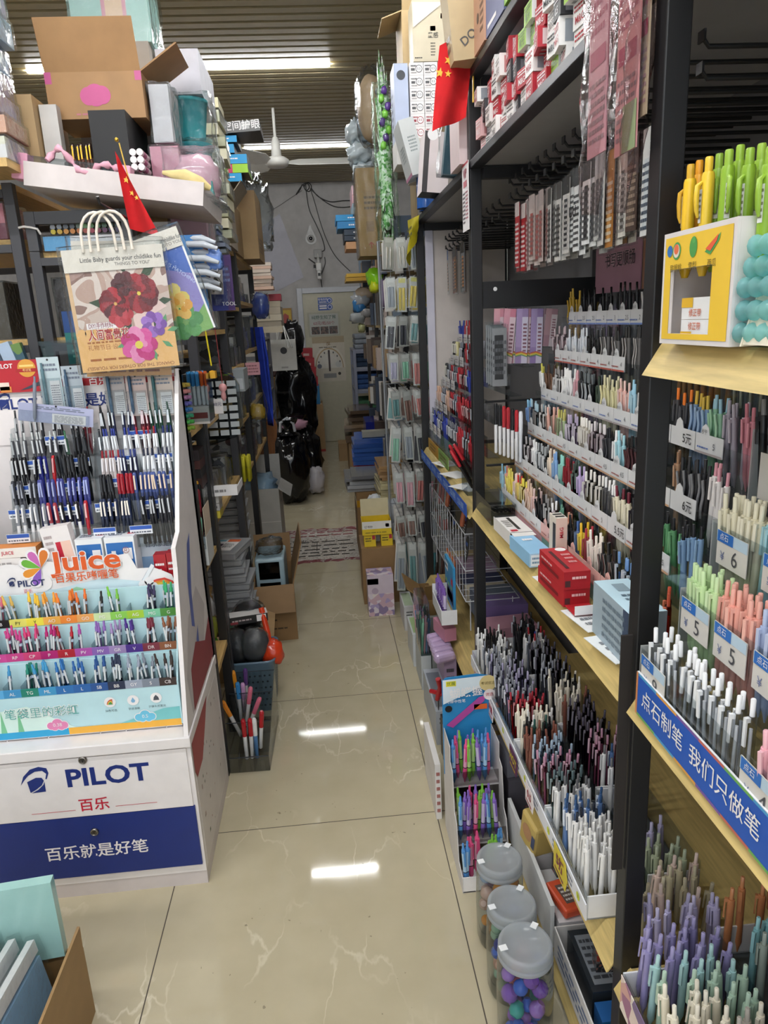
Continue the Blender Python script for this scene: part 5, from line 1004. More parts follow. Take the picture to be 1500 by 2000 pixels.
gold_lb = 'black foil pack of stationery in the heap under the middle bay'
for i in range(22):
    y = 1.22 + .042 * i; X = .50 + rq.uniform(0,.06)
    a = picmat('foil%d' % (i % 5),['#1b1a1c','#2c2a2d','#5a5654',['#8a3a2a','#b9b0aa','#6a3a44','#c9762a','#7a7a80'][i % 5]],45,'noise',.25)
    o = carton('foil_pack',f'{ORD[i] if i < 20 else ("last but one", "last")[i - 20]} black foil pack from the near post under the middle bay','packaged stationery',X,X + .13,y - .016,y + .016,.0755,.0755 + rq.uniform(.10,.19),a,None,(),rq.uniform(-.12,.12),'black foil packs heaped under the middle bay',0,rq.uniform(-.12,.12),0)
# ================================================================ small white and red cartons on the upper shelf of the middle bay
rc = random.Random(13); zc0 = 1.985
CT = [('#e9e7e4','#efedea','#8e959c','M&G','#b32030','white with red letters'),('#e9e7e4','#e4e2df','#7a828c','M&G','#20242a','white with black letters'),('#b0202e','#b52434','#d9c0c0','M&G','#f0e6e6','red'),('#8fb83a','#ececea','#a9403a','晨光','#4a6a1a','white with lime end'),('#26262a','#2c2c30','#6a6a70','0.5','#e6e6e6','black'),('#e9e2de','#efe9e6','#c98a8a','20支','#6a6a6a','white printed'),('#dfa8a8','#e6b6b6','#c08080','橡皮','#f6eaea','pink')]
ki = 0
for c in range(16):
    y = 2.165 - .0625 * c; z = zc0; lv = 0
    while z < 2.145 and lv < 4:
        k = rc.choice((0,0,1,2,2,3,4,5)) if c else (6 if lv < 2 else 0); A = CT[k]; h = rc.choice((.036,.042,.047)); w = rc.uniform(.048,.056); dp = rc.uniform(.09,.11); ov = rc.uniform(-.012,.012)
        if z + h > 2.175: break
        o = carton('refill_carton',f'{A[5]} small carton, {("bottom layer", "second layer", "third layer", "top layer")[lv]}, {ORD[c] if c < 16 else "last"} column from the far post','box',.478 + ov,.478 + ov + dp,y - w,y,z,z + h,mt(A[1],'print'),{'L': mt(A[0] if k in (2,3,4) else A[1],'print'),'F': mt(A[1],'print')},
                   [('L','t',A[3],.5,.3,.017,mt(A[4],'print'),0,w * .8),('L','p',.1,.6,.9,.9,2,mt(A[4],'print'),ki),('F','r',.1,.12,.8,.88,mt(A[2],'print')),('F','t',A[3],.88,.5,.014,mt(A[4],'print'),PI / 2),('D','p',.1,.1,.9,.9,2,m_r('#8a8a8a'))],rc.uniform(-.16,.16),'small cartons piled on the upper shelf')
        ki += 1; z += h + .0008; lv += 1
# boxes on the very top
def topbox(name,lb,x0,x1,y0,y1,z0,z1,c,decs=(),rz=0,rx=0,ry=0,fm=None,group=None,ch=0): return carton(name,lb,'box',x0,x1,y0,y1,z0,z1,c,fm,decs,rz,group,ch,rx,ry)
KR = m_k('#a98a62'); KR2 = m_k('#b3966c'); ztop = 2.213
A = fr(858,-20,905,108,2.16); topbox('cardboard_carton','tan cardboard carton lettered on its side above the red flag',.40,.56,2.10,2.19,ztop,2.46,m_k('#b5a17c'),[('F','t','DOO晨光',.5,.3,.03,m_r('#4a4a4a'),.6),('L','p',.2,.1,.8,.3,2,m_r('#6a6050'))],.0,0,-.10)
topbox('cardboard_carton','pinkish orange carton with printed ovals beside the post top',.455,.60,1.98,2.10,ztop,2.5,m_r('#c99a80'),[('L','o',.4,.25,.012,m_r('#5a4a44')),('L','o',.4,.5,.012,m_r('#5a4a44')),('L','p',.6,.1,.9,.4,5,m_r('#7a5a4c'))])
topbox('cardboard_carton','slate blue carton with white drawing on the top shelf',.458,.60,1.80,1.975,ztop,2.36,m_r('#5f6690'),[('L','o',.3,.6,.02,PW),('L','r',.1,.1,.6,.16,PW)])
topbox('cardboard_carton','lime green carton on the top shelf',.455,.60,1.64,1.785,ztop,2.33,m_r('#86b93a'),[('L','r',.1,.1,.9,.3,m_r('#5a8a1f'))])
# ---------------------------------------------------------------- heap on top of the far bay (z from 1.985)
ZF = 1.985
for col_ in range(2):
    for lv in range(6):
        z0 = 2.275 + lv * .047; red = lv < 2; c_ = m_r('#9c2f3a') if red else m_r('#4a4a4c')
        topbox('refill_carton',f'small white carton, {("lowest", "second", "third", "fourth", "fifth", "topmost")[lv]} of the {("left", "right")[col_]} column on the far bay top',.435 + .058 * col_,.491 + .058 * col_,3.24,3.36,z0,z0 + .046,m_r('#e9e4e2'),[('F','r',.1,.35,.38,.55,c_),('F','o',.68,.5,.014,c_),('F','o',.68,.5,.0115,PW,.0011),('F','t','0.5',.68,.5,.012,c_),('F','p',.08,.62,.5,.85,1,c_,lv),('F','p',.1,.1,.5,.28,1,m_r('#8a8484'),lv)],0,group='small white cartons in two columns')
topbox('cardboard_carton','flat cardboard carton supporting the two columns of small cartons',.43,.62,3.22,3.38,2.12,2.2735,m_k('#cfc7bd'))
topbox('cardboard_carton','grey carton under the flat carton on the far bay top',.47,.66,3.20,3.38,ZF,2.118,m_k('#8f867c'))
topbox('pen_carton','cream carton with a diagonal fold and upright writing',.452,.585,3.24,3.36,2.559,2.775,m_r('#cfc4aa'),[('F','r',.02,.02,.98,.98,m_r('#cdc2a8')),('F','t','墨感',.62,.42,.022,m_r('#3a3632')),('F','r',.54,.5,.7,.58,RED),('F','p',.54,.08,.68,.32,5,m_r('#5a544a')),('F','r',.86,.7,.98,.78,RED),('F','p',.05,.04,.3,.08,1,BLK)],0)
o = [q for q in C.objects if q.get('label') == 'cream carton with a diagonal fold and upright writing'][0]; MB().decal((0,-.0605,0),U,V,[(-.064,.12),(.064,.208),(-.064,.208)],m_r('#d9cfc8'),.002).build('fold_panel',o)
# open cardboard carton behind it
def open_carton(name,lb,x0,x1,y0,y1,z0,z1,m,flaps,rz=0,t=.004,decs=(),fmat=None,rx=0):
    """open box: thin walls, floor and the given flaps {'F': angle outwards from vertical}"""
    w,d,h = x1 - x0,y1 - y0,z1 - z0; T = thing(name,lb,'box',((x0 + x1) / 2,(y0 + y1) / 2,z0),(rx,0,rz)); mb = MB()
    mb.box(-w / 2,w / 2,-d / 2,d / 2,0,t,m); mb.box(-w / 2,w / 2,-d / 2,-d / 2 + t,t,h,m); mb.box(-w / 2,w / 2,d / 2 - t,d / 2,t,h,m); mb.box(-w / 2,-w / 2 + t,-d / 2 + t,d / 2 - t,t,h,m); mb.box(w / 2 - t,w / 2,-d / 2 + t,d / 2 - t,t,h,m)
    deco(mb,(w,d,h),decs); mb.build('box_body',T)
    for f,(an,ln) in flaps.items():
        mb = MB(); L = w if f in 'FK' else d; mb.box(-L / 2 + .002,L / 2 - .002,-t / 2,t / 2,0,ln,fmat or m)
        loc,r0 = {'F': ((0,-d / 2 + t / 2,h),0),'K': ((0,d / 2 - t / 2,h),PI),'L': ((-w / 2 + t / 2,0,h),-PI / 2),'R': ((w / 2 - t / 2,0,h),PI / 2)}[f]
        mb.build('flap',T,loc,(an,0,r0)).rotation_mode = 'XYZ'
    return T
open_carton('cardboard_carton','open tan carton behind the cream carton on the far bay top',.43,.64,3.40,3.62,2.46,2.80,m_k('#b39a70'),{'F': (.3,.08),'L': (1.9,.09)},0,.004,[('F','t','EPS 0.5',.75,.85,.03,BLK)])
topbox('cardboard_carton','plain tan carton holding up the open tan carton',.47,.70,3.392,3.62,1.987,2.458,m_k('#9c8560'))
topbox('pen_carton','pale blue upright box beside the two columns of small cartons',.372,.43,3.26,3.40,2.2755,2.56,m_r('#aab4cc'),[('L','p',.2,.1,.5,.7,6,m_r('#4a5470')),('F','o',.5,.85,.018,m_r('#2b3038'))])
topbox('pen_carton','thick white board under the pale blue upright box',.37,.428,3.24,3.40,2.18,2.275,m_r('#d9d6d2'))
t_ = topbox('pen_carton','white box with pale print leaning below the small cartons',.40,.46,3.0,3.18,2.10,2.30,m_r('#d3d7d6'),[('F','p',.3,.4,.8,.7,5,m_r('#8f9a9a')),('L','p',.3,.3,.8,.6,5,m_r('#a9b2b2')),('L','r',.0,.0,1,.06,m_r('#c98aa8'))],0,0,-.25)
# teal book in a clear bag, orange box, pink white box
b = thing('bagged_book','clear bag with a dark teal book standing on the far bay front beam','bag',(.50,2.48,ZF + .001),(0,.12,0)); MB().box(-.075,.075,-.018,.018,.0,.21,m_r('#24505f')).rect((0,-.018,0),U,V,.0,.03,.05,.07,m_r('#5f8a60')).print((0,-.018,0),U,V,-.06,.12,.03,.19,3,m_r('#123a48'),2).build('book',b)
wrapbox(b,(.16,.05,.29),mt('#f2f4f4','film',1.6),.014,3,.006,14)
topbox('gift_box','amber orange box standing against the far post top',.445,.478,2.28,2.32,2.17,2.34,m_r('#c9862c'),[('F','r',.1,.6,.9,.95,m_r('#b8442c')),('F','o',.5,.2,.011,m_r('#e6c07a')),('L','r',.2,.2,.8,.8,m_r('#d99a4a'))])
topbox('gift_box','pale pink box supporting the amber orange box',.44,.50,2.25,2.40,ZF,2.168,m_r('#d9c4c4'))
topbox('gift_box','tilted pinkish white box with black underside near the yellow cloth',.405,.50,2.80,2.93,ZF + .012,2.20,m_r('#dccfcf'),[('F','r',.0,.0,.2,1,m_r('#3a3638')),('F','o',.3,.95,.02,PW)],0,.0,.10,{'D': BLK})
tin = thing('tin_can','blue tin full of coloured twist ties under the leaning white box','tin',(.47,3.10,ZF)); MB().lathe([(.042,0),(.042,.15),(.040,.152)],m_g('#2a5fae'),18,cap1=False).lathe([(.040,.10),(.040,.152)],m_g('#1c2c50'),18,cap1=False).build('can',tin)
tw = random.Random(1)
for i in range(30):
    a = tw.uniform(0,6.28); r = tw.uniform(0,.03); MB().tube([(r * math.cos(a),r * math.sin(a),.06),(r * 1.3 * math.cos(a),r * 1.3 * math.sin(a),.16),(r * 3 * math.cos(a) + tw.uniform(-.02,.02),r * 3 * math.sin(a),.2)],.0016,mt(tw.choice(['#c93a6a','#d9c23a','#3a9a5a','#d9762a','#8a3a9a','#e6e0d0']),'plastic'),4).build('twist_tie',tin)
topbox('tin_box','dark blue tin box beside the tin of twist ties',.45,.53,3.16,3.20,ZF,2.15,m_g('#24447c'))
# flags
def flag(lb,P0,P1,L,sway,stars_scale=1.0,seed=0,tp=1.0):
    """small red flag on a short stick: P0 top corner, cloth falls; built as a gridded cloth sheet"""
    T = thing('paper_flag',lb,'flag',P0); n,mrows = 10,14; vs = []; fs = []
    W,Hh = L
    for j in range(mrows + 1):
        for i in range(n + 1):
            u,v = i / n,j / mrows; x = W * u * (tp + (1 - tp) * v) + sway[0] * v + sway[2] * v * v; z = -Hh * v - sway[1] * u; y = .018 * math.sin(u * 5 + v * 2 + seed) * (.3 + v) - .004
            vs.append((x,y,z))
    for j in range(mrows):
        for i in range(n): a = j * (n + 1) + i; fs.append((a,a + n + 1,a + n + 2,a + 1))
    mb = MB(); mb.add(vs,fs,mt('#c4161c','fab'),True)
    def at(u,v):
        i,j = min(int(u * n),n - 1),min(int(v * mrows),mrows - 1); fu,fv = u * n - i,v * mrows - j; A = lambda a,b_: Vector(vs[b_ * (n + 1) + a]); return (A(i,j) * (1 - fu) + A(i + 1,j) * fu) * (1 - fv) + (A(i,j + 1) * (1 - fu) + A(i + 1,j + 1) * fu) * fv
    st_ = MB()
    for (u,v,r,rot) in [(p[0],p[1],p[2] * stars_scale,p[3]) for p in P1]:
        c = at(u,v); pts = [c + Vector((math.sin(rot + k * PI / 5) * (r if k % 2 == 0 else r * .4),-.004,math.cos(rot + k * PI / 5) * (r if k % 2 == 0 else r * .4))) for k in range(10)]
        st_.add([c + Vector((0,-.004,0))] + pts,[(0,1 + k,1 + (k + 1) % 10) for k in range(10)],m_r('#e9b93a'))
    mb.build('cloth',T); st_.build('star_print',T)
    return T
p0 = PY(905,88,2.17); fl = flag('red flag with yellow stars hanging at the top of the far post',(p0.x - .065,2.17,p0.z),[(.08,.33,.014,.2),(.28,.24,.012,.4),(.30,.40,.010,.1),(.55,.10,.012,0),(.52,.28,.010,.5)],(.10,.215),(-.03,-.04,.0),1,2)
MB().tube([(.095,.01,.06),(.09,.0,-.14)],.0025,m_g('#d9b24a'),6).build('stick',fl)
# price list hanging on the far post
pl_ = thing('price_list','narrow white VIP price list hanging on the far post','sign',(0,0,0)); a = PX(927,285,.452); mb = MB(); hA = .185; yA = 2.20
mb.box(.4535,.455,yA - .005,yA + .085,1.80,1.80 + hA,m_r('#e9e4e4')); O_ = (.4535,yA + .085,1.80)
mb.text('VIP',O_,U3,V3,.045,hA - .03,.034,m_r('#a3324a'),.001,bold=.02); mb.rect(O_,U3,V3,.02,hA - .065,.07,hA - .048,m_r('#c06a74')); mb.print(O_,U3,V3,.008,.02,.042,.11,8,m_r('#6a6468'),3); mb.print(O_,U3,V3,.048,.03,.082,.11,8,m_r('#b0707a'),6); mb.rect(O_,U3,V3,0,hA - .006,.09,hA,m_r('#b0404e')); mb.build('sheet',pl_)
# yellow cloth bag hanging under the beam corner
yc = thing('yellow_bag','crumpled yellow cloth hanging at the corner of the far bay beam','cloth',(0,0,0)); vs = []; fs = []
q0 = PX(787,408,.43); q1 = PX(826,425,.45)
for j in range(9):
    for i in range(9):
        u,v = i / 8,j / 8; y = 3.52 + (3.12 - 3.52) * u * (1 - .5 * v); z = 1.965 + .03 * (1 - u) - (.20 * (1 - .75 * u)) * v; vs.append((.44 + .02 * math.sin(u * 6 + v * 3) * v,y,z))
for j in range(8):
    for i in range(8): a = j * 9 + i; fs.append((a,a + 1,a + 10,a + 9))
mb = MB(); mb.add(vs,fs,mt('#d9c91f','fab'),True); mb.print((.425,3.35,1.9),U3,V3,-.08,0,.1,.05,2,m_r('#5a5a1a'),2,.0); mb.build('cloth_sheet',yc)
# ================================================================ back wall, door, fan, cables
O = (0,YB - .036,0)
def bk(px,py,Y=YB - .036): p = PY(px,py,Y); return p.x,p.z
def wallsign(name,lb,cat,x0,y0,x1,y1,Y,m,fn=None,th=.002):
    A = fr(x0,y0,x1,y1,Y); w_,h_ = A[1] - A[0],A[3] - A[2]; mb = MB(); mb.box(-w_ / 2,w_ / 2,0,th,-h_ / 2,h_ / 2,m)
    if fn: fn(mb,w_,h_)
    return tag(mb.build(name,None,((A[0] + A[1]) / 2,Y - th,(A[2] + A[3]) / 2)),lb,cat)
O0 = (0,0,0)
def f1(mb,w_,h_):
    b = m_r('#2f57a8')
    for s_ in (1,-1):
        mb.rect(O0,U,V,-w_ * .5,(.02 if s_ > 0 else -.5 ) * h_,w_ * .3,(.5 if s_ > 0 else -.02) * h_,b); mb.disc(O0,U,V,w_ * .28,s_ * h_ * .25,h_ * .24,b,.001); mb.disc(O0,U,V,w_ * .28,s_ * h_ * .25,h_ * .17,PW,.0014); mb.disc(O0,U,V,w_ * .28,s_ * h_ * .25,h_ * .13,b,.0018)
    mb.text('有电危险',O0,U,V,-w_ * .16,h_ * .34,h_ * .2,PW,.002); mb.print(O0,U,V,-w_ * .42,h_ * .08,w_ * .08,h_ * .22,2,PW,1,.002)
    for q in (-.16,-.34): mb.rect(O0,U,V,-w_ * .42,(q - .05) * h_,w_ * .08,(q + .06) * h_,PW,.002)
wallsign('door_sticker','blue sticker with two round marks on the cream door','sticker',621,581,650,606,YB - .036,m_t('#c2bda6'),f1,.001)
def f2(mb,w_,h_):
    mb.text('纯野生知了猴',O0,U,V,0,h_ * .33,h_ * .2,m_r('#4f6a58'),.001,0,1,.01,w_ * .9); mb.text('60元/瓶/50个',O0,U,V,0,h_ * .05,h_ * .19,m_r('#a85a60'),.001,0,1,.01,w_ * .9)
    for q in range(3): mb.rect(O0,U,V,-w_ * .45 + q * w_ * .31,-h_ * .46,-w_ * .16 + q * w_ * .31,-h_ * .1,picmat('cicada_photo',['#3a2a24','#5a4032','#7a5a48','#2a1e1a'],60))
o = wallsign('paper_notice','laminated price notice with brown pictures on the cream door','notice',605,613,661,654,YB - .036,m_r('#cfcdc4'),f2)
A = fr(603,611,664,657,YB - .04); wv = wrapbox(o,(A[1] - A[0],.004,A[3] - A[2]),mt('#f4f6f6','film',2.0),.008,5,.002,12,8); wv.location = (0,0,-(A[3] - A[2]) / 2)
def f3(mb,w_,h_):
    tan = m_r('#b3a284'); pal_ = m_r('#d5cdbd'); dk = m_r('#4a3a2c')
    mb.rect(O0,U,V,-w_ / 2,h_ * .36,w_ / 2,h_ / 2,tan)
    for r,c,l in ((.50,'#d9d3c4',.0012),(.45,'#b39a74',.0016),(.42,'#d9d4c8',.002),(.33,'#c3bcae',.0024),(.325,'#dad6cc',.0028)): mb.decal(O0,U,V,[(r * h_ * math.cos(a * PI / 24) * .62 * 1.15,-h_ * .2 + r * h_ * math.sin(a * PI / 24)) for a in range(25)],m_r(c),l)
    for a in range(1,8): an = a * PI / 8; mb.decal(O0,U,V,[(.37 * h_ * .7 * math.cos(an) + dx,-h_ * .2 + .37 * h_ * math.sin(an) + dz) for dx,dz in ((-.008,-.012),(.008,-.012),(.008,.012),(-.008,.012))],m_r('#5a5a58'),.0034)
    mb.rect(O0,U,V,-w_ * .03,-h_ * .27,w_ * .03,h_ * .2,m_r('#3f3030'),.004)
    mb.text('超',O0,U,V,0,h_ * .33,h_ * .09,m_r('#8a6a3a'),.004,bold=.02); mb.print(O0,U,V,-w_ * .3,h_ * .24,w_ * .3,h_ * .29,1,m_r('#7a7464'),2,.004)
    mb.rect(O0,U,V,-w_ * .2,-h_ * .42,w_ * .2,-h_ * .32,m_r('#8a8a88'),.003); mb.disc(O0,U,V,w_ * .3,-h_ * .33,.02,m_r('#3a342c'),.003); mb.disc(O0,U,V,w_ * .28,-h_ * .12,.04,m_r('#c9c9c4'),.003); mb.disc(O0,U,V,-w_ * .32,-h_ * .15,.03,m_r('#6a7080'),.003)
wallsign('dial_poster','tan poster with a round dial and dark hand on the cream door','poster',612,657,674,745,YB - .036,m_r('#cdc5b4'),f3)
# framed print, board, red decorations at the left of the door
def f4(mb,w_,h_):
    mb.rect(O0,U,V,-w_ * .42,-h_ * .42,w_ * .42,h_ * .42,m_r('#c9a92c')); mb.decal(O0,U,V,[(-w_ * .3,-h_ * .3),(w_ * .2,-h_ * .4),(w_ * .25,h_ * .2),(-w_ * .05,h_ * .3),(-w_ * .32,h_ * .1)],m_r('#a8443c'),.001)
wallsign('framed_print','yellow print with red figure shape beside the door frame','picture',546,602,571,650,YB - .01,mt('#a8803a','wood'),f4,.02)
def f5(mb,w_,h_):
    for i in range(2):
        for j in range(3): cx,cz = -w_ * .25 + w_ * .5 * i,-h_ * .33 + h_ * .33 * j; mb.disc(O0,U,V,cx,cz,w_ * .19,m_r('#c9923a'),.001); mb.disc(O0,U,V,cx,cz,w_ * .14,m_r('#5a1a18'),.0014); mb.text('福',O0,U,V,cx,cz,w_ * .18,m_r('#c9a04a'),.002)
wallsign('red_banner','dark red festive sheet with golden circles left of the door','decoration',556,686,584,752,YB - .3,m_r('#6a1c1c'),f5,.004)
wallsign('red_pole_board','thin red upright board edge against the door frame','board',579,662,584,738,YB - .09,m_r('#9c1f24'),None,.03)
# pale board on the wall: slanting outline, real thickness
brd = [bk(*p,YB - .02) for p in ((500,452),(546,417),(593,541),(538,570),(505,560))]
tag(MB().prism(brd,-.012,m_t('#a5a3ad'),(0,YB - .004,0),U,V).build('wall_board'),'pale lilac board fixed askew on the back wall','board')
# cameras and cables
cw = thing('wall_camera','white dome camera in a teardrop plate on the back wall','camera',(bk(607,466)[0],YB - .002,bk(607,466)[1]))
td = [(0,.16)] + [(.072 * math.cos(a * PI / 12 - PI / 2 * 0 + .5),.072 * math.sin(a * PI / 12 + .5)) for a in range(0)]
td = [(.0,.17)] + [(.07 * math.cos(.75 - k * (PI + 1.5) / 14),.07 * math.sin(.75 - k * (PI + 1.5) / 14)) for k in range(15)]
MB().prism(td[::-1],.012,m_p('#b9b8b4'),(0,0,0),U,V).build('plate',cw); MB().lathe([(.045,0),(.04,.03),(.026,.05)],m_p('#c9c8c5'),16).build('dome',cw,(0,-.012,0),(PI / 2,0,0)); MB().lathe([(.024,.0),(.02,.014),(.006,.02)],m_g('#111114'),14).build('lens',cw,(0,-.06,0),(PI / 2,0,0))
x_,z_ = bk(622,515); c2 = thing('wall_camera','white bullet camera with two aerials above the door','camera',(x_,YB - .002,z_)); wp = m_p('#cfcdc8')
MB().box(-.05,.05,-.07,0,.07,.17,m_t('#8f8d88'),None,.006).build('junction_box',c2); MB().tube([(0,-.05,.07),(0,-.09,.03),(0,-.1,0)],.018,wp,10).build('bracket',c2); MB().box(-.035,.035,-.20,-.06,-.10,.0,wp,None,.012).build('camera_body',c2)
MB().box(-.026,.026,-.23,-.16,-.20,-.09,wp,None,.01).build('camera_head',c2); MB().box(-.016,.016,-.236,-.229,-.16,-.125,BLK).build('lens',c2)
MB().tube([(-.04,-.1,.0),(-.12,-.1,.06)],.008,BLK,6).build('aerial',c2); MB().tube([(.0,-.1,.0),(.0,-.1,.12)],.007,wp,6).build('aerial',c2); MB().tube([(-.05,-.16,-.02),(-.05,-.16,-.06)],.014,BLK,8).build('aerial_joint',c2)
def cable(lb,pts,r=.006,Y=YB - .012,col='#26241f'):
    P = [Vector((bk(px,py,Y)[0],Y,bk(px,py,Y)[1])) for px,py in pts]; Q = []
    for i in range(len(P) - 1):
        a,b_,c_,d = P[max(i - 1,0)],P[i],P[i + 1],P[min(i + 2,len(P) - 1)]
        for k in range(6):
            t = k / 6; Q.append(.5 * ((2 * b_) + (c_ - a) * t + (2 * a - 5 * b_ + 4 * c_ - d) * t * t + (3 * b_ - a - 3 * c_ + d) * t ** 3))
    Q.append(P[-1]); return tag(MB().tube(Q,r,mt(col,'plastic'),5).build('cable'),lb,'cable')
cable('black cable dropping from the ceiling to the bullet camera',[(597,362),(600,388),(605,412),(618,440),(629,465),(634,486),(629,491)])
cable('thin black cable falling in a long curve towards the right racks',[(606,368),(616,400),(625,432),(637,466),(655,500),(684,530)],.005)
cable('upper black cable running right along the back wall',[(608,368),(622,384),(645,394),(672,392),(700,392)],.007)
cable('lower black cable sagging right along the back wall',[(607,370),(630,390),(650,402),(668,405),(690,403)],.006)
cable('fine grey wire slanting down left over the pale board',[(590,372),(570,385),(545,402),(522,415)],.003,col='#5a5854')
cable('black wire from the bullet camera down to the door frame',[(634,502),(635,515),(628,535),(627,545),(629,562)],.006)
cable('coil of black cable at the top of the back wall',[(590,360),(585,372),(578,380),(590,362),(600,358),(604,366),(598,372),(594,364),(602,357),(608,364),(604,374),(596,370),(592,360)],.006)
# ceiling fan
fp = PY(541,318,6.45); fan = thing('ceiling_fan','white three bladed ceiling fan before the rear tube light','fan',fp); FW = m_t('#cfcdc6')
MB().lathe([(.012,.10),(.012,ZC - fp.z - .002)],FW,10).build('rod',fan); MB().lathe([(.03,.04),(.042,.05),(.036,.15),(.02,.19)],FW,14).build('canopy_cup',fan)
MB().lathe([(.03,-.035),(.08,-.03),(.098,-.01),(.098,.02),(.07,.04),(.03,.05)],FW,22).build('motor',fan)
for an in (.02,2.35,3.98):
    mb = MB(); mb.add([(q,s_ * w_,s_ * w_ * .55 + dz) for dz in (.004,0) for q,s_,w_ in ((.09,-1,.025),(.09,1,.025),(.18,1,.06),(.60,1,.065),(.62,-1,.06),(.18,-1,.055))],[(0,1,2,3,4,5),(11,10,9,8,7,6),(0,6,7,1),(1,7,8,2),(2,8,9,3),(3,9,10,4),(4,10,11,5),(5,11,6,0)],FW); mb.build('blade',fan,None,(0,0,an))
# floor advertisement stuck on the tiles
fa = MB(); P = [PZ(*p).xy for p in ((560,1090),(563,1030),(600,1022),(690,1018),(704,1060),(700,1082),(650,1090))]
y0f,y1f = 4.60,5.42; X0f,X1f = -.45,.21
edge = []
rg = random.Random(6)
for i in range(15): edge.append((X0f + (X1f - X0f) * i / 14,y0f + rg.uniform(-.02,.025)))
for i in range(9): edge.append((X1f + rg.uniform(-.012,.02),y0f + .05 + (y1f - y0f - .1) * i / 8))
for i in range(15): edge.append((X1f - (X1f - X0f) * i / 14,y1f + rg.uniform(-.03,.03)))
for i in range(9): edge.append((X0f + rg.uniform(-.02,.012),y1f - .05 - (y1f - y0f - .1) * i / 8))
fa.prism(edge,.0012,picmat('worn_sheet',['#7a3a3e','#8d5054','#a59a92','#80444a'],9,'noise',.6),(0,0,0))
inn = [(x * .97 + (-.12) * .03,y0f + .055 + (y - y0f) / (y1f - y0f) * (y1f - y0f - .15)) for x,y in edge]; fa.decal((0,0,.0012),(1,0,0),(0,1,0),inn,picmat('worn_white',['#c3bdb4','#cdc8c0','#b3aba0','#c9c4bc','#8f857a'],22,'noise',.6),.0004)
for i,(y,c) in enumerate(((5.28,'#8d4247'),(5.20,'#94494c'),(5.04,'#3a3634'),(4.95,'#3f3b38'),(4.86,'#3a3634'),(4.79,'#403c3a'),(4.72,'#37332f'))):
    fa.print((0,0,.0014),(1,0,0),(0,1,0),X0f + .05 + (.08 if i == 1 else 0),y,X1f - .06,y + .05,1,m_r(c),40 + i,.0008)
fa.text('代办',(0,0,.0014),(1,0,0),(0,1,0),-.25,5.1,.06,m_r('#3a3634'),.0009); fa.rect((0,0,.0014),(1,0,0),(0,1,0),-.125,4.85,-.12,5.08,m_r('#3a3634'),.0009)
tag(fa.build('floor_sticker'),'worn white advertisement with red border stuck on the floor tiles','floor sticker')
# ================================================================ goods on top of the left racks (top board z=2.045)
ZL = 2.046
bag_m = mt('#eef2f2','film',1.7)
def wrapped(name,lb,cat,x0,x1,y0,y1,z0,z1,col,decs=(),rz=0,amp=.008,seed=0,group=None,fm=None,n=6):
    o = carton(name,lb,cat,x0,x1,y0,y1,z0,z1,col,fm,decs,rz,group); wrapbox(o,(x1 - x0,y1 - y0,z1 - z0),bag_m,amp,seed,.004,14,n); return o
# white shallow carton that sticks out over the rack end, tilted
A = fr(45,315,395,400,2.52)
wc = thing('cardboard_tray','long white carton tray jutting out over the dark grey rack','box',(-.612,2.50,1.974),(0,.145,0)); mb = MB()
WC = m_k('#d3cac8'); w2 = .272
mb.box(-.275,w2,0,.45,0,.004,WC); mb.box(-.275,w2,0,.004,.004,.07,WC); mb.box(-.275,w2,.446,.45,.004,.07,WC); mb.box(-.275,-.271,.004,.446,.004,.07,WC); mb.box(w2 - .004,w2,.004,.446,.004,.07,WC); mb.build('tray_body',wc)
# pink handled clear case, plastic sheet inside the tray
cc = thing('craft_case','clear craft case with pink ends and ribbon in the white tray','case',(-.735,2.515,2.012),(0,.145,0));
PK = m_p('#e6a6bd'); MB().box(-.18,.16,0,.05,0,.07,mt('#dfe3e4','clear',1.8)).build('clear_body',cc)
for a in (-.19,.12): MB().box(a,a + .05,-.003,.053,-.002,.075,PK,None,.004).build('end_cap',cc)
rbn = []
for i in range(24): t = i / 23; rbn.append((-.08 + .22 * t,-.006 + .01 * math.sin(i),.06 + .045 * math.sin(t * 9) * (1 - t)))
MB().tube(rbn,[.009 + .005 * math.sin(i * 2.1) for i in range(24)],mt('#e3aabb','fab'),5).build('ribbon',cc)
sh_ = thing('plastic_sheet','loose clear plastic sheet lying over the white tray end','plastic sheet',(-.42,2.52,1.985),(0,.145,0)); vs = []; fs = []
for j in range(9):
    for i in range(17): vs.append((-.16 + .30 * i / 16,.03 * j,.05 - .0035 * i + .012 * noise.noise(Vector((i * .5,j * .7,3)))))
for j in range(8):
    for i in range(16): a = j * 17 + i; fs.append((a,a + 1,a + 18,a + 17))
mb = MB(); mb.add(vs,fs,bag_m); mb.build('sheet',sh_)
MB().tube([(-.05,.01,.05),(.02,.0,.045),(.07,.0,.03),(.10,.01,.02)],[.006,.022,.02,.008],mt('#d9c58a','fab'),7).build('cream_rag',sh_)
# open tan carton held high on the tray
oc = open_carton('cardboard_carton','open tan carton with pink printed fruit tilted back on the left rack',-.842,-.53,2.72,2.96,2.25,2.39,m_k('#a77f54'),{'F': (.30,.15),'R': (1.0,.15)},0,.005,[('F','o',.5,.5,.034,m_r('#c24a86')),('F','o',.43,.48,.028,m_r('#c24a86'),.0009),('F','o',.57,.5,.028,m_r('#c24a86'),.001),('F','p',.28,.06,.74,.14,1,m_r('#b86a78'),3),('F','r',0,.75,.07,1,m_r('#c0528a')),('F','r',.93,.8,1,1,m_r('#c0528a'))],rx=-.0)
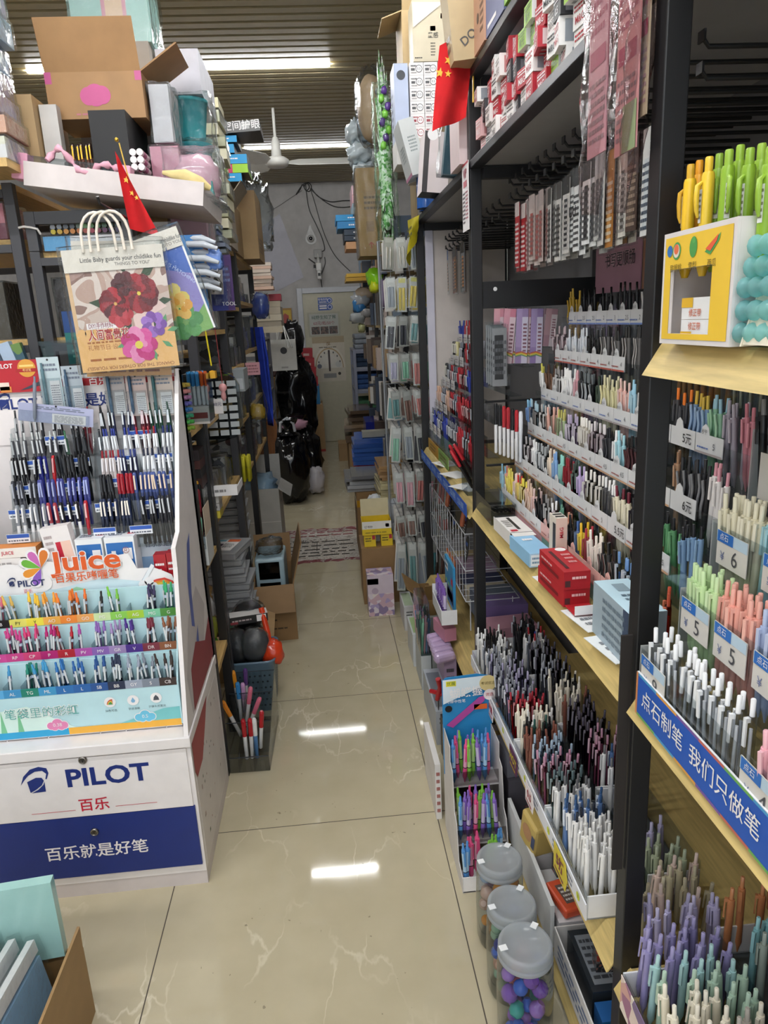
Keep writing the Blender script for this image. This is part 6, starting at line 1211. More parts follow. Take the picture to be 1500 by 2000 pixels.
# black box and goods under it
topbox('shoe_box','black glossy box supporting the open tan carton',-.692,-.576,2.62,2.93,2.06,2.249,m_k('#161618'))
topbox('cardboard_carton','tan carton with rack of bottles behind the clear craft case',-.93,-.86,2.62,2.95,ZL + .02,2.30,KR2)
topbox('white_card','white bent card leaning next to the tan carton',-.855,-.80,2.66,2.70,ZL + .02,2.28,m_k('#c9c5c0'))
for i in range(5): pen('bottle_stick','amber topped bottle in the row beside the black box','amber bottles beside the black box',(-.775 + .014 * i,2.69 + .012 * (i % 2),2.06),'cap','#7a4a3a','#3a2a24','*#c9983a',0,0,0,.11)
for i in range(6):
    o = tag(MB().lathe([(.011,0),(.011,.10),(.007,.105)],m_g('#e6dede'),10).lathe([(.0112,.02),(.0112,.06)],m_g('#8a2a5a'),10).build('marker_tube',None,(-.563 + .022 * (i % 2),2.60,2.075 + .022 * (i // 2)),(-PI / 2,0,0)),('left bottom','right bottom','left middle','right middle','left top','right top')[i] + ' white marker tube in the pile beside the black box','marker','white marker tubes beside the black box')
# green bagged storage box above, white box, teal buckets, pink bags
wrapped('storage_bag','mint green case with pink label in a clear bag on the left pile','bag',-.80,-.53,2.98,3.2,2.56,2.93,m_p('#a9cfc6'),[('F','r',.40,.1,.72,1,m_r('#dba0ac')),('F','r',.45,.8,.65,.87,m_r('#6a5a9a'),.001),('F','r',.45,.2,.67,.4,m_r('#e6c6a8'),.001)],0,.012,2)
topbox('cardboard_carton','plain grey carton lifting the mint green case',-.82,-.54,2.965,3.2,1.986,2.558,m_k('#a39c92'))
topbox('white_box','large white box behind the open tan carton',-.53,-.375,3.02,3.42,2.40,2.55,m_k('#d3d2da'),(),0)
tb = thing('teal_bucket','upper teal bucket in a clear bag under the white box','bucket',(-.445,3.1,2.245)); MB().lathe([(.055,0),(.075,.14),(.078,.14),(.078,.152)],m_p('#3fb3ba'),20).build('bucket_body',tb); wrapbox(tb,(.17,.17,.155),bag_m,.012,4,.003)
tb = thing('teal_bucket','lower teal bucket in a clear bag under the upper one','bucket',(-.44,3.08,2.08)); MB().lathe([(.055,0),(.075,.14),(.08,.14),(.08,.158)],m_p('#35a3ab'),20).build('bucket_body',tb); wrapbox(tb,(.17,.17,.16),bag_m,.012,5,.003)
wrapped('toy_box','pink toy box wrapped in clear film under the teal buckets','box',-.53,-.40,2.95,3.2,1.862,2.165,m_r('#d9a9b8'),[('F','r',.1,.3,.9,.6,m_r('#c98a9c'))],0,.012,7)
wrapped('toy_box','wavy silver pack behind the open carton flap','box',-.52,-.455,2.76,2.94,2.18,2.36,m_r('#c9c4c8'),(),0,.014,8)
bb = thing('pink_bag','pink plastic bag with white print hanging beside the teal tray','bag',(-.40,2.82,1.98)); blob(MB(),(.17,.2,.17),m_g('#e0b0c0'),3,.12,3).build('bag_body',bb); wrapbox(bb,(.17,.2,.17),bag_m,.012,9,.004)
topbox('tray_box','small teal plastic tray at the rack corner',-.375,-.335,2.74,2.80,1.98,2.05,m_p('#2f8a8a'))
wrapped('pink_box','translucent pink case in front of the pink plastic bag','case',-.535,-.44,2.74,2.93,2.04,2.165,m_p('#d98aa0'),(),0,.006,6)
# boxes in clear wrap at the far left edge
wl = [('#e3dcc9','cream lettered'),('#d9a48a','salmon'),('#b9b0c9','lilac patterned'),('#d59a86','orange rose'),('#9ab4cf','pale blue'),('#a8c3da','blue flowered'),('#b9a9a9','mauve grey'),('#9fbcd2','sky blue'),('#d9b09a','peach'),('#a9a4b4','violet grey'),('#c9bfc4','pinkish grey'),('#8fa0b4','slate blue')]
z = 2.075
MB_ = carton('wood_board','pale wooden plank under the stack of wrapped boxes at the left edge','board',-1.35,-.89,2.41,2.61,2.05,2.074,SH)
for i,(c,nm) in enumerate(wl):
    h = (.06,.048,.055,.06,.065,.07,.06,.06,.065,.07,.075,.06)[i]; ov = rc.uniform(-.015,.02)
    wrapped('gift_set',f'{nm} gift box, {rank(i, 12, "lowest", "topmost", "bottom")} of the wrapped stack at the left edge','box',-1.32,-.885 + ov - .003 * i,2.42,2.60,z,z + h,m_r(c) if i % 3 else picmat('giftpat%d' % i,[c,'#e6e0e0','#a39ab0',c],18),[('F','p',.5,.2,.95,.8,2,m_r('#6a6a7a'),i)] if i in (0,4,8) else (),rc.uniform(-.03,.03),.006,i,'wrapped gift boxes stacked at the left edge',None,5)
    z += h + .010
# envelopes / notebooks towers along the aisle edge of the left racks
def tower(name,cat,lb,n,x1,y0,w,d,z0,h,cols,seed,group,jit=.012,wrap=True):
    rd = random.Random(seed); z = z0
    for i in range(n):
        hh = h * rd.uniform(.8,1.2); ov = rd.uniform(-jit,jit); c = cols[i % len(cols)]
        o = carton(name,f'{c[1]}{lb[0]}, {rank(i, n, "lowest", "topmost", "bottom")} of {lb[1]}',cat,x1 - w + ov,x1 + ov,y0 + rd.uniform(-.01,.01),y0 + d,z,z + hh,mt(c[0],'print'),None,(),rd.uniform(-.05,.05),group)
        if wrap and i % 2 == 0: wrapbox(o,(w,d,hh),bag_m,.006,i + seed,.003,18,4)
        z += hh + (.0085 if wrap else .002)
    return z
CR = [('#d6d0b0','cream'),('#dcd6ba','pale cream'),('#cfc8a6','beige')]
tower('card_pack','envelopes',(' wrapped card pack','the cream tower on the left rack'),12,-.372,3.54,.16,.22,1.952,.039,CR,3,'cream card packs in a tower')
SV = [('#a9b0bc','silver'),('#8f9ab0','steel blue'),('#b9bec6','pale silver'),('#5f6f9a','blue')]
tower('foil_pouch','pouches',(' foil pouch','the shiny tower on the left rack corner'),10,-.385,3.24,.14,.2,1.862,.014,SV,5,'shiny pouches in a tower',.02)
# blue shoe boxes, grey box above
BX = '#1f9ad6'
for i,(px0,py0,px1,py1,c,lb) in enumerate(((428,262,462,276,BX,'topmost blue paper box below the grey device box'),(427,279,457,297,BX,'second blue paper box from the top'),(427,299,482,318,BX,'wide blue paper box in the middle of the pile'),(430,318,484,336,'#c93a6a','magenta and lime paper box in the pile'),(432,336,472,353,BX,'lowest blue paper box on the tan carton'))):
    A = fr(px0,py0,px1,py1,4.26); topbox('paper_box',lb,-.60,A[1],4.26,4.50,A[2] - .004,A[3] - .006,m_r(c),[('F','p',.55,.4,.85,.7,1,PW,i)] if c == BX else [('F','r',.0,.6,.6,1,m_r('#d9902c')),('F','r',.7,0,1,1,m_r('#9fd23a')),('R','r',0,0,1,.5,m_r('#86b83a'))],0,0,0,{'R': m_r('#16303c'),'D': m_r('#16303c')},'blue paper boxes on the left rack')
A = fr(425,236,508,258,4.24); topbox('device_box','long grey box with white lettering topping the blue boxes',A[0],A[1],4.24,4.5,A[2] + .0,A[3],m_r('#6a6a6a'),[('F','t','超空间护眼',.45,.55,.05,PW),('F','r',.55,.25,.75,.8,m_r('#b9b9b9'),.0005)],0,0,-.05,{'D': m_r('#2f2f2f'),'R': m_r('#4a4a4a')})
zt2 = 1.952
topbox('cardboard_carton','torn tan carton under the blue paper boxes',-.58,-.43,4.22,4.5,2.21,fr(432,352,472,352,4.26)[2] - .006,m_k('#b59468'))
topbox('cardboard_carton','dark kraft carton under the torn tan one',-.60,-.42,4.22,4.6,zt2,2.208,m_k('#8f744f'))
open_carton('cardboard_carton','open grey and white carton by the shiny tower',-.60,-.41,3.86,4.18,zt2,2.16,m_k('#a39788'),{'R': (.7,.12),'F': (.25,.1)},0,.004)
A = fr(465,378,505,520,4.75); topbox('cardboard_carton','tall tan carton sealed with clear tape on the left rack',-.60,A[1],4.64,5.1,zt2,A[3],m_k('#9c7f55'),[('F','r',.55,0,.62,1,m_r('#b39a72')),('R','p',.2,.1,.8,.35,4,m_r('#5f4a30')),('F','p',.1,.3,.5,.42,3,m_r('#5f4a30'))])
bw = thing('plastic_bag','crumpled clear bags stuffed behind the tall tan carton','bag',(-.36,5.2,2.05)); mb = MB(); blob(mb,(.2,.3,.5),mt('#dfe3e4','film',2.0),12,.3,4,(22,20),2.6,.3); mb.build('bag_body',bw)
topbox('clear_box','small clear box on the tall tan carton',-.54,-.46,4.66,4.8,A[3] + .001,A[3] + .05,mt('#dfe4e6','clear',1.6))
tower('book','book',(' bound book','the pink edged stack behind the bags'),8,-.345,5.9,.16,.22,1.83,.026,[('#d9b8a4','peach'),('#cfc3b6','beige'),('#d9c9ba','ivory')],8,'books stacked behind the bags',.01,False)
tower('book','book',(' thick book','the red topped stack near the door'),6,-.30,6.1,.22,.25,1.50,.05,[('#c3b8a2','beige'),('#b5aa98','grey beige'),('#cabfa9','cream'),('#bdb29e','fawn'),('#c0b49c','straw'),('#a3283a','red')],9,'thick books in the red topped stack',.01,False)
# ================================================================ goods in the dark rack behind the pen stand (seen over and beside it)
def rackbox(name,lb,cat,x0,x1,y0,y1,z0,h,c,decs=(),rz=0,group=None,fm=None,rx=0,ry=0): return carton(name,lb,cat,x0,x1,y0,y1,z0,z0 + h,c,fm,decs,rz,group,0,rx,ry)
wrapped('book_box','blue and white wrapped box on the wooden shelf under the white tray','box',-.90,-.64,2.64,2.9,1.8325,1.878,m_r('#d9d4d8'),[('F','r',0,0,.34,1,m_r('#5a9ccc')),('F','p',.42,.35,.9,.65,1,m_r('#9a969c'),3)],0,.003,31)
pb = thing('paint_set','clear paint set with two rows of round colours on the blue box','paint set',(-.75,2.66,1.885)); MB().box(-.13,.13,0,.12,0,.032,mt('#cfd2d2','clear',1.5)).build('clear_tray',pb)
for r in range(2):
    for i in range(12): MB().lathe([(.008,0),(.0085,.012)],mt([['#d9c43a','#d9b03a','#d9963a','#d98a3a','#c9763a','#a84a3a','#a83a4a','#8a3a4a','#6a3a5a','#5a3a6a','#4a3a5a','#3a3a4a'],['#b9bcc4','#a9b0b8','#7a8088','#6a7078','#7a8a78','#7aa868','#6a9a5a','#5a8a5a','#4a6a4a','#3a5a4a','#3a4a4a','#2a3a3a']][r][i],'gloss'),10).build('paint_pan',pb,(-.117 + .0212 * i,.003,.009 + .015 * r),(PI / 2,0,0))
wrapped('pink_bag','pink wrapped bundle on the shelf at the left edge','bag',-1.28,-1.02,2.66,2.9,1.878,1.99,m_r('#d9808e'),[('F','r',0,0,1,.45,m_r('#8a4a5c'))],0,.014,33)
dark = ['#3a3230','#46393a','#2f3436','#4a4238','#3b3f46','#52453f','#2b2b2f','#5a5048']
rl = random.Random(55)
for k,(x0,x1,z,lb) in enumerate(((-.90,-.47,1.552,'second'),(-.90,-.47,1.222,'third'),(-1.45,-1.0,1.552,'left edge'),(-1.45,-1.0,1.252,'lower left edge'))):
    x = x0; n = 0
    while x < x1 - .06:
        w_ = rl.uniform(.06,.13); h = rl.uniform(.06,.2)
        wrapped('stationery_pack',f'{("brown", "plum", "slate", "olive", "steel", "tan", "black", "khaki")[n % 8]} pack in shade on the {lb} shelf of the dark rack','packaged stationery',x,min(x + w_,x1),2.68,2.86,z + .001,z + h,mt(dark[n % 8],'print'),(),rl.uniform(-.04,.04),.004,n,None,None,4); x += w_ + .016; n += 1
rackbox('book','dark blue and green box standing behind the clear bin','book',-.865,-.70,2.60,2.618,1.46,.175,m_r('#1d6f6a'),[('F','r',0,.6,1,1,m_r('#163f7a')),('F','r',.55,.25,.95,.5,m_r('#1c4a7a')),('F','p',.1,.1,.4,.3,2,m_r('#6ab0a0'))])
fb = thing('clear_bin','clear plastic bin standing behind the top of the pen stand','bin',(-.765,2.50,1.40)); mb = MB(); mb.prism([(-.10,0),(.12,0),(.13,.12),(-.115,.14)],.1,mt('#cfd6da','clear',1.8),(0,0,0),U,V); mb.build('bin_body',fb); MB().box(-.118,.133,-.104,.004,.128,.142,mt('#d9dfe2','clear',1.8)).build('rim',fb)
MB().box(-.90,-.62,2.29,2.61,1.385,1.398,SH).build('shelf_board',lr1)
for i in range(3): rackbox('file_box',('left','middle','right')[i] + ' pale blue folder leaning at the left edge behind the stand','folder',-1.13 + .055 * i,-1.09 + .055 * i,2.58,2.61,1.28,.27,m_k('#a9bcd4'),(),0,'pale blue folders at the left edge',None,0,-.25)
rackbox('picture_book','picture covered green book leaning behind the pale blue folders','book',-1.02,-.965,2.585,2.61,1.30,.24,picmat('picbook',['#4a6a3a','#a85a3a','#3a5a6a','#6a8a4a','#c98a6a'],25),(),0,None,None,0,-.2)
MB_ = tag(MB().tube([(-.962,2.612,1.905),(-.945,2.61,1.908),(-.925,2.612,1.905),(-.905,2.615,1.90),(-.90,2.625,1.885)],.004,m_p('#cfcac6'),6).build('cable_tie'),'white cable tie joining the two dark grey racks','cable tie')
# ---------------------------------------------------------------- silver pen packs and pliers hanging at the rack corner
for i in range(8):
    mb = MB(); mb.tube([(0,0,0),(.055,-.015,-.004),(.10,-.02,-.02)],[.010,.011,.006],m_g('#b9bfc6'),8); tag(mb.build('glue_tube',None,(-.425 + .008 * (i % 2),2.60 - .03 * (i % 2),1.852 - .022 * i)),f'silver tube, {rank(i, 8)} in the column hanging beside the blue kit bag','glue tube','silver tubes in a hanging column')
MB_ = carton('card_pack','blue backing card behind the column of silver tubes','packaged stationery',-.45,-.37,2.585,2.59,1.62,1.86,m_r('#2a70ac'))
tag(blob(MB(),(.05,.02,.07),m_g('#6f8fd0'),3,.35,4).build('hair_clip',None,(-.335,2.58,1.745)),'blue glossy bow clip beside the silver tubes','clip')
X0,X1,Z0,Z1 = fr(410,498,455,607,2.95); pp = thing('blister_pack','dark blue hanging tool pack in the left aisle','packaged tool',((X0 + X1) / 2,2.95,(Z0 + Z1) / 2)); w_,h_ = X1 - X0,Z1 - Z0
mb = MB(); mb.box(-w_ / 2,w_ / 2,0,.003,-h_ / 2,h_ / 2,m_r('#262f78')); mb.rect(O0,U,V,w_ * .2,-h_ * .5,w_ * .5,h_ * .5,m_r('#4a2a6a')); mb.text('TOOL',O0,U,V,w_ * .25,-h_ * .38,.02,PW,.001); mb.print(O0,U,V,-w_ * .2,.0,w_ * .4,h_ * .3,3,m_r('#6a74b0'),4,.001); mb.build('card',pp); MB().box(-w_ * .4,w_ * .4,-.02,-.001,-h_ * .4,h_ * .3,FILM).build('blister',pp)
X0,X1,Z0,Z1 = fr(411,512,435,575,2.90); pp = thing('blister_pack','grey card with silver pliers hanging over the dark blue pack','packaged tool',((X0 + X1) / 2,2.90,(Z0 + Z1) / 2),(0,.05,0)); w_,h_ = X1 - X0,Z1 - Z0
mb = MB(); mb.box(-w_ / 2,w_ / 2,0,.003,-h_ / 2,h_ / 2,m_r('#8f8c8c')); mb.rect(O0,U,V,-w_ * .4,h_ * .3,w_ * .4,h_ * .42,BLK); mb.build('card',pp); mt_ = mt('#6a6864','metal')
MB().tube([(-.012,-.008,-.05),(-.016,-.008,-.02),(-.002,-.008,.0),(.004,-.008,.035)],[.004,.005,.006,.002],mt_,8).build('plier_half',pp); MB().tube([(.016,-.012,-.05),(.018,-.012,-.02),(.003,-.012,.0),(-.003,-.012,.035)],[.004,.005,.006,.002],mt_,8).build('plier_half',pp)
# ---------------------------------------------------------------- shelves along the left aisle
def lbox(px0,py0,px1,py1,Y,d,c,name,lb,cat,decs=(),fm=None,rz=0,kind='box',x_in=.0):
    A = fr(px0,py0,px1,py1,Y); return carton(name,lb,cat,A[0] - x_in,A[1],Y,Y + d,A[2],A[3],c,fm,decs,rz)
# first bay: marker caddies, storage boxes, white drawers
cad = thing('marker_caddy','white card caddy of blue and orange markers beside the pen stand','pen holder',(0,0,0)); A = fr(356,775,400,830,2.50)
MB().box(-.47,-.395,2.50,2.605,1.241,1.30,m_k('#d9d3cf')).rect((-.43,2.50,1.25),U,V,-.03,.01,.03,.03,m_r('#8a3a3a')).build('caddy_box',cad); MB().box(-.472,-.392,2.495,2.608,1.25,1.41,mt('#cfd6d8','clear',1.6)).build('clear_front',cad)
for i in range(9):
    c = ('#3a8ac4','#3a8ac4','#4a9ad4','#d9622c','#d9622c','#3a8ac4','#8fb8d4','#d98a6a','#4a9ad4')[i]; nm = ('blue','blue','blue','orange','orange','blue','pale blue','salmon','blue')[i]
    pen('marker',f'{nm} capped marker standing in the white card caddy',f'{nm} markers in the caddy',(-.457 + .0145 * (i % 5),2.53 + .03 * (i // 5),1.302),'cap','#d9dce0',c,c,0,0,0,.115).scale = (1.2,1.2,1)
for i in range(16):
    c,nm = (('#7a9a3a','olive'),('#4a9a4a','green'),('#3a8a6a','sea green'),('#3a6aa0','blue'),('#5a5a9a','violet'),('#a87aa0','mauve'),('#c98a8a','rose'),('#b9a44a','mustard'))[i // 2]
    mb = MB(); mb.lathe([(.007,0),(.008,.004),(.008,.08),(.006,.1)],m_g(c),8); tag(mb.build('highlighter',None,(-.53 + .01 * (i % 2),2.34 + .02 * (i % 2),1.2505 + .0195 * (i // 2)),(0,PI / 2,-.15)),f'{nm} highlighter lying in the rainbow stack beside the pen stand','highlighter',f'{nm} highlighters in the rainbow stack')
MB_ = carton('card_caddy','white and red card box under the rainbow highlighters','box',-.53,-.44,2.292,2.315,1.241,1.285,m_k('#cfc6c2'),None,[('F','r',0,0,1,.2,m_r('#b85a3a')),('F','p',.2,.4,.8,.8,2,m_r('#5a4a48')),('R','r',0,0,1,.2,m_r('#b85a3a'))])
for i in range(3):
    wrapped('storage_case',('upper','middle','lower')[i] + ' clear lidded case below the card caddy by the pen stand','case',-.53,-.445,2.48,2.595,.943 - .08 * i,1.013 - .08 * i,m_p('#8f9494'),(),0,.003,i,None,None,4)
dz = thing('clear_organizer','clear rounded organizer tray with rows of slots and a price card','organizer',(-.40,3.0,1.09)); mb = MB()
mb.prism([(-.085,0),(.03,.03),(.06,.07),(.06,.24),(.045,.27),(-.0,.295),(-.085,.30)],.03,mt('#c9d0d2','clear',1.6),(0,0,0),U,V); mb.build('tray_body',dz)
for r in range(7):
    for c in range(3): MB().box(-.075 + .044 * c,-.04 + .044 * c,-.034,-.031,.04 + .033 * r,.062 + .033 * r,m_p('#b4babc')).build('slot',dz)
MB().box(-.07,-.01,-.038,-.036,.13,.19,PW).text('48元',(-.04,-.038,.16),U,V,.008,.008,.018,m_r('#3a3f6a'),.001).rect((-.04,-.038,.16),U,V,-.03,-.02,-.008,.0,RED).build('price_card',dz)
wz = thing('whistle','yellow whistle hanging on a yellow cord by the clear organizer','whistle',(-.385,2.60,1.40)); MB().tube([(0,0,.03),(-.006,0,.12),(-.012,0,.25)],.003,mt('#d9c41f','fab'),5).build('cord',wz); MB().lathe([(.0,-.012),(.014,-.012),(.014,.012),(.0,.012)],m_p('#e0a81f'),12).box(-.004,.014,-.012,.012,-.01,.03,m_p('#e0a81f')).build('whistle_body',wz,(0,0,0),(PI / 2,0,0))
dl = thing('pendant','pink little pendant hanging on a red string over the clear organizer','pendant',(-.362,2.66,1.345)); MB().tube([(0,0,.02),(-.004,0,.16),(-.008,0,.27)],.0018,mt('#7a2a2a','fab'),4).build('string',dl); MB().lathe([(.002,-.045),(.010,-.035),(.009,-.02),(.007,-.012),(.014,-.004),(.015,.006),(.010,.015),(.002,.018)],m_g('#d99a9a'),12).build('figure_body',dl)
blk = m_r('#232022')
for i,(z,h,c,nm) in enumerate(((.862,.035,'#3a2422','dark red'),(.898,.03,'#1d1b1c','black'),(.929,.03,'#4a2a28','maroon'),(.96,.035,'#2a2224','brown black'))):
    rackbox('pen_carton',f'{nm} flat carton in the pile on the low black rack','box',-.54,-.44,2.47,2.60,z + .16,h,m_r(c),[('F','p',.1,.3,.8,.7,1,m_r('#c9bcb8'),i)])
wt = thing('card_tray','white card tray sticking out under the dark flat cartons','tray',(-.43,2.72,.951)); MB().box(-.055,.085,-.08,.1,0,.004,PW).box(-.055,.085,-.08,-.077,.004,.04,PW).box(.082,.085,-.077,.1,.004,.03,PW).print((0,-.0805,0),U,V,-.04,.01,.05,.03,1,m_r('#8a8686'),3).build('tray_body',wt)
for i in range(3): rackbox('eraser_box',('white printed','grey printed','yellow')[i] + ' small box under the white card tray','box',-.50,-.42,2.66,2.74,.921 - .03 * i,.028,mt(('#c9c6c2','#b4b0ae','#c4b43a')[i],'print'),[('F','p',.1,.2,.9,.8,1,m_r('#4a4848'),i)])
for i in range(28):
    c,nm = ((('#141416','black'),) * 5 + (('#7a1f2a','dark red'),('#d9a01f','amber')))[i % 7]
    pen('felt_pen',f'{nm} felt pen in the dark bunch beside the pen stand',f'{nm} felt pens in the dark bunch',(-.495 + .0115 * (i % 6),2.355 + .022 * (i // 6),.885 + rl.uniform(-.003,.012)),'cap',c,c,c,0,rl.uniform(-.05,.05),rl.uniform(-.06,.06),.16)
fpb = thing('pen_holder','clear and white holder of black felt pens beside the pen stand','pen holder',(0,0,0)); MB().box(-.505,-.425,2.345,2.465,.781,.882,m_p('#cfd2d2')).build('holder_base',fpb); MB().box(-.427,-.425,2.345,2.465,.884,.98,m_k('#cbb9a4')).build('holder_front',fpb); MB().box(-.505,-.428,2.342,2.344,.84,.97,CLR2).build('holder_side',fpb)
for i in range(6): pen('felt_pen','mint topped clear pen in the low holder beside the pen stand','mint topped pens in the low holder',(-.50 + .012 * i,2.318,.80 + .008 * (i % 2)),'cap','#c9d0d0','#7ab8a0','#7ab8a0',0,0,.05,.15)
lh = thing('pen_holder','low clear holder with white frame under the felt pens','pen holder',(0,0,0)); MB().box(-.505,-.43,2.305,2.335,.781,.86,mt('#c4c8ca','clear',1.5)).build('holder_body',lh); MB().box(-.45,-.435,2.296,2.303,.781,.885,PW).build('frame',lh)
# second bay: yellow sticks, boxes, tape rolls, towers of lidded cases
for i in range(18): pen('glue_stick','yellow glue stick in the row on the second left rack','yellow glue sticks in a row',(-.40 - .024 * (i % 6),3.56 + .03 * (i // 6),.806),'cap','#c4bc2a','#cfc63a','#cfc63a',0,0,0,.13).scale = (1.7,1.7,1)
for i in range(6): pen('glue_stick','yellow glue stick upright on the shelf edge of the third left rack','yellow glue sticks on the shelf edge',(-.445 - .024 * (i % 3),4.26 + .03 * (i // 3),.786),'cap','#cfc62a','#d4cc3a','#d4cc3a',0,0,0,.16).scale = (1.7,1.7,1)
lbox(425,835,462,875,3.56,.2,m_r('#a9a4a0'),'white_box','white box with emblem on the shelf above the yellow glue sticks','box',[('F','o',.6,.3,.02,m_r('#5a3a34')),('F','r',.85,0,1,1,m_r('#8a3038'))])
lbox(452,722,477,765,3.56,.2,m_r('#9fa6aa'),'white_box','pale blue white box on the upper shelf of the second left rack','box',[('F','r',.4,.1,.9,.6,m_r('#c9ced2'))])
lbox(420,735,446,760,3.2,.2,m_r('#6a4a34'),'brown_box','brown carton under the green topped box in the first left rack','box',[('T','r',.5,.2,.9,.8,m_r('#8ab83a'))])
rk_c = ['#6a6a6c','#8a8684','#4a4644','#a39c94','#5a5a62','#7a6a60','#b4aeb0','#3c3a3c']
for b,(lr,y0_,y1_,zz_) in enumerate(((lr1,2.80,3.45,(.862,1.222,1.552)),(lr2,3.56,4.15,(.802,1.082,1.362,1.662)),(lr3,4.26,5.2,(.782,1.102,1.422,1.702)))):
    for k,z in enumerate(zz_):
        y = y0_; n = 0
        while y < y1_ - .08:
            d = rl.uniform(.07,.15); h = rl.uniform(.05,.2); c = rk_c[rl.randrange(8)]
            wrapped('stationery_pack',f'{("grey", "dusty", "dark", "fawn", "slate", "brown", "pale", "black", "silver", "clear", "mixed", "beige")[n % 12]} pack, shelf {("one", "two", "three", "four", "five", "six")[k]} up, {("first", "second", "third")[b]} left aisle rack','packaged stationery',-.60,-.45 + rl.uniform(-.03,.012),y,min(y + d,y1_),z + .001,z + h,m_r(c) if n % 3 else picmat('mixpk%d' % (n % 6 + b),[c,'#8f8d90','#3a3838','#b4b0ae'],30),(),rl.uniform(-.06,.06),.008,n,None,None,3); y += d + .02; n += 1
def lidded(lb,x0,x1,y0,y1,z0,h,tape,grp,top=False,rz=0):
    t = thing('marker_case',lb,'marker set',((x0 + x1) / 2,(y0 + y1) / 2,z0),(0,0,rz),grp); w_,d_ = x1 - x0,y1 - y0
    MB().box(-w_ / 2,w_ / 2,-d_ / 2,d_ / 2,0,h * .8,mt('#d3d4d6','frost'),None,.006).build('case_body',t); MB().box(-w_ / 2 - .004,w_ / 2 + .004,-d_ / 2 - .004,d_ / 2 + .004,h * .8,h,mt('#e2e4e6','frost'),None,.005).build('lid',t)
    mb = MB(); n = 9
    for i in range(n): xx = -w_ / 2 + w_ * (i + .5) / n; mb.box(xx - w_ / n * .36,xx + w_ / n * .36,-d_ / 2 + .006,d_ / 2 - .006,h * .15,h * .7,m_p('#ebebeb'))
    o = mb.build('marker_row',t); o['kind'] = 'stuff'
    if tape: MB().box(-w_ * .22,-w_ * .14,-d_ / 2 - .0055,-d_ / 2 - .0045,.0,h,mt(tape,'print')).build('sticker',t)
    if top:
        mb = MB(); mb.box(-w_ * .3,w_ * .36,-d_ * .36,d_ * .36,h + .0005,h + .0015,PW); Ot = (0,0,h + .0015)
        mb.rect(Ot,U,(0,1,0),-w_ * .3,-d_ * .36,w_ * .0,-d_ * .24,m_r('#c4443a')); mb.rect(Ot,U,(0,1,0),w_ * .1,d_ * .2,w_ * .36,d_ * .36,m_r('#d9683a')); mb.rect(Ot,U,(0,1,0),-w_ * .1,-d_ * .1,w_ * .08,d_ * .06,m_r('#3a3048')); mb.rect(Ot,U,(0,1,0),-w_ * .26,d_ * .22,w_ * .06,d_ * .33,m_r('#6ab0c4')); mb.print(Ot,U,(0,1,0),w_ * .1,-d_ * .2,w_ * .32,d_ * .1,4,m_r('#4a4a4c'),2); mb.build('label_card',t)
        for i in range(n):
            for s_ in (-1,1): MB().lathe([(.0,0),(.0075,0),(.0075,.035)],mt(['#e4e4e6','#9a8ab0','#7aa8c4','#e4e4e6','#c49a7a','#8ab09a','#e4e4e6','#b07a8a','#6a7a9a'][i],'plastic'),7).build('marker_cap',t,(-w_ / 2 + w_ * (i + .5) / n,s_ * d_ / 2 * .97,h * .55),(PI / 2 * s_,0,0))
    return t
zt = .235
for i in range(10):
    top = i == 9; x1 = -.385 + (.02,.012,.0,-.004,-.01,.004,-.014,-.024,-.02,-.02)[i] ; w_ = .165 if not top else .215
    lidded(f'see-through marker case, {rank(9 - i, 10)} of the stack on the small carton',x1 - w_,x1,3.02 + .006 * (i % 3),3.24,zt + .038 * i,.0365,('#4a8a6a' if i < 5 else '#5a5a8a' if i < 9 else None),'marker cases stacked on the small carton',top,(-.04,.05,-.02,.03,.08,-.05,.02,.1,-.04,-.22)[i])
for i in range(11): lidded(f'clear lidded case, {rank(10 - i, 11)} of the tower between the black posts',-.60,-.455 + .006 * (i % 3),3.58,3.80,.30 + .041 * i,.039,None,'clear cases in a tower between black posts',False,(-.05,.04,.02)[i % 3])
carton('cardboard_carton','plain carton under the tower of clear cases','box',-.60,-.455,3.56,3.82,.122,.298,KR)
# tape rolls, wooden paddles, blue lanyards, hanging bags
for i in range(3):
    t = thing('tape_roll',('lowest','middle','top')[i] + ' cream tape roll in the little stack behind the white box','tape',(-.57,5.33,.42 + .052 * i)); MB().lathe([(.05,0),(.095,0),(.095,.05),(.05,.05),(.05,0)],m_p('#d3ccb4'),24,cap0=False,cap1=False).build('tape_ring',t)
carton('cardboard_carton','dark carton under the tape rolls','box',-.67,-.48,5.27,5.42,0,.419,KR)
wp = mt('#8a5526','wood')
for i in range(4):
    mb = MB(); mb.prism([(-.025,-.19),(.025,-.19),(.03,.02),(.045,.06),(.05,.15),(.03,.2),(-.03,.2),(-.05,.15),(-.045,.06),(-.03,.02)],.012,wp,(0,0,0),U,V); tag(mb.build('wooden_paddle',None,(-.475 + .02 * i,5.27 + .015 * i,.70),(0,.02 * i,0)),('front','second','third','rear')[i] + ' brown wooden paddle hanging at the third left rack end','paddle','brown wooden paddles')
for i in range(7):
    X = -.43 + .006 * i; mb = MB(); mb.tube([(0,0,.3),(.008,-.01,.1),(.02,-.01,-.2),(.03,0,-.36),(.035,0,-.2),(.03,0,.1),(.012,0,.3)],.008,mt('#2540b4','fab'),5); tag(mb.build('lanyard',None,(X,5.06 - .012 * i,1.25)),'bright blue lanyard in the bunch on the third left rack post','lanyard','bright blue lanyards in a bunch')
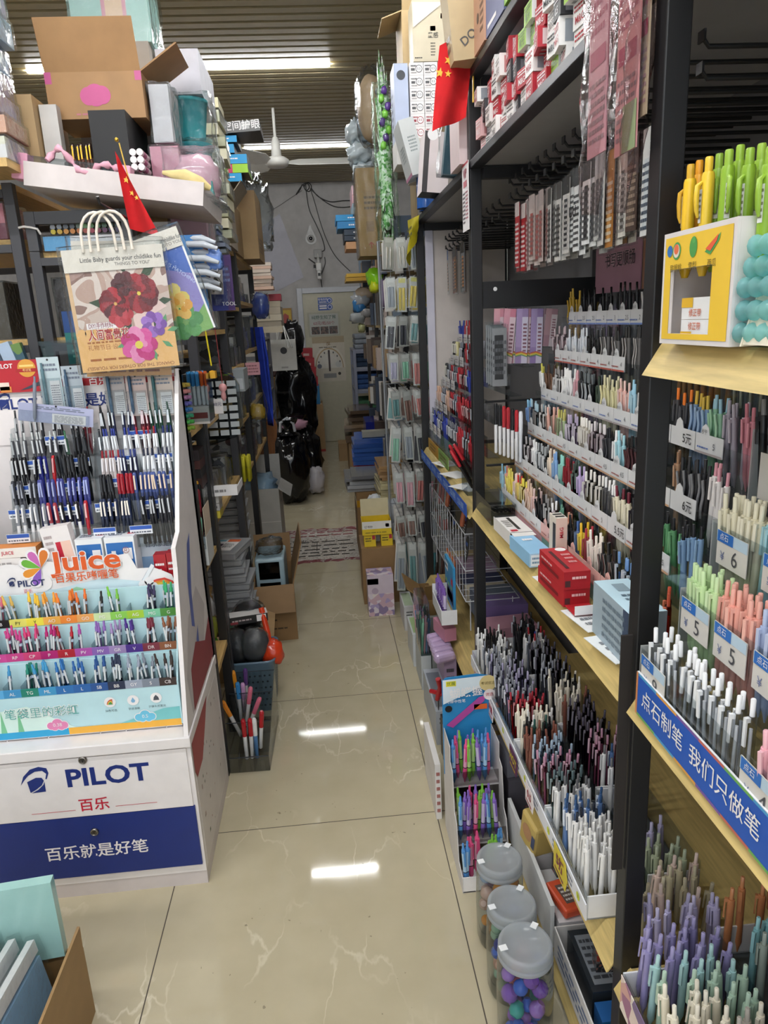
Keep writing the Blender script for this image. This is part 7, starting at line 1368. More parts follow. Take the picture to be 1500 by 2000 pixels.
pg = thing('plastic_bag','clear hanging bag of yellow toys with a pink card on top','bag',(-.40,4.22,1.02)); R = [[((.02 + .055 * math.sin(min(f * 1.1,1) * PI * .5) ** 1.2 * (1 if f < .8 else .8)) * math.cos(a * PI / 6),.04 * math.sin(a * PI / 6) * (1 - .8 * (1 - f)),.30 - .30 * f) for a in range(12)] for f in [k / 8 for k in range(9)]]
MB().ring(R,mt('#e2e6e8','film',1.6),False,True).build('clear_bag',pg); blob(MB(),(.085,.06,.09),m_g('#c9a23a'),5,.3,5).build('yellow_toys',pg,(.01,0,.01)); MB().box(-.04,.05,-.045,-.042,.27,.34,m_r('#c9929a')).print((0,-.045,.27),U,V,-.03,.01,.04,.06,3,m_r('#8a5a62'),4).build('header_card',pg)
bp_ = thing('blue_bag','round blue plastic bag hanging at the fourth post','bag',(-.385,5.1,1.60)); blob(MB(),(.12,.12,.17),m_g('#3a4f9c'),8,.15,3,(16,12),2.2).build('bag_body',bp_); wrapbox(bp_,(.12,.12,.17),bag_m,.02,4,-.012)
bag = thing('paper_bag','white paper gift bag with black dot and rope handles hanging by the door','bag',(-.33,6.6,1.16)); WP = m_k('#b4b3ae'); MB().box(-.11,.11,0,.08,0,.27,WP).disc((0,0,0),U,V,0,.175,.03,BLK,.001).rect((0,0,0),U,V,-.03,.02,.03,.035,m_r('#8a8884')).build('bag_body',bag)
for s_ in (0,.08): MB().tube([(-.05,s_,.27),(-.045,s_ - .005,.42),(0,s_,.5),(.04,s_ - .03,.2),(.08,s_ - .03,.2),(.05,s_,.27)] if s_ == 0 else [(-.05,s_,.27),(0,s_,.44),(.05,s_,.27)],.006,mt('#d3d2ce','fab'),6).build('handle',bag)
# dark coat like bag beside it and grey slotted rack
tag(blob(MB(),(.22,.22,.34),m_g('#17171a'),21,.25,3,(18,14),2.2).build('black_bag',None,(-.27,7.3,1.25)),'dark bulging bag hanging behind the white paper gift bag','bag')
lr4 = left_rack('grey slotted steel rack stacked with papers by the door',-.95,-.50,6.75,7.5,1.75,[.15,.45,.72,.95,1.18,1.45],m_t('#8d8e98'),m_t('#a9aab0'))
for k,z in enumerate((.452,.722,.952,1.182,1.452)):
    for q in range(4):
        rackbox('paper_stack',f'{("lowest", "second", "third", "top")[q]} paper bundle on {("bottom", "second", "third", "fourth", "top")[k]} level of the slotted rack','paper',-.90,-.54 + rl.uniform(-.02,.01),6.78,7.4,z + .036 * q,.034,mt(['#8a8884','#5a5a5e','#a39e98','#6f7a84'][(q + k) % 4],'print'),(),rl.uniform(-.02,.02))
# ================================================================ things on the floor, left side
hold = thing('acrylic_pen_holder','clear smoky acrylic floor stand holding a few markers','pen holder',(-.362,2.30,0),(0,0,-.03)); SM = mt('#f7f8f8','clear',1.1)
for k,(y,h) in enumerate(((0,.06),(.12,.13),(.25,.18),(.37,.21))): MB().box(-.09,.075,y,y + .003,0,h,SM).box(-.09,.075,y,y + .0034,h - .001,h + .001,m_g('#3a4046')).build('divider_panel',hold)
for x in (-.09,-.035,.02,.074): MB().prism([(.003,0),(.37,0),(.37,.21),(.003,.06)],.003,SM,(x,0,0),(0,1,0),V).build('side_panel',hold)
MB().box(-.09,.077,0,.373,.0,.003,mt('#e6e6e4','clear',1.0)).build('base_panel',hold)
for i,(x,y,z,b,c,nm,sx,sy) in enumerate(((-.375,2.375,.006,'#ececec','#b5202a','white marker with red cap, left of three',0,0),(-.355,2.375,.006,'#ececec','#b5202a','white marker with red cap, middle of three',0,.03),(-.338,2.375,.006,'#5a8ac0','#ececec','white and blue marker beside the red capped ones',0,.02),(-.325,2.40,.03,'#ececec','#b5202a','red capped marker leaning at the back',.1,.12),(-.40,2.46,.05,'#d9d6d4','#d9862a','orange capped marker leaning left in the clear stand',0,-.35),(-.385,2.47,.05,'#e0dede','#d9708a','pink capped marker crossing the orange one',0,.42),(-.385,2.50,.07,'#d9d9dc','#d9708a','rose capped marker high in the clear stand',0,.2),(-.42,2.60,.09,'#d9d9dc','#e0922a','amber capped marker at the back of the clear stand',0,-.05),(-.41,2.56,.06,'#d9d9dc','#3a8ac8','blue capped marker at the back of the clear stand',0,.0),(-.395,2.57,.05,'#e0c4d8','#c99ac4','lilac marker at the back of the clear stand',0,.02),(-.39,2.61,.09,'#d9d9dc','#5a3a7a','violet capped marker at the back of the clear stand',0,.05))):
    pen('marker',nm,None,(x,y,z),'cap',b,c,c,0,sx,sy,.165).scale = (1.5,1.5,1)
bk_ = thing('plastic_basket','slate blue dotted plastic basket full of wrapped goods','basket',(-.375,2.82,0)); BB = m_p('#5f7688'); prof = []
mb = MB();
def rrect(w,d,z,r=.03,n=4):
    o = []
    for cx,cy,a0 in ((w / 2 - r,d / 2 - r,0),(-w / 2 + r,d / 2 - r,PI / 2),(-w / 2 + r,-d / 2 + r,PI),(w / 2 - r,-d / 2 + r,1.5 * PI)):
        for k in range(n + 1): a = a0 + PI / 2 * k / n; o.append((cx + r * math.cos(a),cy + r * math.sin(a),z))
    return o
mb.ring([rrect(.17,.20,0),rrect(.20,.235,.22),rrect(.205,.24,.225),rrect(.21,.245,.235),rrect(.196,.231,.235),rrect(.19,.225,.22),rrect(.164,.194,.01)],BB,True,True)
for r in range(6):
    for c in range(8):
        for (Of,uu,w_) in (((0,-.101 - .0155 * (r + 1) / 7,0),U,.16),((.086 + .0135 * (r + 1) / 7,0,0),(0,1,0),.19)): mb.disc(Of,uu,V,-w_ / 2 + w_ * (c + .25 + .5 * (r % 2)) / 8,.03 + .028 * r,.0045,mt('#1f2a33','matte'),.0015,8)
mb.build('basket_body',bk_)
for i,(x,y,z,s,c,lb) in enumerate(((-.43,2.78,.20,(.12,.12,.15),'#26262a','black wrapped ball in the basket, nearest the pen stand'),(-.355,2.77,.21,(.12,.12,.14),'#4a4a4c','grey wrapped ball in the middle of the basket'),(-.385,2.90,.30,(.13,.12,.12),'#1c1c1f','black wrapped roll at the back of the basket'))):
    t = thing('wrapped_ball',lb,'wrapped goods',(x,y,z)); blob(MB(),s,mt(c,'matte'),i,.06,2.5,(18,12),2.2).build('ball',t); o = blob(MB(),(s[0] + .012,s[1] + .012,s[2] + .012),mt('#eef1f2','film',1.8),i + 20,.14,5,(24,16),2.3).build('clear_wrap',t,(0,0,-.004))
carton('label_box','black and white box with barcode lying across the basket','box',-.455,-.30,2.80,2.86,.365,.40,m_r('#1d1b1c'),{'T': m_r('#c9c6c4'),'R': m_r('#d3d0ce')},[('F','r',.7,.1,.95,.9,PW),('F','p',.05,.3,.6,.7,1,m_r('#b9a9a9'),3),('F','r',0,.1,.2,.4,m_r('#8a2a34'))],.2)
rt_ = thing('racket_pack','orange red plastic pack sticking out of the basket','packaged toy',(-.30,2.80,.20),(0,-.1,0)); OR = m_g('#d9421f'); MB().tube([(.0,.03,.22),(.01,0,.12),(.012,-.02,.06)],.012,OR,8).build('stick',rt_); blob(MB(),(.10,.09,.10),OR,4,.2,4,(16,12)).build('pouch',rt_,(.015,-.03,-.01))
for i in range(4):
    tag(blob(MB(),(.05,.08,.09),mt(('#7ad05a','#5ac04a','#6fd83a','#c9d44a')[i],'gloss'),30 + i,.12,3,(14,10)).build('green_toy',None,(-.525 + .004 * i,2.68 + .012 * i,(.10,.19,.27,.35)[i])),('lowest bright green','middle green','upper lime green','topmost yellow green')[i] + ' wrapped toy hanging behind the basket','toy','green wrapped toys behind the basket')
blob(MB(),(.10,.14,.42),mt('#d0401f','film',1),41,.2,4,(16,16)); t = tag(blob(MB(),(.09,.13,.44),m_g('#c93a1c'),41,.22,4,(16,16)).text('24',(0,-.07,.28),U,V,0,0,.05,m_r('#e6b09a'),.002).build('red_pack',None,(-.625,3.06,.25)),'orange red plastic pack behind the marker case stack','packaged goods')
tag(blob(MB(),(.07,.06,.12),m_g('#dcdcda'),44,.2,4,(14,10)).disc((0,-.034,.05),U,V,0,0,.016,m_r('#b03a34'),.004).build('white_pack',None,(-.555,2.86,.36)),'white plastic pack with round red mark beside the marker cases','packaged goods')
open_carton('cardboard_carton','small open carton under the stack of marker cases',-.585,-.375,3.0,3.30,0,.225,KR,{'F': (2.4,.07),'R': (2.0,.08)},.04,.005)
open_carton('cardboard_carton','large open carton with flaps up holding a pale blue drawer box',-.425,-.225,3.40,3.78,0,.30,m_k('#8f6f49'),{'F': (2.75,.14),'R': (.25,.22),'K': (.1,.16)},.06,.006,[('F','p',.1,.35,.55,.42,1,m_r('#4a3826'),2),('F','p',.1,.2,.75,.26,1,m_r('#4a3826'),5)])
bl_ = thing('drawer_box','pale blue plastic drawer box in the large open carton','drawer unit',(-.335,3.60,.012)); LB = m_p('#a9c2cc'); MB().box(-.075,.075,-.10,.13,0,.40,LB,None,.012).build('drawer_body',bl_);
for z in (.06,.18,.29): MB().box(-.055,.05,-.104,-.1,z,z + .09,mt('#4f575c','clear',1.5)).build('drawer_front',bl_)
tag(blob(MB(),(.14,.2,.07),mt('#dfe4e6','film',1.8),50,.3,5).build('plastic_wrap',None,(-.335,3.6,.415)),'crumpled clear film on the pale blue drawer box','plastic wrap')
t = open_carton('cardboard_carton','white carton with brown open flaps and blue plastic inside',-.665,-.355,4.86,5.22,0,.47,m_k('#a8a7a3'),{'K': (.05,.18),'R': (2.2,.1)},0,.006,[('F','o',.55,.08,.012,mt('#4a3a30','matte')),('F','r',0,.495,1,.505,m_r('#c9c8c4')),('R','p',.3,.7,.6,.8,1,m_r('#4a4a48'))])
tag(blob(MB(),(.27,.3,.22),m_g('#7f9cb4'),60,.35,3.5,(20,14)).build('blue_bag',None,(-.51,5.04,.32)),'pale blue and white crumpled plastic in the white carton','plastic bag')
tag(blob(MB(),(.08,.08,.1),m_g('#a82a30'),61,.3,3).build('red_scrap',None,(-.60,4.95,.40)),'red plastic scrap in the white carton','plastic bag')
# black rubbish bags
RB = m_g('#0d0d0f')
for i,(x,y,z,s,lb) in enumerate(((-.335,6.38,0,(.32,.42,.66),'nearest black rubbish bag with white loop standing on the floor'),(-.27,6.98,0,(.42,.55,.62),'wide black rubbish bag behind the nearest one'),(-.29,7.62,.30,(.44,.5,.98),'large black rubbish bag piled highest against the rack'))):
    t = thing('rubbish_bag',lb,'rubbish bag',(x,y,z),None,'black rubbish bags'); mb = MB(); blob(mb,s,RB,70 + i,.16,2.6,(40,26),2.4,.32); mb.build('bag_body',t)
    mb = MB(); mb.ring([[((r_ + .012 * math.sin(a * 5 + k)) * math.cos(a * PI / 7),(r_ + .012 * math.sin(a * 3 + k)) * math.sin(a * PI / 7),s[2] * .93 + .035 * k) for a in range(14)] for k,r_ in enumerate((.09,.045,.04,.075,.10))],RB,True,False); mb.build('gathered_neck',t)
    if i == 0: MB().tube([(-.07,-.05,s[2] * .98),(-.06,-.06,s[2] + .07),(0,-.07,s[2] + .11),(.05,-.06,s[2] + .06),(.06,-.05,s[2] * .98)],.014,m_g('#b9bcc4'),6).build('white_loop',t)
carton('cardboard_carton','carton supporting the highest black rubbish bag','box',-.48,-.12,7.42,7.85,0,.29,KR)
tag(blob(MB(),(.16,.2,.25),m_g('#c9c4c8'),77,.3,3).build('white_bag',None,(-.13,6.66,.0)),'white bag with red print squeezed between rubbish bags','plastic bag')
tag(blob(MB(),(.24,.2,.1),m_g('#c99aae'),78,.3,3).build('pink_bag',None,(-.30,6.9,.58)),'pink and lilac plastic poking out of a rubbish bag','plastic bag')
tag(blob(MB(),(.34,.3,.3),mt('#b9a9a9','film',1),79,.3,4).build('clear_bag',None,(-.50,8.3,1.0)),'clear bag of pink toys above the rubbish bags','plastic bag')
carton('cardboard_carton','tan carton under the clear bag of toys','box',-.70,-.28,8.05,8.5,.75,.998,KR); carton('cardboard_carton','large plain carton low behind the rubbish bags','box',-.72,-.26,8.02,8.5,0,.748,KR)
for i in range(4):
    X = -.27 + .014 * i; carton('red_box',('topmost','second','third','lowest')[i] + ' red shoe box of the leaning pile by the door','box',X - .12,X + .16,8.95,9.2,1.16 - .115 * i,1.273 - .115 * i,m_r('#a3222c'),None,[('F','p',.1,.5,.6,.75,1,PW,i),('F','r',.6,.2,.85,.45,m_r('#c9a8a0'))],.05,'red shoe boxes piled by the door',0,0,.04)
carton('blue_box','blue carton with yellow label under the red shoe boxes','box',-.38,-.05,8.93,9.25,.592,.812,m_r('#2a7ab0'),None,[('F','r',.1,.05,.8,.62,m_r('#d9c42a')),('F','p',.2,.2,.7,.5,2,m_r('#4a6a2a'),1)])
carton('cardboard_carton','tall tan carton against the back wall under the blue carton','box',-.40,-.02,8.92,9.3,0,.59,KR,None,[('F','p',.3,.3,.7,.9,8,m_r('#6a5236'),3),('F','r',0,0,1,.05,m_r('#a3322c'))])
# ================================================================ hanging craft kit bags and flag in front of the dark rack
def kit(lb,px0,py0,px1,py1,Y,base,ry,fn,handles):
    A = fr(px0,py0,px1,py1,Y); w_,h_ = A[1] - A[0],A[3] - A[2]; t = thing('craft_kit_bag',lb,'craft kit',((A[0] + A[1]) / 2,Y,A[2]),(0,ry,0),'flower craft kits hanging in clear bags')
    mb = MB(); mb.box(-w_ / 2,w_ / 2,0,.002,0,h_ * .83,mt(base,'print')); fn(mb,w_,h_); mb.build('picture_card',t)
    mb = MB(); mb.box(-w_ / 2,w_ / 2,-.004,-.001,h_ * .82,h_,m_k('#ddd5ca')); Oh = (0,-.004,0); mb.text('Little Baby guards your childlike fun',Oh,U,V,.02,h_ * .91,.017,BLK,.0006,0,.9,0,w_ * .8); mb.text('THINGS TO YOU"',Oh,U,V,.05,h_ * .865,.012,m_r('#6a645e'),.0006); mb.build('header_card',t)
    wv = wrapbox(t,(w_ + .012,.018,h_ + .01),mt('#f6f8f8','film',2.2),.006,3 + int(w_ * 100),.002,11,10); wv.location.z = -.004; wv.name = 'clear_bag'
    if handles:
        for k in range(3): x0 = -.03 + .022 * k; MB().tube([(x0 + .045 * math.cos(PI - PI * q / 10),-.008 - .004 * k,h_ * .97 + .10 * math.sin(PI * q / 10) ** .6) for q in range(11)],.0042,mt('#ddd3c6','fab'),6).build('handle',t)
    return t
def flower(mb,x,z,r,cs,n=7,lift=.0012):
    for k,c in enumerate(cs):
        rr = r * (1 - .8 * k / len(cs));
        for p in range(n): a = 2 * PI * p / n + k * .5; mb.disc((0,0,0),U,V,x + rr * .66 * math.cos(a),z + rr * .66 * math.sin(a),rr * .4,mt(cs[(k + p) % len(cs)],'print'),lift + .00035 * k + .00002 * p,9)
def leaf(mb,x,z,a,L,c,lift=.001): d = (math.cos(a),math.sin(a)); mb.decal((0,0,0),U,V,[(x,z),(x + d[0] * L * .5 + d[1] * L * .2,z + d[1] * L * .5 - d[0] * L * .2),(x + d[0] * L,z + d[1] * L),(x + d[0] * L * .5 - d[1] * L * .2,z + d[1] * L * .5 + d[0] * L * .2)],m_r(c),lift)
def k1(mb,w,h):
    mb.rect(O0,U,V,-w * .46,h * .3,w * .5,h * .82,picmat('blurred_backdrop',['#c9b4a9','#b99a8c','#d9c9c0','#8a6a60','#a3847a'],7,'noise',.4),.0004)
    mb.rect(O0,U,V,-w * .5,0,w * .5,h * .33,m_r('#e6b473'),.0006)
    for i in range(7): mb.disc(O0,U,V,-w * .44 + i * w * .075,h * .325,w * .045,m_r('#e6b473'),.0007,12)
    for x,z,a,L in ((.1,.78,2,.05),(.22,.74,.6,.05),(-.1,.55,3,.05),(.08,.48,4.3,.06),(.2,.47,5.4,.05),(.35,.54,.1,.04)): leaf(mb,x * w,z * h,a,L * 1.2,'#33462c')
    mb.decal(O0,U,V,[(w * .1,h * .44),(w * .38,h * .56),(w * .46,h * .5),(w * .3,h * .44),(w * .3,h * .3),(w * .12,h * .25)],m_r('#e3c4bd'),.0011)
    flower(mb,.08 * w,.68 * h,.04,['#4a1418','#35090e','#5d1a1f','#4a1418'],9); flower(mb,.2 * w,.62 * h,.052,['#5d141a','#8a1d26','#6a161e','#a0262f','#7a1a22'],11); mb.disc(O0,U,V,.2 * w,.62 * h,.011,m_r('#e0c84a'),.0026)
    flower(mb,-.05 * w,.55 * h,.044,['#6a141a','#93202a','#520d13','#ab2a34','#7a1820'],11,.0016); flower(mb,-.02 * w,.46 * h,.035,['#b02a34','#c2404a'],7,.0019); mb.disc(O0,U,V,-.05 * w,.55 * h,.006,m_r('#d9a85a'),.003)
    for x,z,a in ((.5,.3,.2),(.42,.22,-.6),(.3,.16,-1.4),(.46,.34,1.2),(.15,.26,2.8),(.02,.22,3.4)): leaf(mb,x * w * .85,z * h,a,.035,'#5f9a6a',.0014)
    flower(mb,.3 * w,.36 * h,.035,['#7a4aa0','#9a6ac0'],7,.0017); flower(mb,.12 * w,.20 * h,.05,['#c22a78','#d9509a','#e68ab8'],7,.002); mb.disc(O0,U,V,.12 * w,.2 * h,.011,m_r('#e6d25a'),.0034)
    mb.rect(O0,U,V,-w * .38,h * .355,-w * .05,h * .405,m_r('#f4ecec'),.0014); mb.text('DIY|手作材料包',O0,U,V,-w * .215,h * .38,.017,m_r('#8a3a4a'),.0019,0,1,.006,w * .29)
    for bo,c,l in ((.06,'#f6e6d6',.002),(.012,'#b0242c',.0026)): mb.text('人间富贵花',O0,U,V,-w * .17,h * .30,.032,m_r(c),l,0,1,bo,w * .42)
    mb.text('礼物节日·设计',O0,U,V,-w * .22,h * .2,.016,m_r('#a8622a'),.001); mb.print(O0,U,V,-w * .4,h * .23,-w * .05,h * .26,1,m_r('#a8622a'),4,.001); mb.print(O0,U,V,-w * .4,h * .08,w * .3,h * .12,1,m_r('#a8622a'),5,.001); mb.text('CHANGE THE FOR OTHERS FOR YOURSELF',O0,U,V,0,h * .03,.013,m_r('#8a4a2a'),.001,PI,1,0,w * .9)
def k2(mb,w,h):
    mb.rect(O0,U,V,-w * .5,h * .4,w * .47,h * .82,m_r('#3f62b4'),.0004); mb.decal(O0,U,V,[(-w * .3,h * .78),(w * .47,h * .55),(w * .47,0),(-w * .5,0),(-w * .5,h * .5)],m_r('#8a7fc0'),.0006)
    mb.rect(O0,U,V,w * .47,0,w * .5,h * .82,PW,.001); mb.decal(O0,U,V,[(-w * .3,0),(w * .47,0),(w * .47,h * .25),(w * .2,h * .12),(0,h * .22),(-w * .3,h * .1)],m_r('#7aa85a'),.0009)
    flower(mb,w * .02,h * .36,.05,['#d9c25a','#e6d27a'],6); flower(mb,w * .08,h * .29,.04,['#e0a03a','#e6b85a'],6,.0018); flower(mb,-w * .3,h * .2,.035,['#c4463a','#d9604a'],6); flower(mb,-w * .3,h * .46,.035,['#5a4a9a','#7a6ab4'],6); flower(mb,w * .1,h * .14,.05,['#4a8a4a','#5a9a54'],6,.0015)
    mb.text('EVERYONE IS MATCHING',O0,U,V,w * .2,h * .68,.014,m_r('#c9d4f0'),.001,-.9)
kit('blue craft kit with yellow pansies turned aside behind the red peony kit',285,452,415,660,2.20,'#4a66b0',-.28,k2,False)
kit('second peony craft kit showing its edges behind the front one',150,470,320,735,2.19,'#d9a05f',.03,lambda a,b_,c: a.print(O0,U,V,-b_ * .45,c * .02,b_ * .45,c * .06,1,m_r('#8a4a2a'),2),False)
kit('front craft kit with dark red peonies and orange foot in a clear bag',143,482,338,722,2.14,'#d9b48a',-.03,k1,True)
hk = thing('wall_hook','black hook carrying the craft kits under the red flag','hook',(-.565,2.19,1.895)); MB().tube([(0,.42,.0),(0,.0,0),(0,-.06,.0),(0,-.07,.015)],.004,BK,6).build('hook_rod',hk)
p0 = PY(226,296,2.40); fl = flag('red flag with yellow stars hanging over the craft kits',p0,[(.45,.30,.011,.2),(.55,.46,.009,.3),(.8,.50,.008,0)],(.095,.215),(.01,.03,-.0),1,5,.12); fl.rotation_euler = (0,-.0,0)
MB().tube([(.006,.03,.03),(.04,.03,-.20)],.0022,m_g('#d9b24a'),6).lathe([(.0,.026),(.006,.03),(.006,.036),(.0,.04)],mt('#d9b24a','metal'),10,(.006,.004,0)).build('stick',fl)
# ================================================================ bottom left corner: carton of bagged folders
open_carton('cardboard_carton','tan carton of bagged folders at the bottom left corner',-1.05,-.64,.96,1.40,0,.19,m_k('#9a7a50'),{'R': (.03,.06)},0,.006)
FB = [('#d9dfea','pale blue'),('#e0e0de','white'),('#e6dfae','white with yellow top'),('#b9cfe0','light blue'),('#7f9cc0','mid blue'),('#5f7fa6','steel blue'),('#c49aa0','dusty pink'),('#a87a84','deep pink'),('#dfe2e4','clear white'),('#8fb4d4','sky blue')]
for i,(c,nm) in enumerate(FB):
    x = -.985 + .035 * i; t = thing('bagged_folder',f'{nm} bagged folder, {ORD[i]} from the left in the corner carton','folder',(x,1.165,.012),(-.10,-.30 + .012 * i,0),'bagged folders in the corner carton'); h = .36 - .008 * i
    MB().box(-.007,.007,-.15,.15,0,h * .86,m_g(c)).build('folder_sheet',t); mb = MB(); mb.box(-.008,.008,-.15,.15,h * .9,h,m_r('#dcdcdc')); mb.disc((0,.0,h * .93),U3,V3,.10,0,.014,m_r('#5a5a5e'),.009); mb.disc((0,.0,h * .93),U3,V3,.10,0,.011,PW,.0095); mb.text('1.8',(0,0,h * .93),U3,V3,.10,0,.009,BLK,.010); mb.build('header_card',t)
    wv = wrapbox(t,(.02,.312,h),mt('#fbfcfc','film',.8),.005,i,.003,14,6)
tag(carton('folder','mint green folder lying across the back of the corner carton','folder',-.86,-.67,1.36,1.385,.20,.40,m_g('#9fc9c4'),rz=.1),'mint green folder standing at the back of the corner carton','folder')
# ================================================================ floor, right side: three jars, pen display, boxes
def jar(lb,x,y,seed,cols,r=.058,h=.25):
    t = thing('plastic_jar',lb,'jar',(x,y,0),None,'big clear lidded jars'); MB().lathe([(r * .9,0),(r,.02),(r * 1.03,h * .5),(r,h * .8),(r * .94,h * .88)],mt('#dde2e4','clear',1.3),28,cap1=False).build('jar_body',t)
    MB().lathe([(r * .97,h * .86),(r * .99,h * .87),(r * .99,h * .90),(r * .94,h * .905),(r * .97,h * .915),(r * .97,h * .97),(r * .92,h * .99),(r * .80,h * .985),(r * .76,h * .97),(.006,h * .972)],mt('#dfe4e8','frost'),32,cap1=True).build('lid',t)
    for k in range(2): a = .9 + 2.4 * k; MB().box(r * .7,r * .98,-.007,.007,h * .99,h * .996,m_p('#eef0f2')).build('tape_tab',t,None,(0,0,a))
    rd = random.Random(seed); pts = []
    for i in range(400):
        s = rd.uniform(.013,.020); q = rd.random() ** .5 * (r - s - .004); a = rd.uniform(0,6.28); p = Vector((q * math.cos(a),q * math.sin(a),rd.uniform(s,h * .78)))
        if all((p - o[0]).length > (s + o[1]) * .93 for o in pts): pts.append((p,s))
    for i,(p,s) in enumerate(pts[:38]):
        c,nm = cols[rd.randrange(len(cols))]; o = tag(MB().lathe([(s * .5,-s * .9),(s * .9,-s * .5),(s,0),(s * .9,s * .4),(s * .55,s * .8),(s * .5,s)],m_g(c),12).build('toy_sharpener',None,(x + p.x,y + p.y,p.z),(rd.uniform(-1,1),rd.uniform(-1,1),0)),f'{nm} little sharpener inside the {lb.split()[0]} jar','sharpener',f'{nm} sharpeners in the {lb.split()[0]} jar')
jar('nearest clear jar of blue, purple and pink sharpeners on the floor',.349,1.213,1,[('#3a6ad0','blue'),('#8a5ac0','purple'),('#a87ad0','lilac'),('#d9708a','pink'),('#3aa8a0','teal')],.06,.262)
jar('middle clear jar of navy and mixed sharpeners on the floor',.352,1.335,2,[('#2a3a90','navy'),('#d9a08a','peach'),('#3a6ad0','blue'),('#8fb49a','green')])
jar('farthest clear jar of orange and pale sharpeners on the floor',.358,1.478,3,[('#d98a2a','orange'),('#c9b4d9','pale lilac'),('#d9b4a4','beige'),('#a8bcd9','pale blue')])
bd = thing('pen_display','white card stand of fat pastel pens under a blue header card','pen display',(0,0,0)); bx0,bx1 = .292,.436
for x in (bx0,bx1): MB().prism([(1.635,0),(1.92,0),(1.92,.36),(1.80,.36),(1.80,.31),(1.765,.30),(1.745,.18),(1.715,.165),(1.69,.06),(1.635,.05)],.002,m_k('#d6d2d0'),(x,0,0),(0,1,0),V).build('side_panel',bd)
for k,(y,z) in enumerate(((1.80,.22),(1.715,.09),(1.637,.0))): MB().box(bx0 + .002,bx1,y,y + .003,max(z - .08,0),z + .05,mt('#d9d7d6','clear',1.2) if k < 2 else PW).build('step_front',bd); MB().box(bx0 + .002,bx1,y,y + .08,z + .0005,z + .004,PW).build('step',bd)
mb = MB(); mb.prism([(bx0 - .002,.20),(bx1 + .004,.20),(bx1 + .004,.52),(bx1 - .04,.53),(bx0 + .01,.525),(bx0 - .002,.515)],-.003,m_r('#2a86c0'),(0,1.90,0),U,V); Ob = (0,1.8970,0)
mb.decal(Ob,U,V,[(bx0,.44),(bx0,.52),(bx1,.525),(bx1,.50)],m_r('#dbe8f0'),.0006); mb.rect(Ob,U,V,bx0 + .01,.498,bx0 + .04,.515,m_r('#e3d83a'),.001); mb.text('优握',Ob,U,V,bx0 + .025,.5065,.013,m_r('#2a6a3a'),.0014); mb.text('蝴蝶握',Ob,U,V,.362,.473,.034,PW,.0016,.06,1,.008); mb.text('可擦中性笔',Ob,U,V,.33,.447,.012,PW,.0014)
mb.decal(Ob,U,V,[(.30,.37),(.40,.455),(.425,.462),(.415,.44),(.32,.36)],m_r('#b04a9a'),.0012); mb.disc(Ob,U,V,.308,.424,.011,BLK,.0012); mb.rect(Ob,U,V,.385,.415,.425,.432,m_r('#d9622a'),.0012); mb.disc(Ob,U,V,.428,.50,.026,m_r('#d9c48a'),.002); mb.disc(Ob,U,V,.432,.462,.018,m_r('#e9dede'),.0024); mb.text('考试优选',Ob,U,V,.428,.50,.011,m_r('#6a5a2a'),.003); mb.text('优选',Ob,U,V,.432,.462,.012,RED,.003); mb.build('header_card',bd)
gc = {'lilac': ('#c9bce0','#8a6ac0'),'pink': ('#e8a0bc','#e0568a'),'green': ('#b9dc8a','#84c44a'),'blue': ('#a9cdea','#5a96d4')}
rg = random.Random(3)
for k,(y,z,rows) in enumerate(((1.806,.225,'bpgggbbplplllbb'),(1.721,.095,'blppggbgglllllll'),(1.643,.005,'bppggbbppggb'))):
    for i,ch in enumerate(rows):
        nm = {'b': 'blue','p': 'pink','g': 'green','l': 'lilac'}[ch]; n = len(rows); pen('grip_pen',f'fat {nm} pen in the {("upper", "middle", "lower")[k]} step of the white card stand',f'fat {nm} pens on the {("upper", "middle", "lower")[k]} step',(bx0 + .015 + (bx1 - bx0 - .03) * ((i * 2 + (i // 8)) % n) / n,y + .012 + .022 * (i % 3),z),'grip',gc[nm][0],gc[nm][1],gc[nm][1],rg.uniform(-.8,.8),rg.uniform(-.04,.04),rg.uniform(-.06,.06),.145)
# ================================================================ right aisle beyond the far post
def far_rack(lb,y0,y1,top,zs_):
    t = thing('shelving_rack',lb,'shelving',(0,0,0))
    for y in (y0,y1 - .03):
        for x in (.455,.85): MB().box(x,x + .03,y,y + .03,0,top,BK).build('post',t)
    for z in zs_: MB().box(.46,.88,y0 + .032,y1 - .032,z - .02,z,mt('#a99468','wood')).build('shelf_board',t)
    return t
rx = random.Random(12); pc_ = ['#c9c2b4','#8f8a80','#a98a60','#d3cfc8','#5a5650','#7a8a9a','#b9a9a0','#3f4a5c','#4a3a34','#6a5c50']
for b,(y0,y1,top) in enumerate(((4.02,4.98,2.0),(5.0,6.08,2.0),(6.1,7.3,2.0))):
    Z5 = (.12,.50,.86,1.2,1.52,1.84); far_rack(('first','second','third')[b] + ' black rack on the right beyond the hanging packs',y0,y1,top,Z5)
    for k,z in enumerate(Z5):
        y = y0 + .05; n = 0
        while y < y1 - .1:
            d = rx.uniform(.03,.13); h = rx.uniform(.10,.27) if k < 5 else rx.uniform(.08,.3); c = pc_[rx.randrange(10)]
            carton('book' if d < .06 else 'stock_box',f'{("cream", "grey", "tan", "white", "dark", "bluish", "beige", "navy", "brown", "fawn")[n % 10]} {"book" if d < .06 else "box"}, {ORD[min(n, 19)]} along level {("one", "two", "three", "four", "five", "six")[k]}, {("first", "second", "third")[b]} right rear rack','book' if d < .06 else 'box',.448 + rx.uniform(-.05,.03),.70,y,y + d,z + .001,z + h,m_r(c),None,[('L','p',.2,.2,.8,.6,3,m_r('#6a6660'),n)] if n % 3 == 0 else (),rx.uniform(-.05,.05)); y += d + .012; n += 1
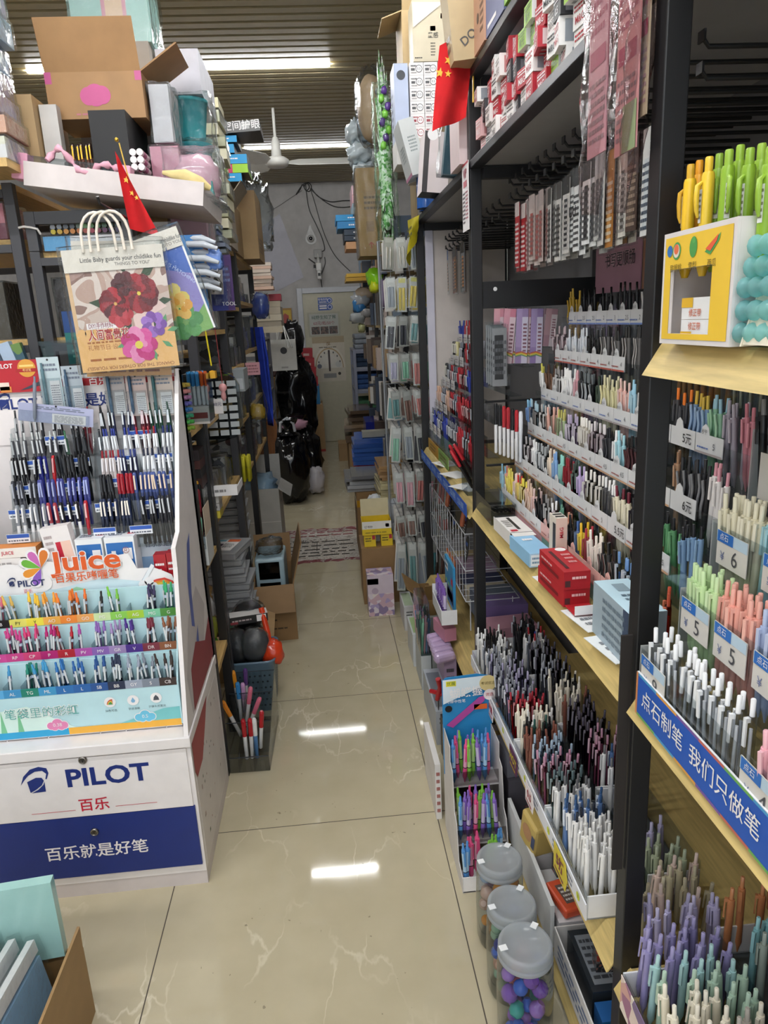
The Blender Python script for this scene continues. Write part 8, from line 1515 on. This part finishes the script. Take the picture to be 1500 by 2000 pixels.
# packs hanging on the grid at the far post
gw = thing('wire_grid','grey wire grid of hooks for pen packs beyond the far post','display grid',(0,0,0)); gm = m_g('#8f9296')
for x in [.34 + .05 * i for i in range(8)]: MB().tube([(x,3.92,.25),(x,3.92,1.95)],.002,gm,4).build('wire',gw)
for z in (.30,.55,.78,1.02,1.22,1.42,1.62,1.80,1.95): MB().tube([(.33,3.92,z),(.70,3.92,z)],.0025,gm,4).build('cross_wire',gw)
for x in (.33,.70): MB().tube([(x,3.92,0),(x,3.92,1.95)],.006,gm,6).build('upright',gw)
PKc = [('#c9c4bc','white gridded'),('#d9c25a','yellow and green'),('#4a4a50','black and clear'),('#6aa8b0','aqua'),('#b9b4cc','lilac'),('#8fc4a8','mint'),('#c47a74','coral'),('#6f9a9a','teal'),('#d9a0aa','pink'),('#8a6a60','brown'),('#b9d49a','lime'),('#9aa0a8','grey')]
LV = [(1.93,.16,(0,0,11,11,0)),(1.75,.17,(11,1,1,1,4)),(1.57,.17,(2,2,7,3,2)),(1.39,.17,(4,5,6,5,11)),(1.21,.17,(7,9,6,8,2)),(1.03,.21,(5,11,2,10,9)),(.80,.21,(8,8,6,8,6)),(.57,.14,(9,9,2,11,6)),(.42,.30,(11,7,11,3,9))]
for k,(z,h,cc) in enumerate(LV):
    for i,ci in enumerate(cc):
        for j in range(4):
            x = .352 + .058 * i + .003 * j; c,nm = PKc[ci]; y = 3.56 + .085 * j + (.02 if i % 2 else 0)
            t = h = LV[k][1] * rx.uniform(.72,.95); t = thing('pen_pack',f'{nm} pen pack, {("front", "second", "third", "rear")[j]} on hook {ORD[i]} of row {ORD[k]} beyond the far post','packaged pens',(x,y,z),(0,rx.uniform(-.12,.12),rx.uniform(-.35,.35)),f'{nm} pen packs on the wire grid'); mb = MB(); mb.box(-.022,.022,0,.0015,-h,0,m_r('#c9c6c0')); mb.rect((0,0,0),U,V,-.016,-h * .95,.016,-h * .3,m_r(c)); mb.rect((0,0,0),U,V,-.016,-h * .16,.016,-h * .03,mt('#d9cf6a' if ci == 1 else '#dcd9d4','print')); mb.build('card',t)
            if j == 0:
                MB().box(-.024,.024,-.010,-.001,-h,.005,FILM).build('clear_sleeve',t)
                for q in range(2): MB().lathe([(.002,0),(.0055,.015),(.0055,h * .62),(.003,h * .66)],m_g(c),7).build('pen',t,(-.009 + .018 * q,-.005,-h * .96))
    for i in range(5): MB().tube([(.352 + .058 * i,3.92,z + .004),(.352 + .058 * i,3.53,z + .004)],.002,gm,4).build('hook',gw)
# heap over the right rear racks
KRb = lambda n,lb,*a,**k: carton(n,lb,'box',*a,**k)
A = fr(712,328,755,500,4.72); KRb('cardboard_carton','tall tan carton with arrows overhanging the right aisle',.285,.44,4.7,5.0,A[2],A[3],m_k('#a3814f'),None,[('F','r',.25,.45,.9,.75,m_r('#9a7848')),('F','p',.25,.52,.9,.7,3,m_r('#5f4a2c'),1),('F','r',.3,.28,.6,.4,m_r('#8a6a40')),('F','t','↑↑',.6,.12,.05,m_r('#a8443a'))]); wrapbox([o for o in C.objects if o.get('label','').startswith('tall tan carton with arrows')][0],(.155,.3,A[3] - A[2]),bag_m,.014,8,.003)
gb = thing('garland_bag','long bag of green garland in crinkled film hanging in the right aisle','bag',(.40,4.05,PY(752,495,4.05).z)); hgt = PY(760,168,4.05).z - gb.location.z; mb = MB(); blob(mb,(.06,.07,hgt),picmat('garland_leaves',['#6fae60','#a9d99a','#e0efe0','#4f9a44','#c4e3bc','#eef5ee'],90),91,.7,16,(18,60),3); mb.build('garland',gb); wrapbox(gb,(.09,.09,hgt),mt('#eef6ef','film',3.0),.02,2,.002,40,16)
for i in range(8): o = blob(MB(),(.03,.03,.04),mt('#5a3a8a' if i % 2 else '#7ac24a','gloss'),95 + i,.3,5,(10,8)).build('purple_flower' if i % 2 else 'green_leaf',gb,(-.01 + .015 * (i % 3),-.045,hgt * (.62 + .045 * i)))
p_ = PY(728,280,4.6); pt = thing('plush_toy','round beige plush toy with black nose in a clear bag','plush toy',(p_.x,4.6,p_.z)); mb = MB(); blob(mb,(.16,.2,.36),mt('#c9a982','fab'),7,.05,2,(22,16),2.1); mb.build('body',pt); MB().lathe([(.0,-.01),(.02,0),(.0,.012)],BLK,12).build('nose',pt,(.035,-.11,.24),(PI / 2,0,0)); o = blob(MB(),(.19,.24,.42),mt('#e6eaee','film',1.6),17,.16,3,(30,24),2.4).build('clear_bag',pt,(0,0,-.02))
for i,(x0,y0,x1,y1,lb) in enumerate(((676,228,722,275,'uppermost pale plastic bag bulging into the right aisle'),(680,270,735,318,'middle pale plastic bag bulging into the right aisle'),(690,312,735,352,'lowest pale plastic bag with dark print over the right aisle'))):
    A = fr(x0,y0,x1,y1,4.9); mb = MB(); blob(mb,(A[1] - A[0],.3,A[3] - A[2]),m_g('#c3ced2'),60 + i,.32,3.2,(28,20),2.4,.2); tag(mb.build('plastic_bag',None,((A[0] + A[1]) / 2,5.0,A[2])),lb,'plastic bag','pale plastic bags over the right aisle')
for i,(x0,y0,x1,y1,c,lb) in enumerate(((687,362,712,380,'#d9b4bc','pink and white paper pack over the pale blue one'),(688,381,712,396,'#d9a8b0','second pink paper pack in the rear right heap'),(689,397,712,424,'#9fb4bc','pale blue paper pack in the rear right heap'),(656,419,703,431,'#1f8ac4','bright blue shoe box on the rear right rack'),(659,432,703,446,'#1a7ab4','second bright blue shoe box on the rear right rack'),(672,448,703,459,'#263646','navy box under the blue shoe boxes'),(673,460,703,470,'#22303f','second navy box under the blue shoe boxes'),(676,472,703,486,'#c49468','orange tan box under the navy boxes'),(677,534,703,541,'#c9a02a','upper yellow box low on the rear right rack'),(676,542,703,549,'#b98f24','lower yellow box low on the rear right rack'))):
    A = fr(x0,y0,x1,y1,6.14); KRb('stock_box',lb,A[0],A[0] + (A[1] - A[0]) + .12,6.14,6.5,A[2],A[3],m_r(c),None,[('F','p',.3,.3,.7,.7,1,PW,i)] if i in (3,4,5,6) else ())
for i,(x0,y0,x1,y1,c,nm) in enumerate(((718,522,752,560,'#8fd42a','lime green'),(722,545,742,572,'#c9d42a','yellow green'),(740,528,756,605,'#8a7a98','purple flowered'),(690,580,716,610,'#3a7ab4','blue'),(688,570,725,600,'#a9aeb4','grey'),(695,560,730,585,'#b9a894','beige'),(700,600,735,620,'#8f8c8a','ash grey'),(684,610,715,632,'#a3a7a8','clear'),(700,632,715,650,'#a8a878','olive'))):
    A = fr(x0,y0,x1,y1,4.85 if i < 3 else 6.2); mb = MB(); blob(mb,(A[1] - A[0],.12,A[3] - A[2]),m_g(c),120 + i,.3,4,(14,10)); tag(mb.build('soft_bag',None,((A[0] + A[1]) / 2,4.9 if i < 3 else 6.3,A[2])),f'{nm} soft bag bulging from the right rear racks','bag')
# grey slotted rack near the door and piles on the floor of the right aisle
sr = left_rack('grey slotted steel rack beside the door with blue and green bundles',.36,.80,8.3,9.1,1.25,[.2,.5,.8,1.05],m_t('#8f93a4'),m_t('#9a9eac'))
for k,(z,c,nm) in enumerate(((.201,'#26282c','black'),(.501,'#4a7a58','green'),(.801,'#3a5a90','blue'),(1.051,'#34445c','navy'),(1.251,'#8a9098','grey'))):
    for q in range(3): carton('cloth_bundle',f'{("lower", "middle", "upper")[q]} {nm} bundle on the slotted rack beside the door','bundle',.39,.76,8.33,8.9,z + .056 * q,z + .056 * q + .053,mt(c,'fab'),ch=.015)
def pile(lb,n,x0,x1,y0,y1,z0,h,cols,nm='paper_pack',jit=.015,seed=0):
    rd = random.Random(seed); z = z0
    for i in range(n):
        a,b_ = rd.uniform(-jit,jit),rd.uniform(-jit,jit); c,w_ = cols[i * len(cols) // n]; carton(nm,f'{w_}, {rank(i, n, "lowest", "topmost", "bottom")} of the {lb}','packaged goods',x0 + a,x1 + a,y0 + b_,y1 + b_,z,z + h,m_g(c),rz=rd.uniform(-.06,.06)); z += h + .001
    return z
carton('cardboard_carton','tall carton with yellow tape standing by the floor sticker','box',.17,.42,4.62,5.0,0,.46,m_k('#8a6a42'),None,[('F','r',0,.78,1,.88,m_g('#b98a2a')),('L','r',0,.78,1,.88,m_g('#b98a2a'))])
pile('shiny grey stack on the taped carton',5,.13,.42,4.62,4.95,.462,.022,[('#a3a4a6','silver pouch pack'),('#6a6a6e','dark grey pouch pack')],seed=1,jit=.03)
pile('folder stack in the right aisle',12,.20,.46,5.35,5.75,.30,.032,[('#9a9a9c','clear folder pack'),('#a82430','red pack'),('#a82430','red pack'),('#3a5fa8','blue pack'),('#3a5fa8','blue pack'),('#2f549c','deep blue pack')],'folder_pack',.012,2)
carton('cardboard_carton','low carton under the red and blue folder stack','box',.20,.46,5.32,5.75,0,.298,KR); carton('silver_box','long silver grey box on the blue folders','box',.27,.47,5.4,5.5,.70,.745,m_g('#a8a598'))
pile('kraft envelope stack in front of the folders',16,.30,.46,4.22,4.55,.42,.017,[('#c4b88e','cream envelope pack'),('#c9bd94','cream envelope pack'),('#a8845a','brown kraft pack')],'envelope_pack',.01,3)
carton('cardboard_carton','carton under the kraft envelope stack','box',.30,.455,4.22,4.58,0,.418,KR)
pile('brown board pile near the door',9,.22,.44,7.3,7.9,.36,.035,[('#6a5644','brown board pack'),('#8a745c','tan board pack'),('#5a4a3c','dark board pack')],'board_pack',.04,4); carton('cardboard_carton','carton under the brown board pile','box',.22,.46,7.3,7.9,0,.358,KR)
carton('blue_bale','dark blue wrapped bale between folders and racks','bale',.34,.445,6.1,6.5,.3,.72,m_g('#23297a')); carton('cardboard_carton','carton under the dark blue bale','box',.32,.445,6.08,6.5,0,.298,KR); carton('cardboard_carton','little tan carton on the floor near the door','box',.13,.26,8.2,8.5,0,.2,KR)
for i,(x0,y0,x1,y1,Y,c,lb) in enumerate(((715,965,750,1020,4.3,'#d3d8dc','white clear pack with blue logo before the envelopes'),(718,1020,785,1100,4.0,'#d9d9dc','white knotted carrier bag with red and black print'),(752,975,790,1020,4.1,'#b9bec6','pale grey slipper sole pack'))):
    A = fr(x0,y0,x1,y1,Y); mb = MB(); blob(mb,(A[1] - A[0],.16 if i else .05,A[3] - A[2]),m_g(c),140 + i,.25 if i else .1,3.5,(26,20),2.4,.3 if i == 1 else 0)
    if i == 1: mb.text('MAX',(0,-.095,(A[3] - A[2]) * .55),U,V,.02,0,.05,m_r('#9c2a34'),.004,.1)
    tag(mb.build('carrier_bag' if i == 1 else 'soft_pack',None,((A[0] + A[1]) / 2,Y,A[2])),lb,'bag');
    if i != 1: carton('cardboard_carton',('plain carton propping the white clear pack','','plain carton propping the slipper pack')[i],'box',A[0] + .01,A[1] - .01,Y - .03 + .05,Y + .13,0,A[2] + .04,KR)
carton('cardboard_carton','brown carton under the yellow staple boxes','box',.15,.355,3.80,4.08,0,.33,m_k('#8f6f48'),None,[('F','p',.2,.3,.7,.4,1,m_r('#5a452c'))])
YB_ = m_r('#e0c02a'); yd = [('F','r',0,.45,1,1,m_r('#e3dfd6')),('F','t','订书针',.22,.6,.016,m_r('#3a3a3a')),('F','r',.8,.55,.92,.8,m_r('#b5303a')),('F','p',.1,.12,.9,.25,1,m_r('#8a7a2a'),2)]
carton('staple_box','left small yellow box under the open yellow one','box',.17,.235,3.83,3.93,.331,.40,YB_,None,[('F','r',.7,.6,.95,.95,m_r('#b5303a')),('F','p',.1,.4,.6,.8,2,m_r('#4a4a2a'),1)]); carton('staple_box','right small yellow box under the open yellow one','box',.265,.33,3.83,3.93,.331,.40,YB_,None,[('F','r',.7,.6,.95,.95,m_r('#b5303a')),('F','p',.1,.4,.6,.8,2,m_r('#4a4a2a'),4)])
open_carton('staple_box','open yellow and white box with raised lid on two small yellow boxes',.162,.325,3.82,3.95,.401,.48,YB_,{'K': (0,.10)},0,.003,yd,m_k('#d6cba6'))
PT = picmat('pastel_pattern',['#a99ac0','#d9cfd6','#8a7a9c','#c9a9b4','#e0d6d2'],38)
carton('gift_box','lilac patterned carton with a white flap on the floor','box',.165,.305,3.62,3.74,0,.235,PT,None,[('F','r',0,.55,1,1,m_r('#cfc0cc')),('F','r',.0,.78,.42,.92,m_r('#6a5a9c')),('F','o',.28,.62,.018,m_r('#b3a0b4'))]); MB().box(-.03,.03,-.0,.003,0,.05,m_k('#d3d0d0')).build('open_flap',[o for o in C.objects if o.get('label','').startswith('lilac patterned')][0],(-.045,-.058,.236),(.5,0,.3))
for i,(x0,x1,y0,y1,h,c,lb) in enumerate(((.335,.39,3.40,3.62,.13,'#d3d2d2','white box of pastel notes on the floor by the lilac carton'),(.395,.45,3.30,3.50,.19,'#c9cacc','white box with dark mark beside the pastel notes'),(.33,.40,3.0,3.22,.16,'#d0d4d6','white card box on edge under the green booklet'),(.385,.45,2.76,3.02,.24,'#8f9490','dark clear box low in front of the far bay'),(.40,.45,2.55,2.74,.26,'#b39ab4','lilac box of pens in front of the far bay'),(.335,.40,2.36,2.70,.14,'#a8adb4','grey card box on the floor before the far bay'))): carton('floor_box',lb,'box',x0,x1,y0,y1,0,h,m_r(c),None,[('F','p',.2,.6,.8,.85,2,m_r('#4a4a4e'),i),('T','r',.1,.1,.9,.9,mt(('#b9c9a9','#d9d9d9','#a8c48a','#5a5f60','#c9a8c4','#6a6f78')[i],'print'))])
open_carton('cardboard_carton','open brown carton tilted against the far post foot',.395,.45,3.06,3.28,.0,.30,m_k('#8f7046'),{'F': (.5,.1),'L': (.9,.1)},0,.004)
cb = thing('clear_pen_box','tall clear box of pastel pens on the floor before the far bay','pen box',(.368,2.95,0)); MB().box(-.03,.013,-.17,.02,.161,.40,mt('#d3dad9','clear',1.4)).build('box_body',cb); MB().box(-.03,.013,-.17,.02,0,.16,m_k('#b9bebf')).build('base_card',cb)
for i in range(20): c,nm = (('#7fb49a','mint'),('#c99aa0','rose'),('#7a9cc4','blue'),('#8f7a9a','mauve'),('#4a5a5a','dark green'))[i % 5]; pen('fancy_pen',f'{nm} pen in the tall clear floor box',f'{nm} pens in the tall clear floor box',(.345 + .009 * (i % 4),2.79 + .035 * (i // 4),.165),'click',c,c,c,i,.06,.05,.17)
for i in range(5): carton('tissue_pack',f'{rank(i, 5, "nearest", "farthest", "near end")} lilac wrapped roll lying over the floor boxes','roll',.355,.44,2.50 + .045 * i,2.54 + .045 * i,.262 if i < 4 else .262,.30,m_g('#b9a3c4'),rz=.3,ch=.012,group='lilac wrapped rolls')
carton('pink_box','pink flat box leaning in front of the far bay shelf','box',.40,.45,2.60,2.73,.305,.36,m_r('#c4849a'),rz=.2)
sc_ = thing('scissors','red handled scissors pack beside the dark packs on the floor','scissors',(.345,2.38,.18)); MB().tube([(0,0,.0),(.01,-.02,.06),(.0,-.03,.10)],.010,m_p('#a81f28'),7).build('handle',sc_); MB().tube([(-.02,.03,.02),(.02,-.02,.03)],.009,m_p('#a81f28'),7).build('handle',sc_); MB().box(.0,.004,-.01,.006,-.08,.01,mt('#9a9a9c','metal')).build('blade',sc_)
for i in range(8): carton('foil_pack',f'{ORD[i]} dark glossy pack in the row on the floor behind the white card stand','packaged stationery',.345,.43,2.0 + .04 * i,2.034 + .04 * i,0,.13 + .03 * (i % 3),picmat('foil%d' % (i % 5),['#1b1a1c'],45),rz=.1,group='dark glossy packs on the floor')
carton('white_card_box','tall white card box edge beside the white card stand','box',.268,.286,1.95,2.2,0,.20,m_k('#dcd8d4'),None,[('F','p',.2,.1,.8,.9,6,m_r('#a85a54'),1)])
# boxes on the bottom shelf of the middle bay, near the post
bx = open_carton('display_carton','white printed display carton of clips on the bottom shelf',.455,.60,1.035,1.34,.077,.16,m_r('#d9d6d4'),{},0,.003,[('F','r',.5,.1,.75,.5,m_r('#2a66b0')),('F','o',.5,.8,.012,m_r('#8a8a8e')),('L','p',.1,.2,.9,.8,3,m_r('#6a7a9a'),2),('L','r',.8,.3,.9,.6,m_r('#b0242c'))])
carton('lead_box','green refill box inside the white display carton','box',.48,.58,1.06,1.10,.082,.14,m_r('#3aa848')); carton('lead_box','blue refill box inside the white display carton','box',.48,.58,1.105,1.15,.082,.15,m_r('#1d5a9a')); carton('clip_box','dark clear box of clips inside the white display carton','box',.48,.58,1.16,1.32,.082,.165,m_g('#2c3238'),None,[('T','r',.1,.1,.9,.9,m_r('#7a8088')),('T','p',.15,.15,.85,.85,6,m_r('#3a3e44'),2)])
tag(MB().prism([(-.03,0),(.03,0),(.032,.05),(.02,.085),(-.02,.085),(-.032,.05)],.01,m_g('#b51f28'),(0,0,0),U,V).print((0,0,0),U,V,-.02,.01,.02,.02,1,PW,2).build('red_tag_pack',None,(.53,1.05,.16),(-.3,0,.2)),'red shaped pack standing up in the white display carton','packaged stationery')
o = carton('clip_box','orange framed box of silver clips on the bottom shelf','box',.475,.555,1.36,1.46,.16,.185,m_p('#d95a3a'),None,[('T','r',.2,.2,.8,.8,m_r('#6a5a54')),('T','p',.25,.25,.75,.75,4,m_r('#d9d4d0'),3)],.2,ch=.006); carton('white_card_box','white box under the orange framed clip box','box',.47,.60,1.35,1.52,.077,.158,m_k('#d3d3d6'))
carton('gift_box','yellow case with a round pink print tilted under the pen trays','box',.45,.53,1.54,1.62,.19,.29,m_r('#d0b468'),None,[('L','o',.5,.55,.024,m_r('#c4946a')),('L','r',.8,.3,1,.7,m_r('#4a5578'))],.2,None,.008,.2); carton('white_card_box','white box under the tilted yellow case','box',.46,.60,1.54,1.68,.077,.187,m_k('#c9c6c6')); carton('white_board','long white board edge standing along the bottom shelf','board',.452,.462,1.36,1.76,.077,.20,m_k('#d3d4d4'))
t = carton('lilac_case','frosted case with a lilac ball behind the tray fronts','case',.455,.54,1.80,1.90,.24,.32,mt('#c4c4d0','frost'),rz=.1); carton('white_card_box','grey box under the frosted lilac case','box',.46,.56,1.78,1.92,.077,.238,m_k('#55525a'))
bpy.data.objects.remove(_to)
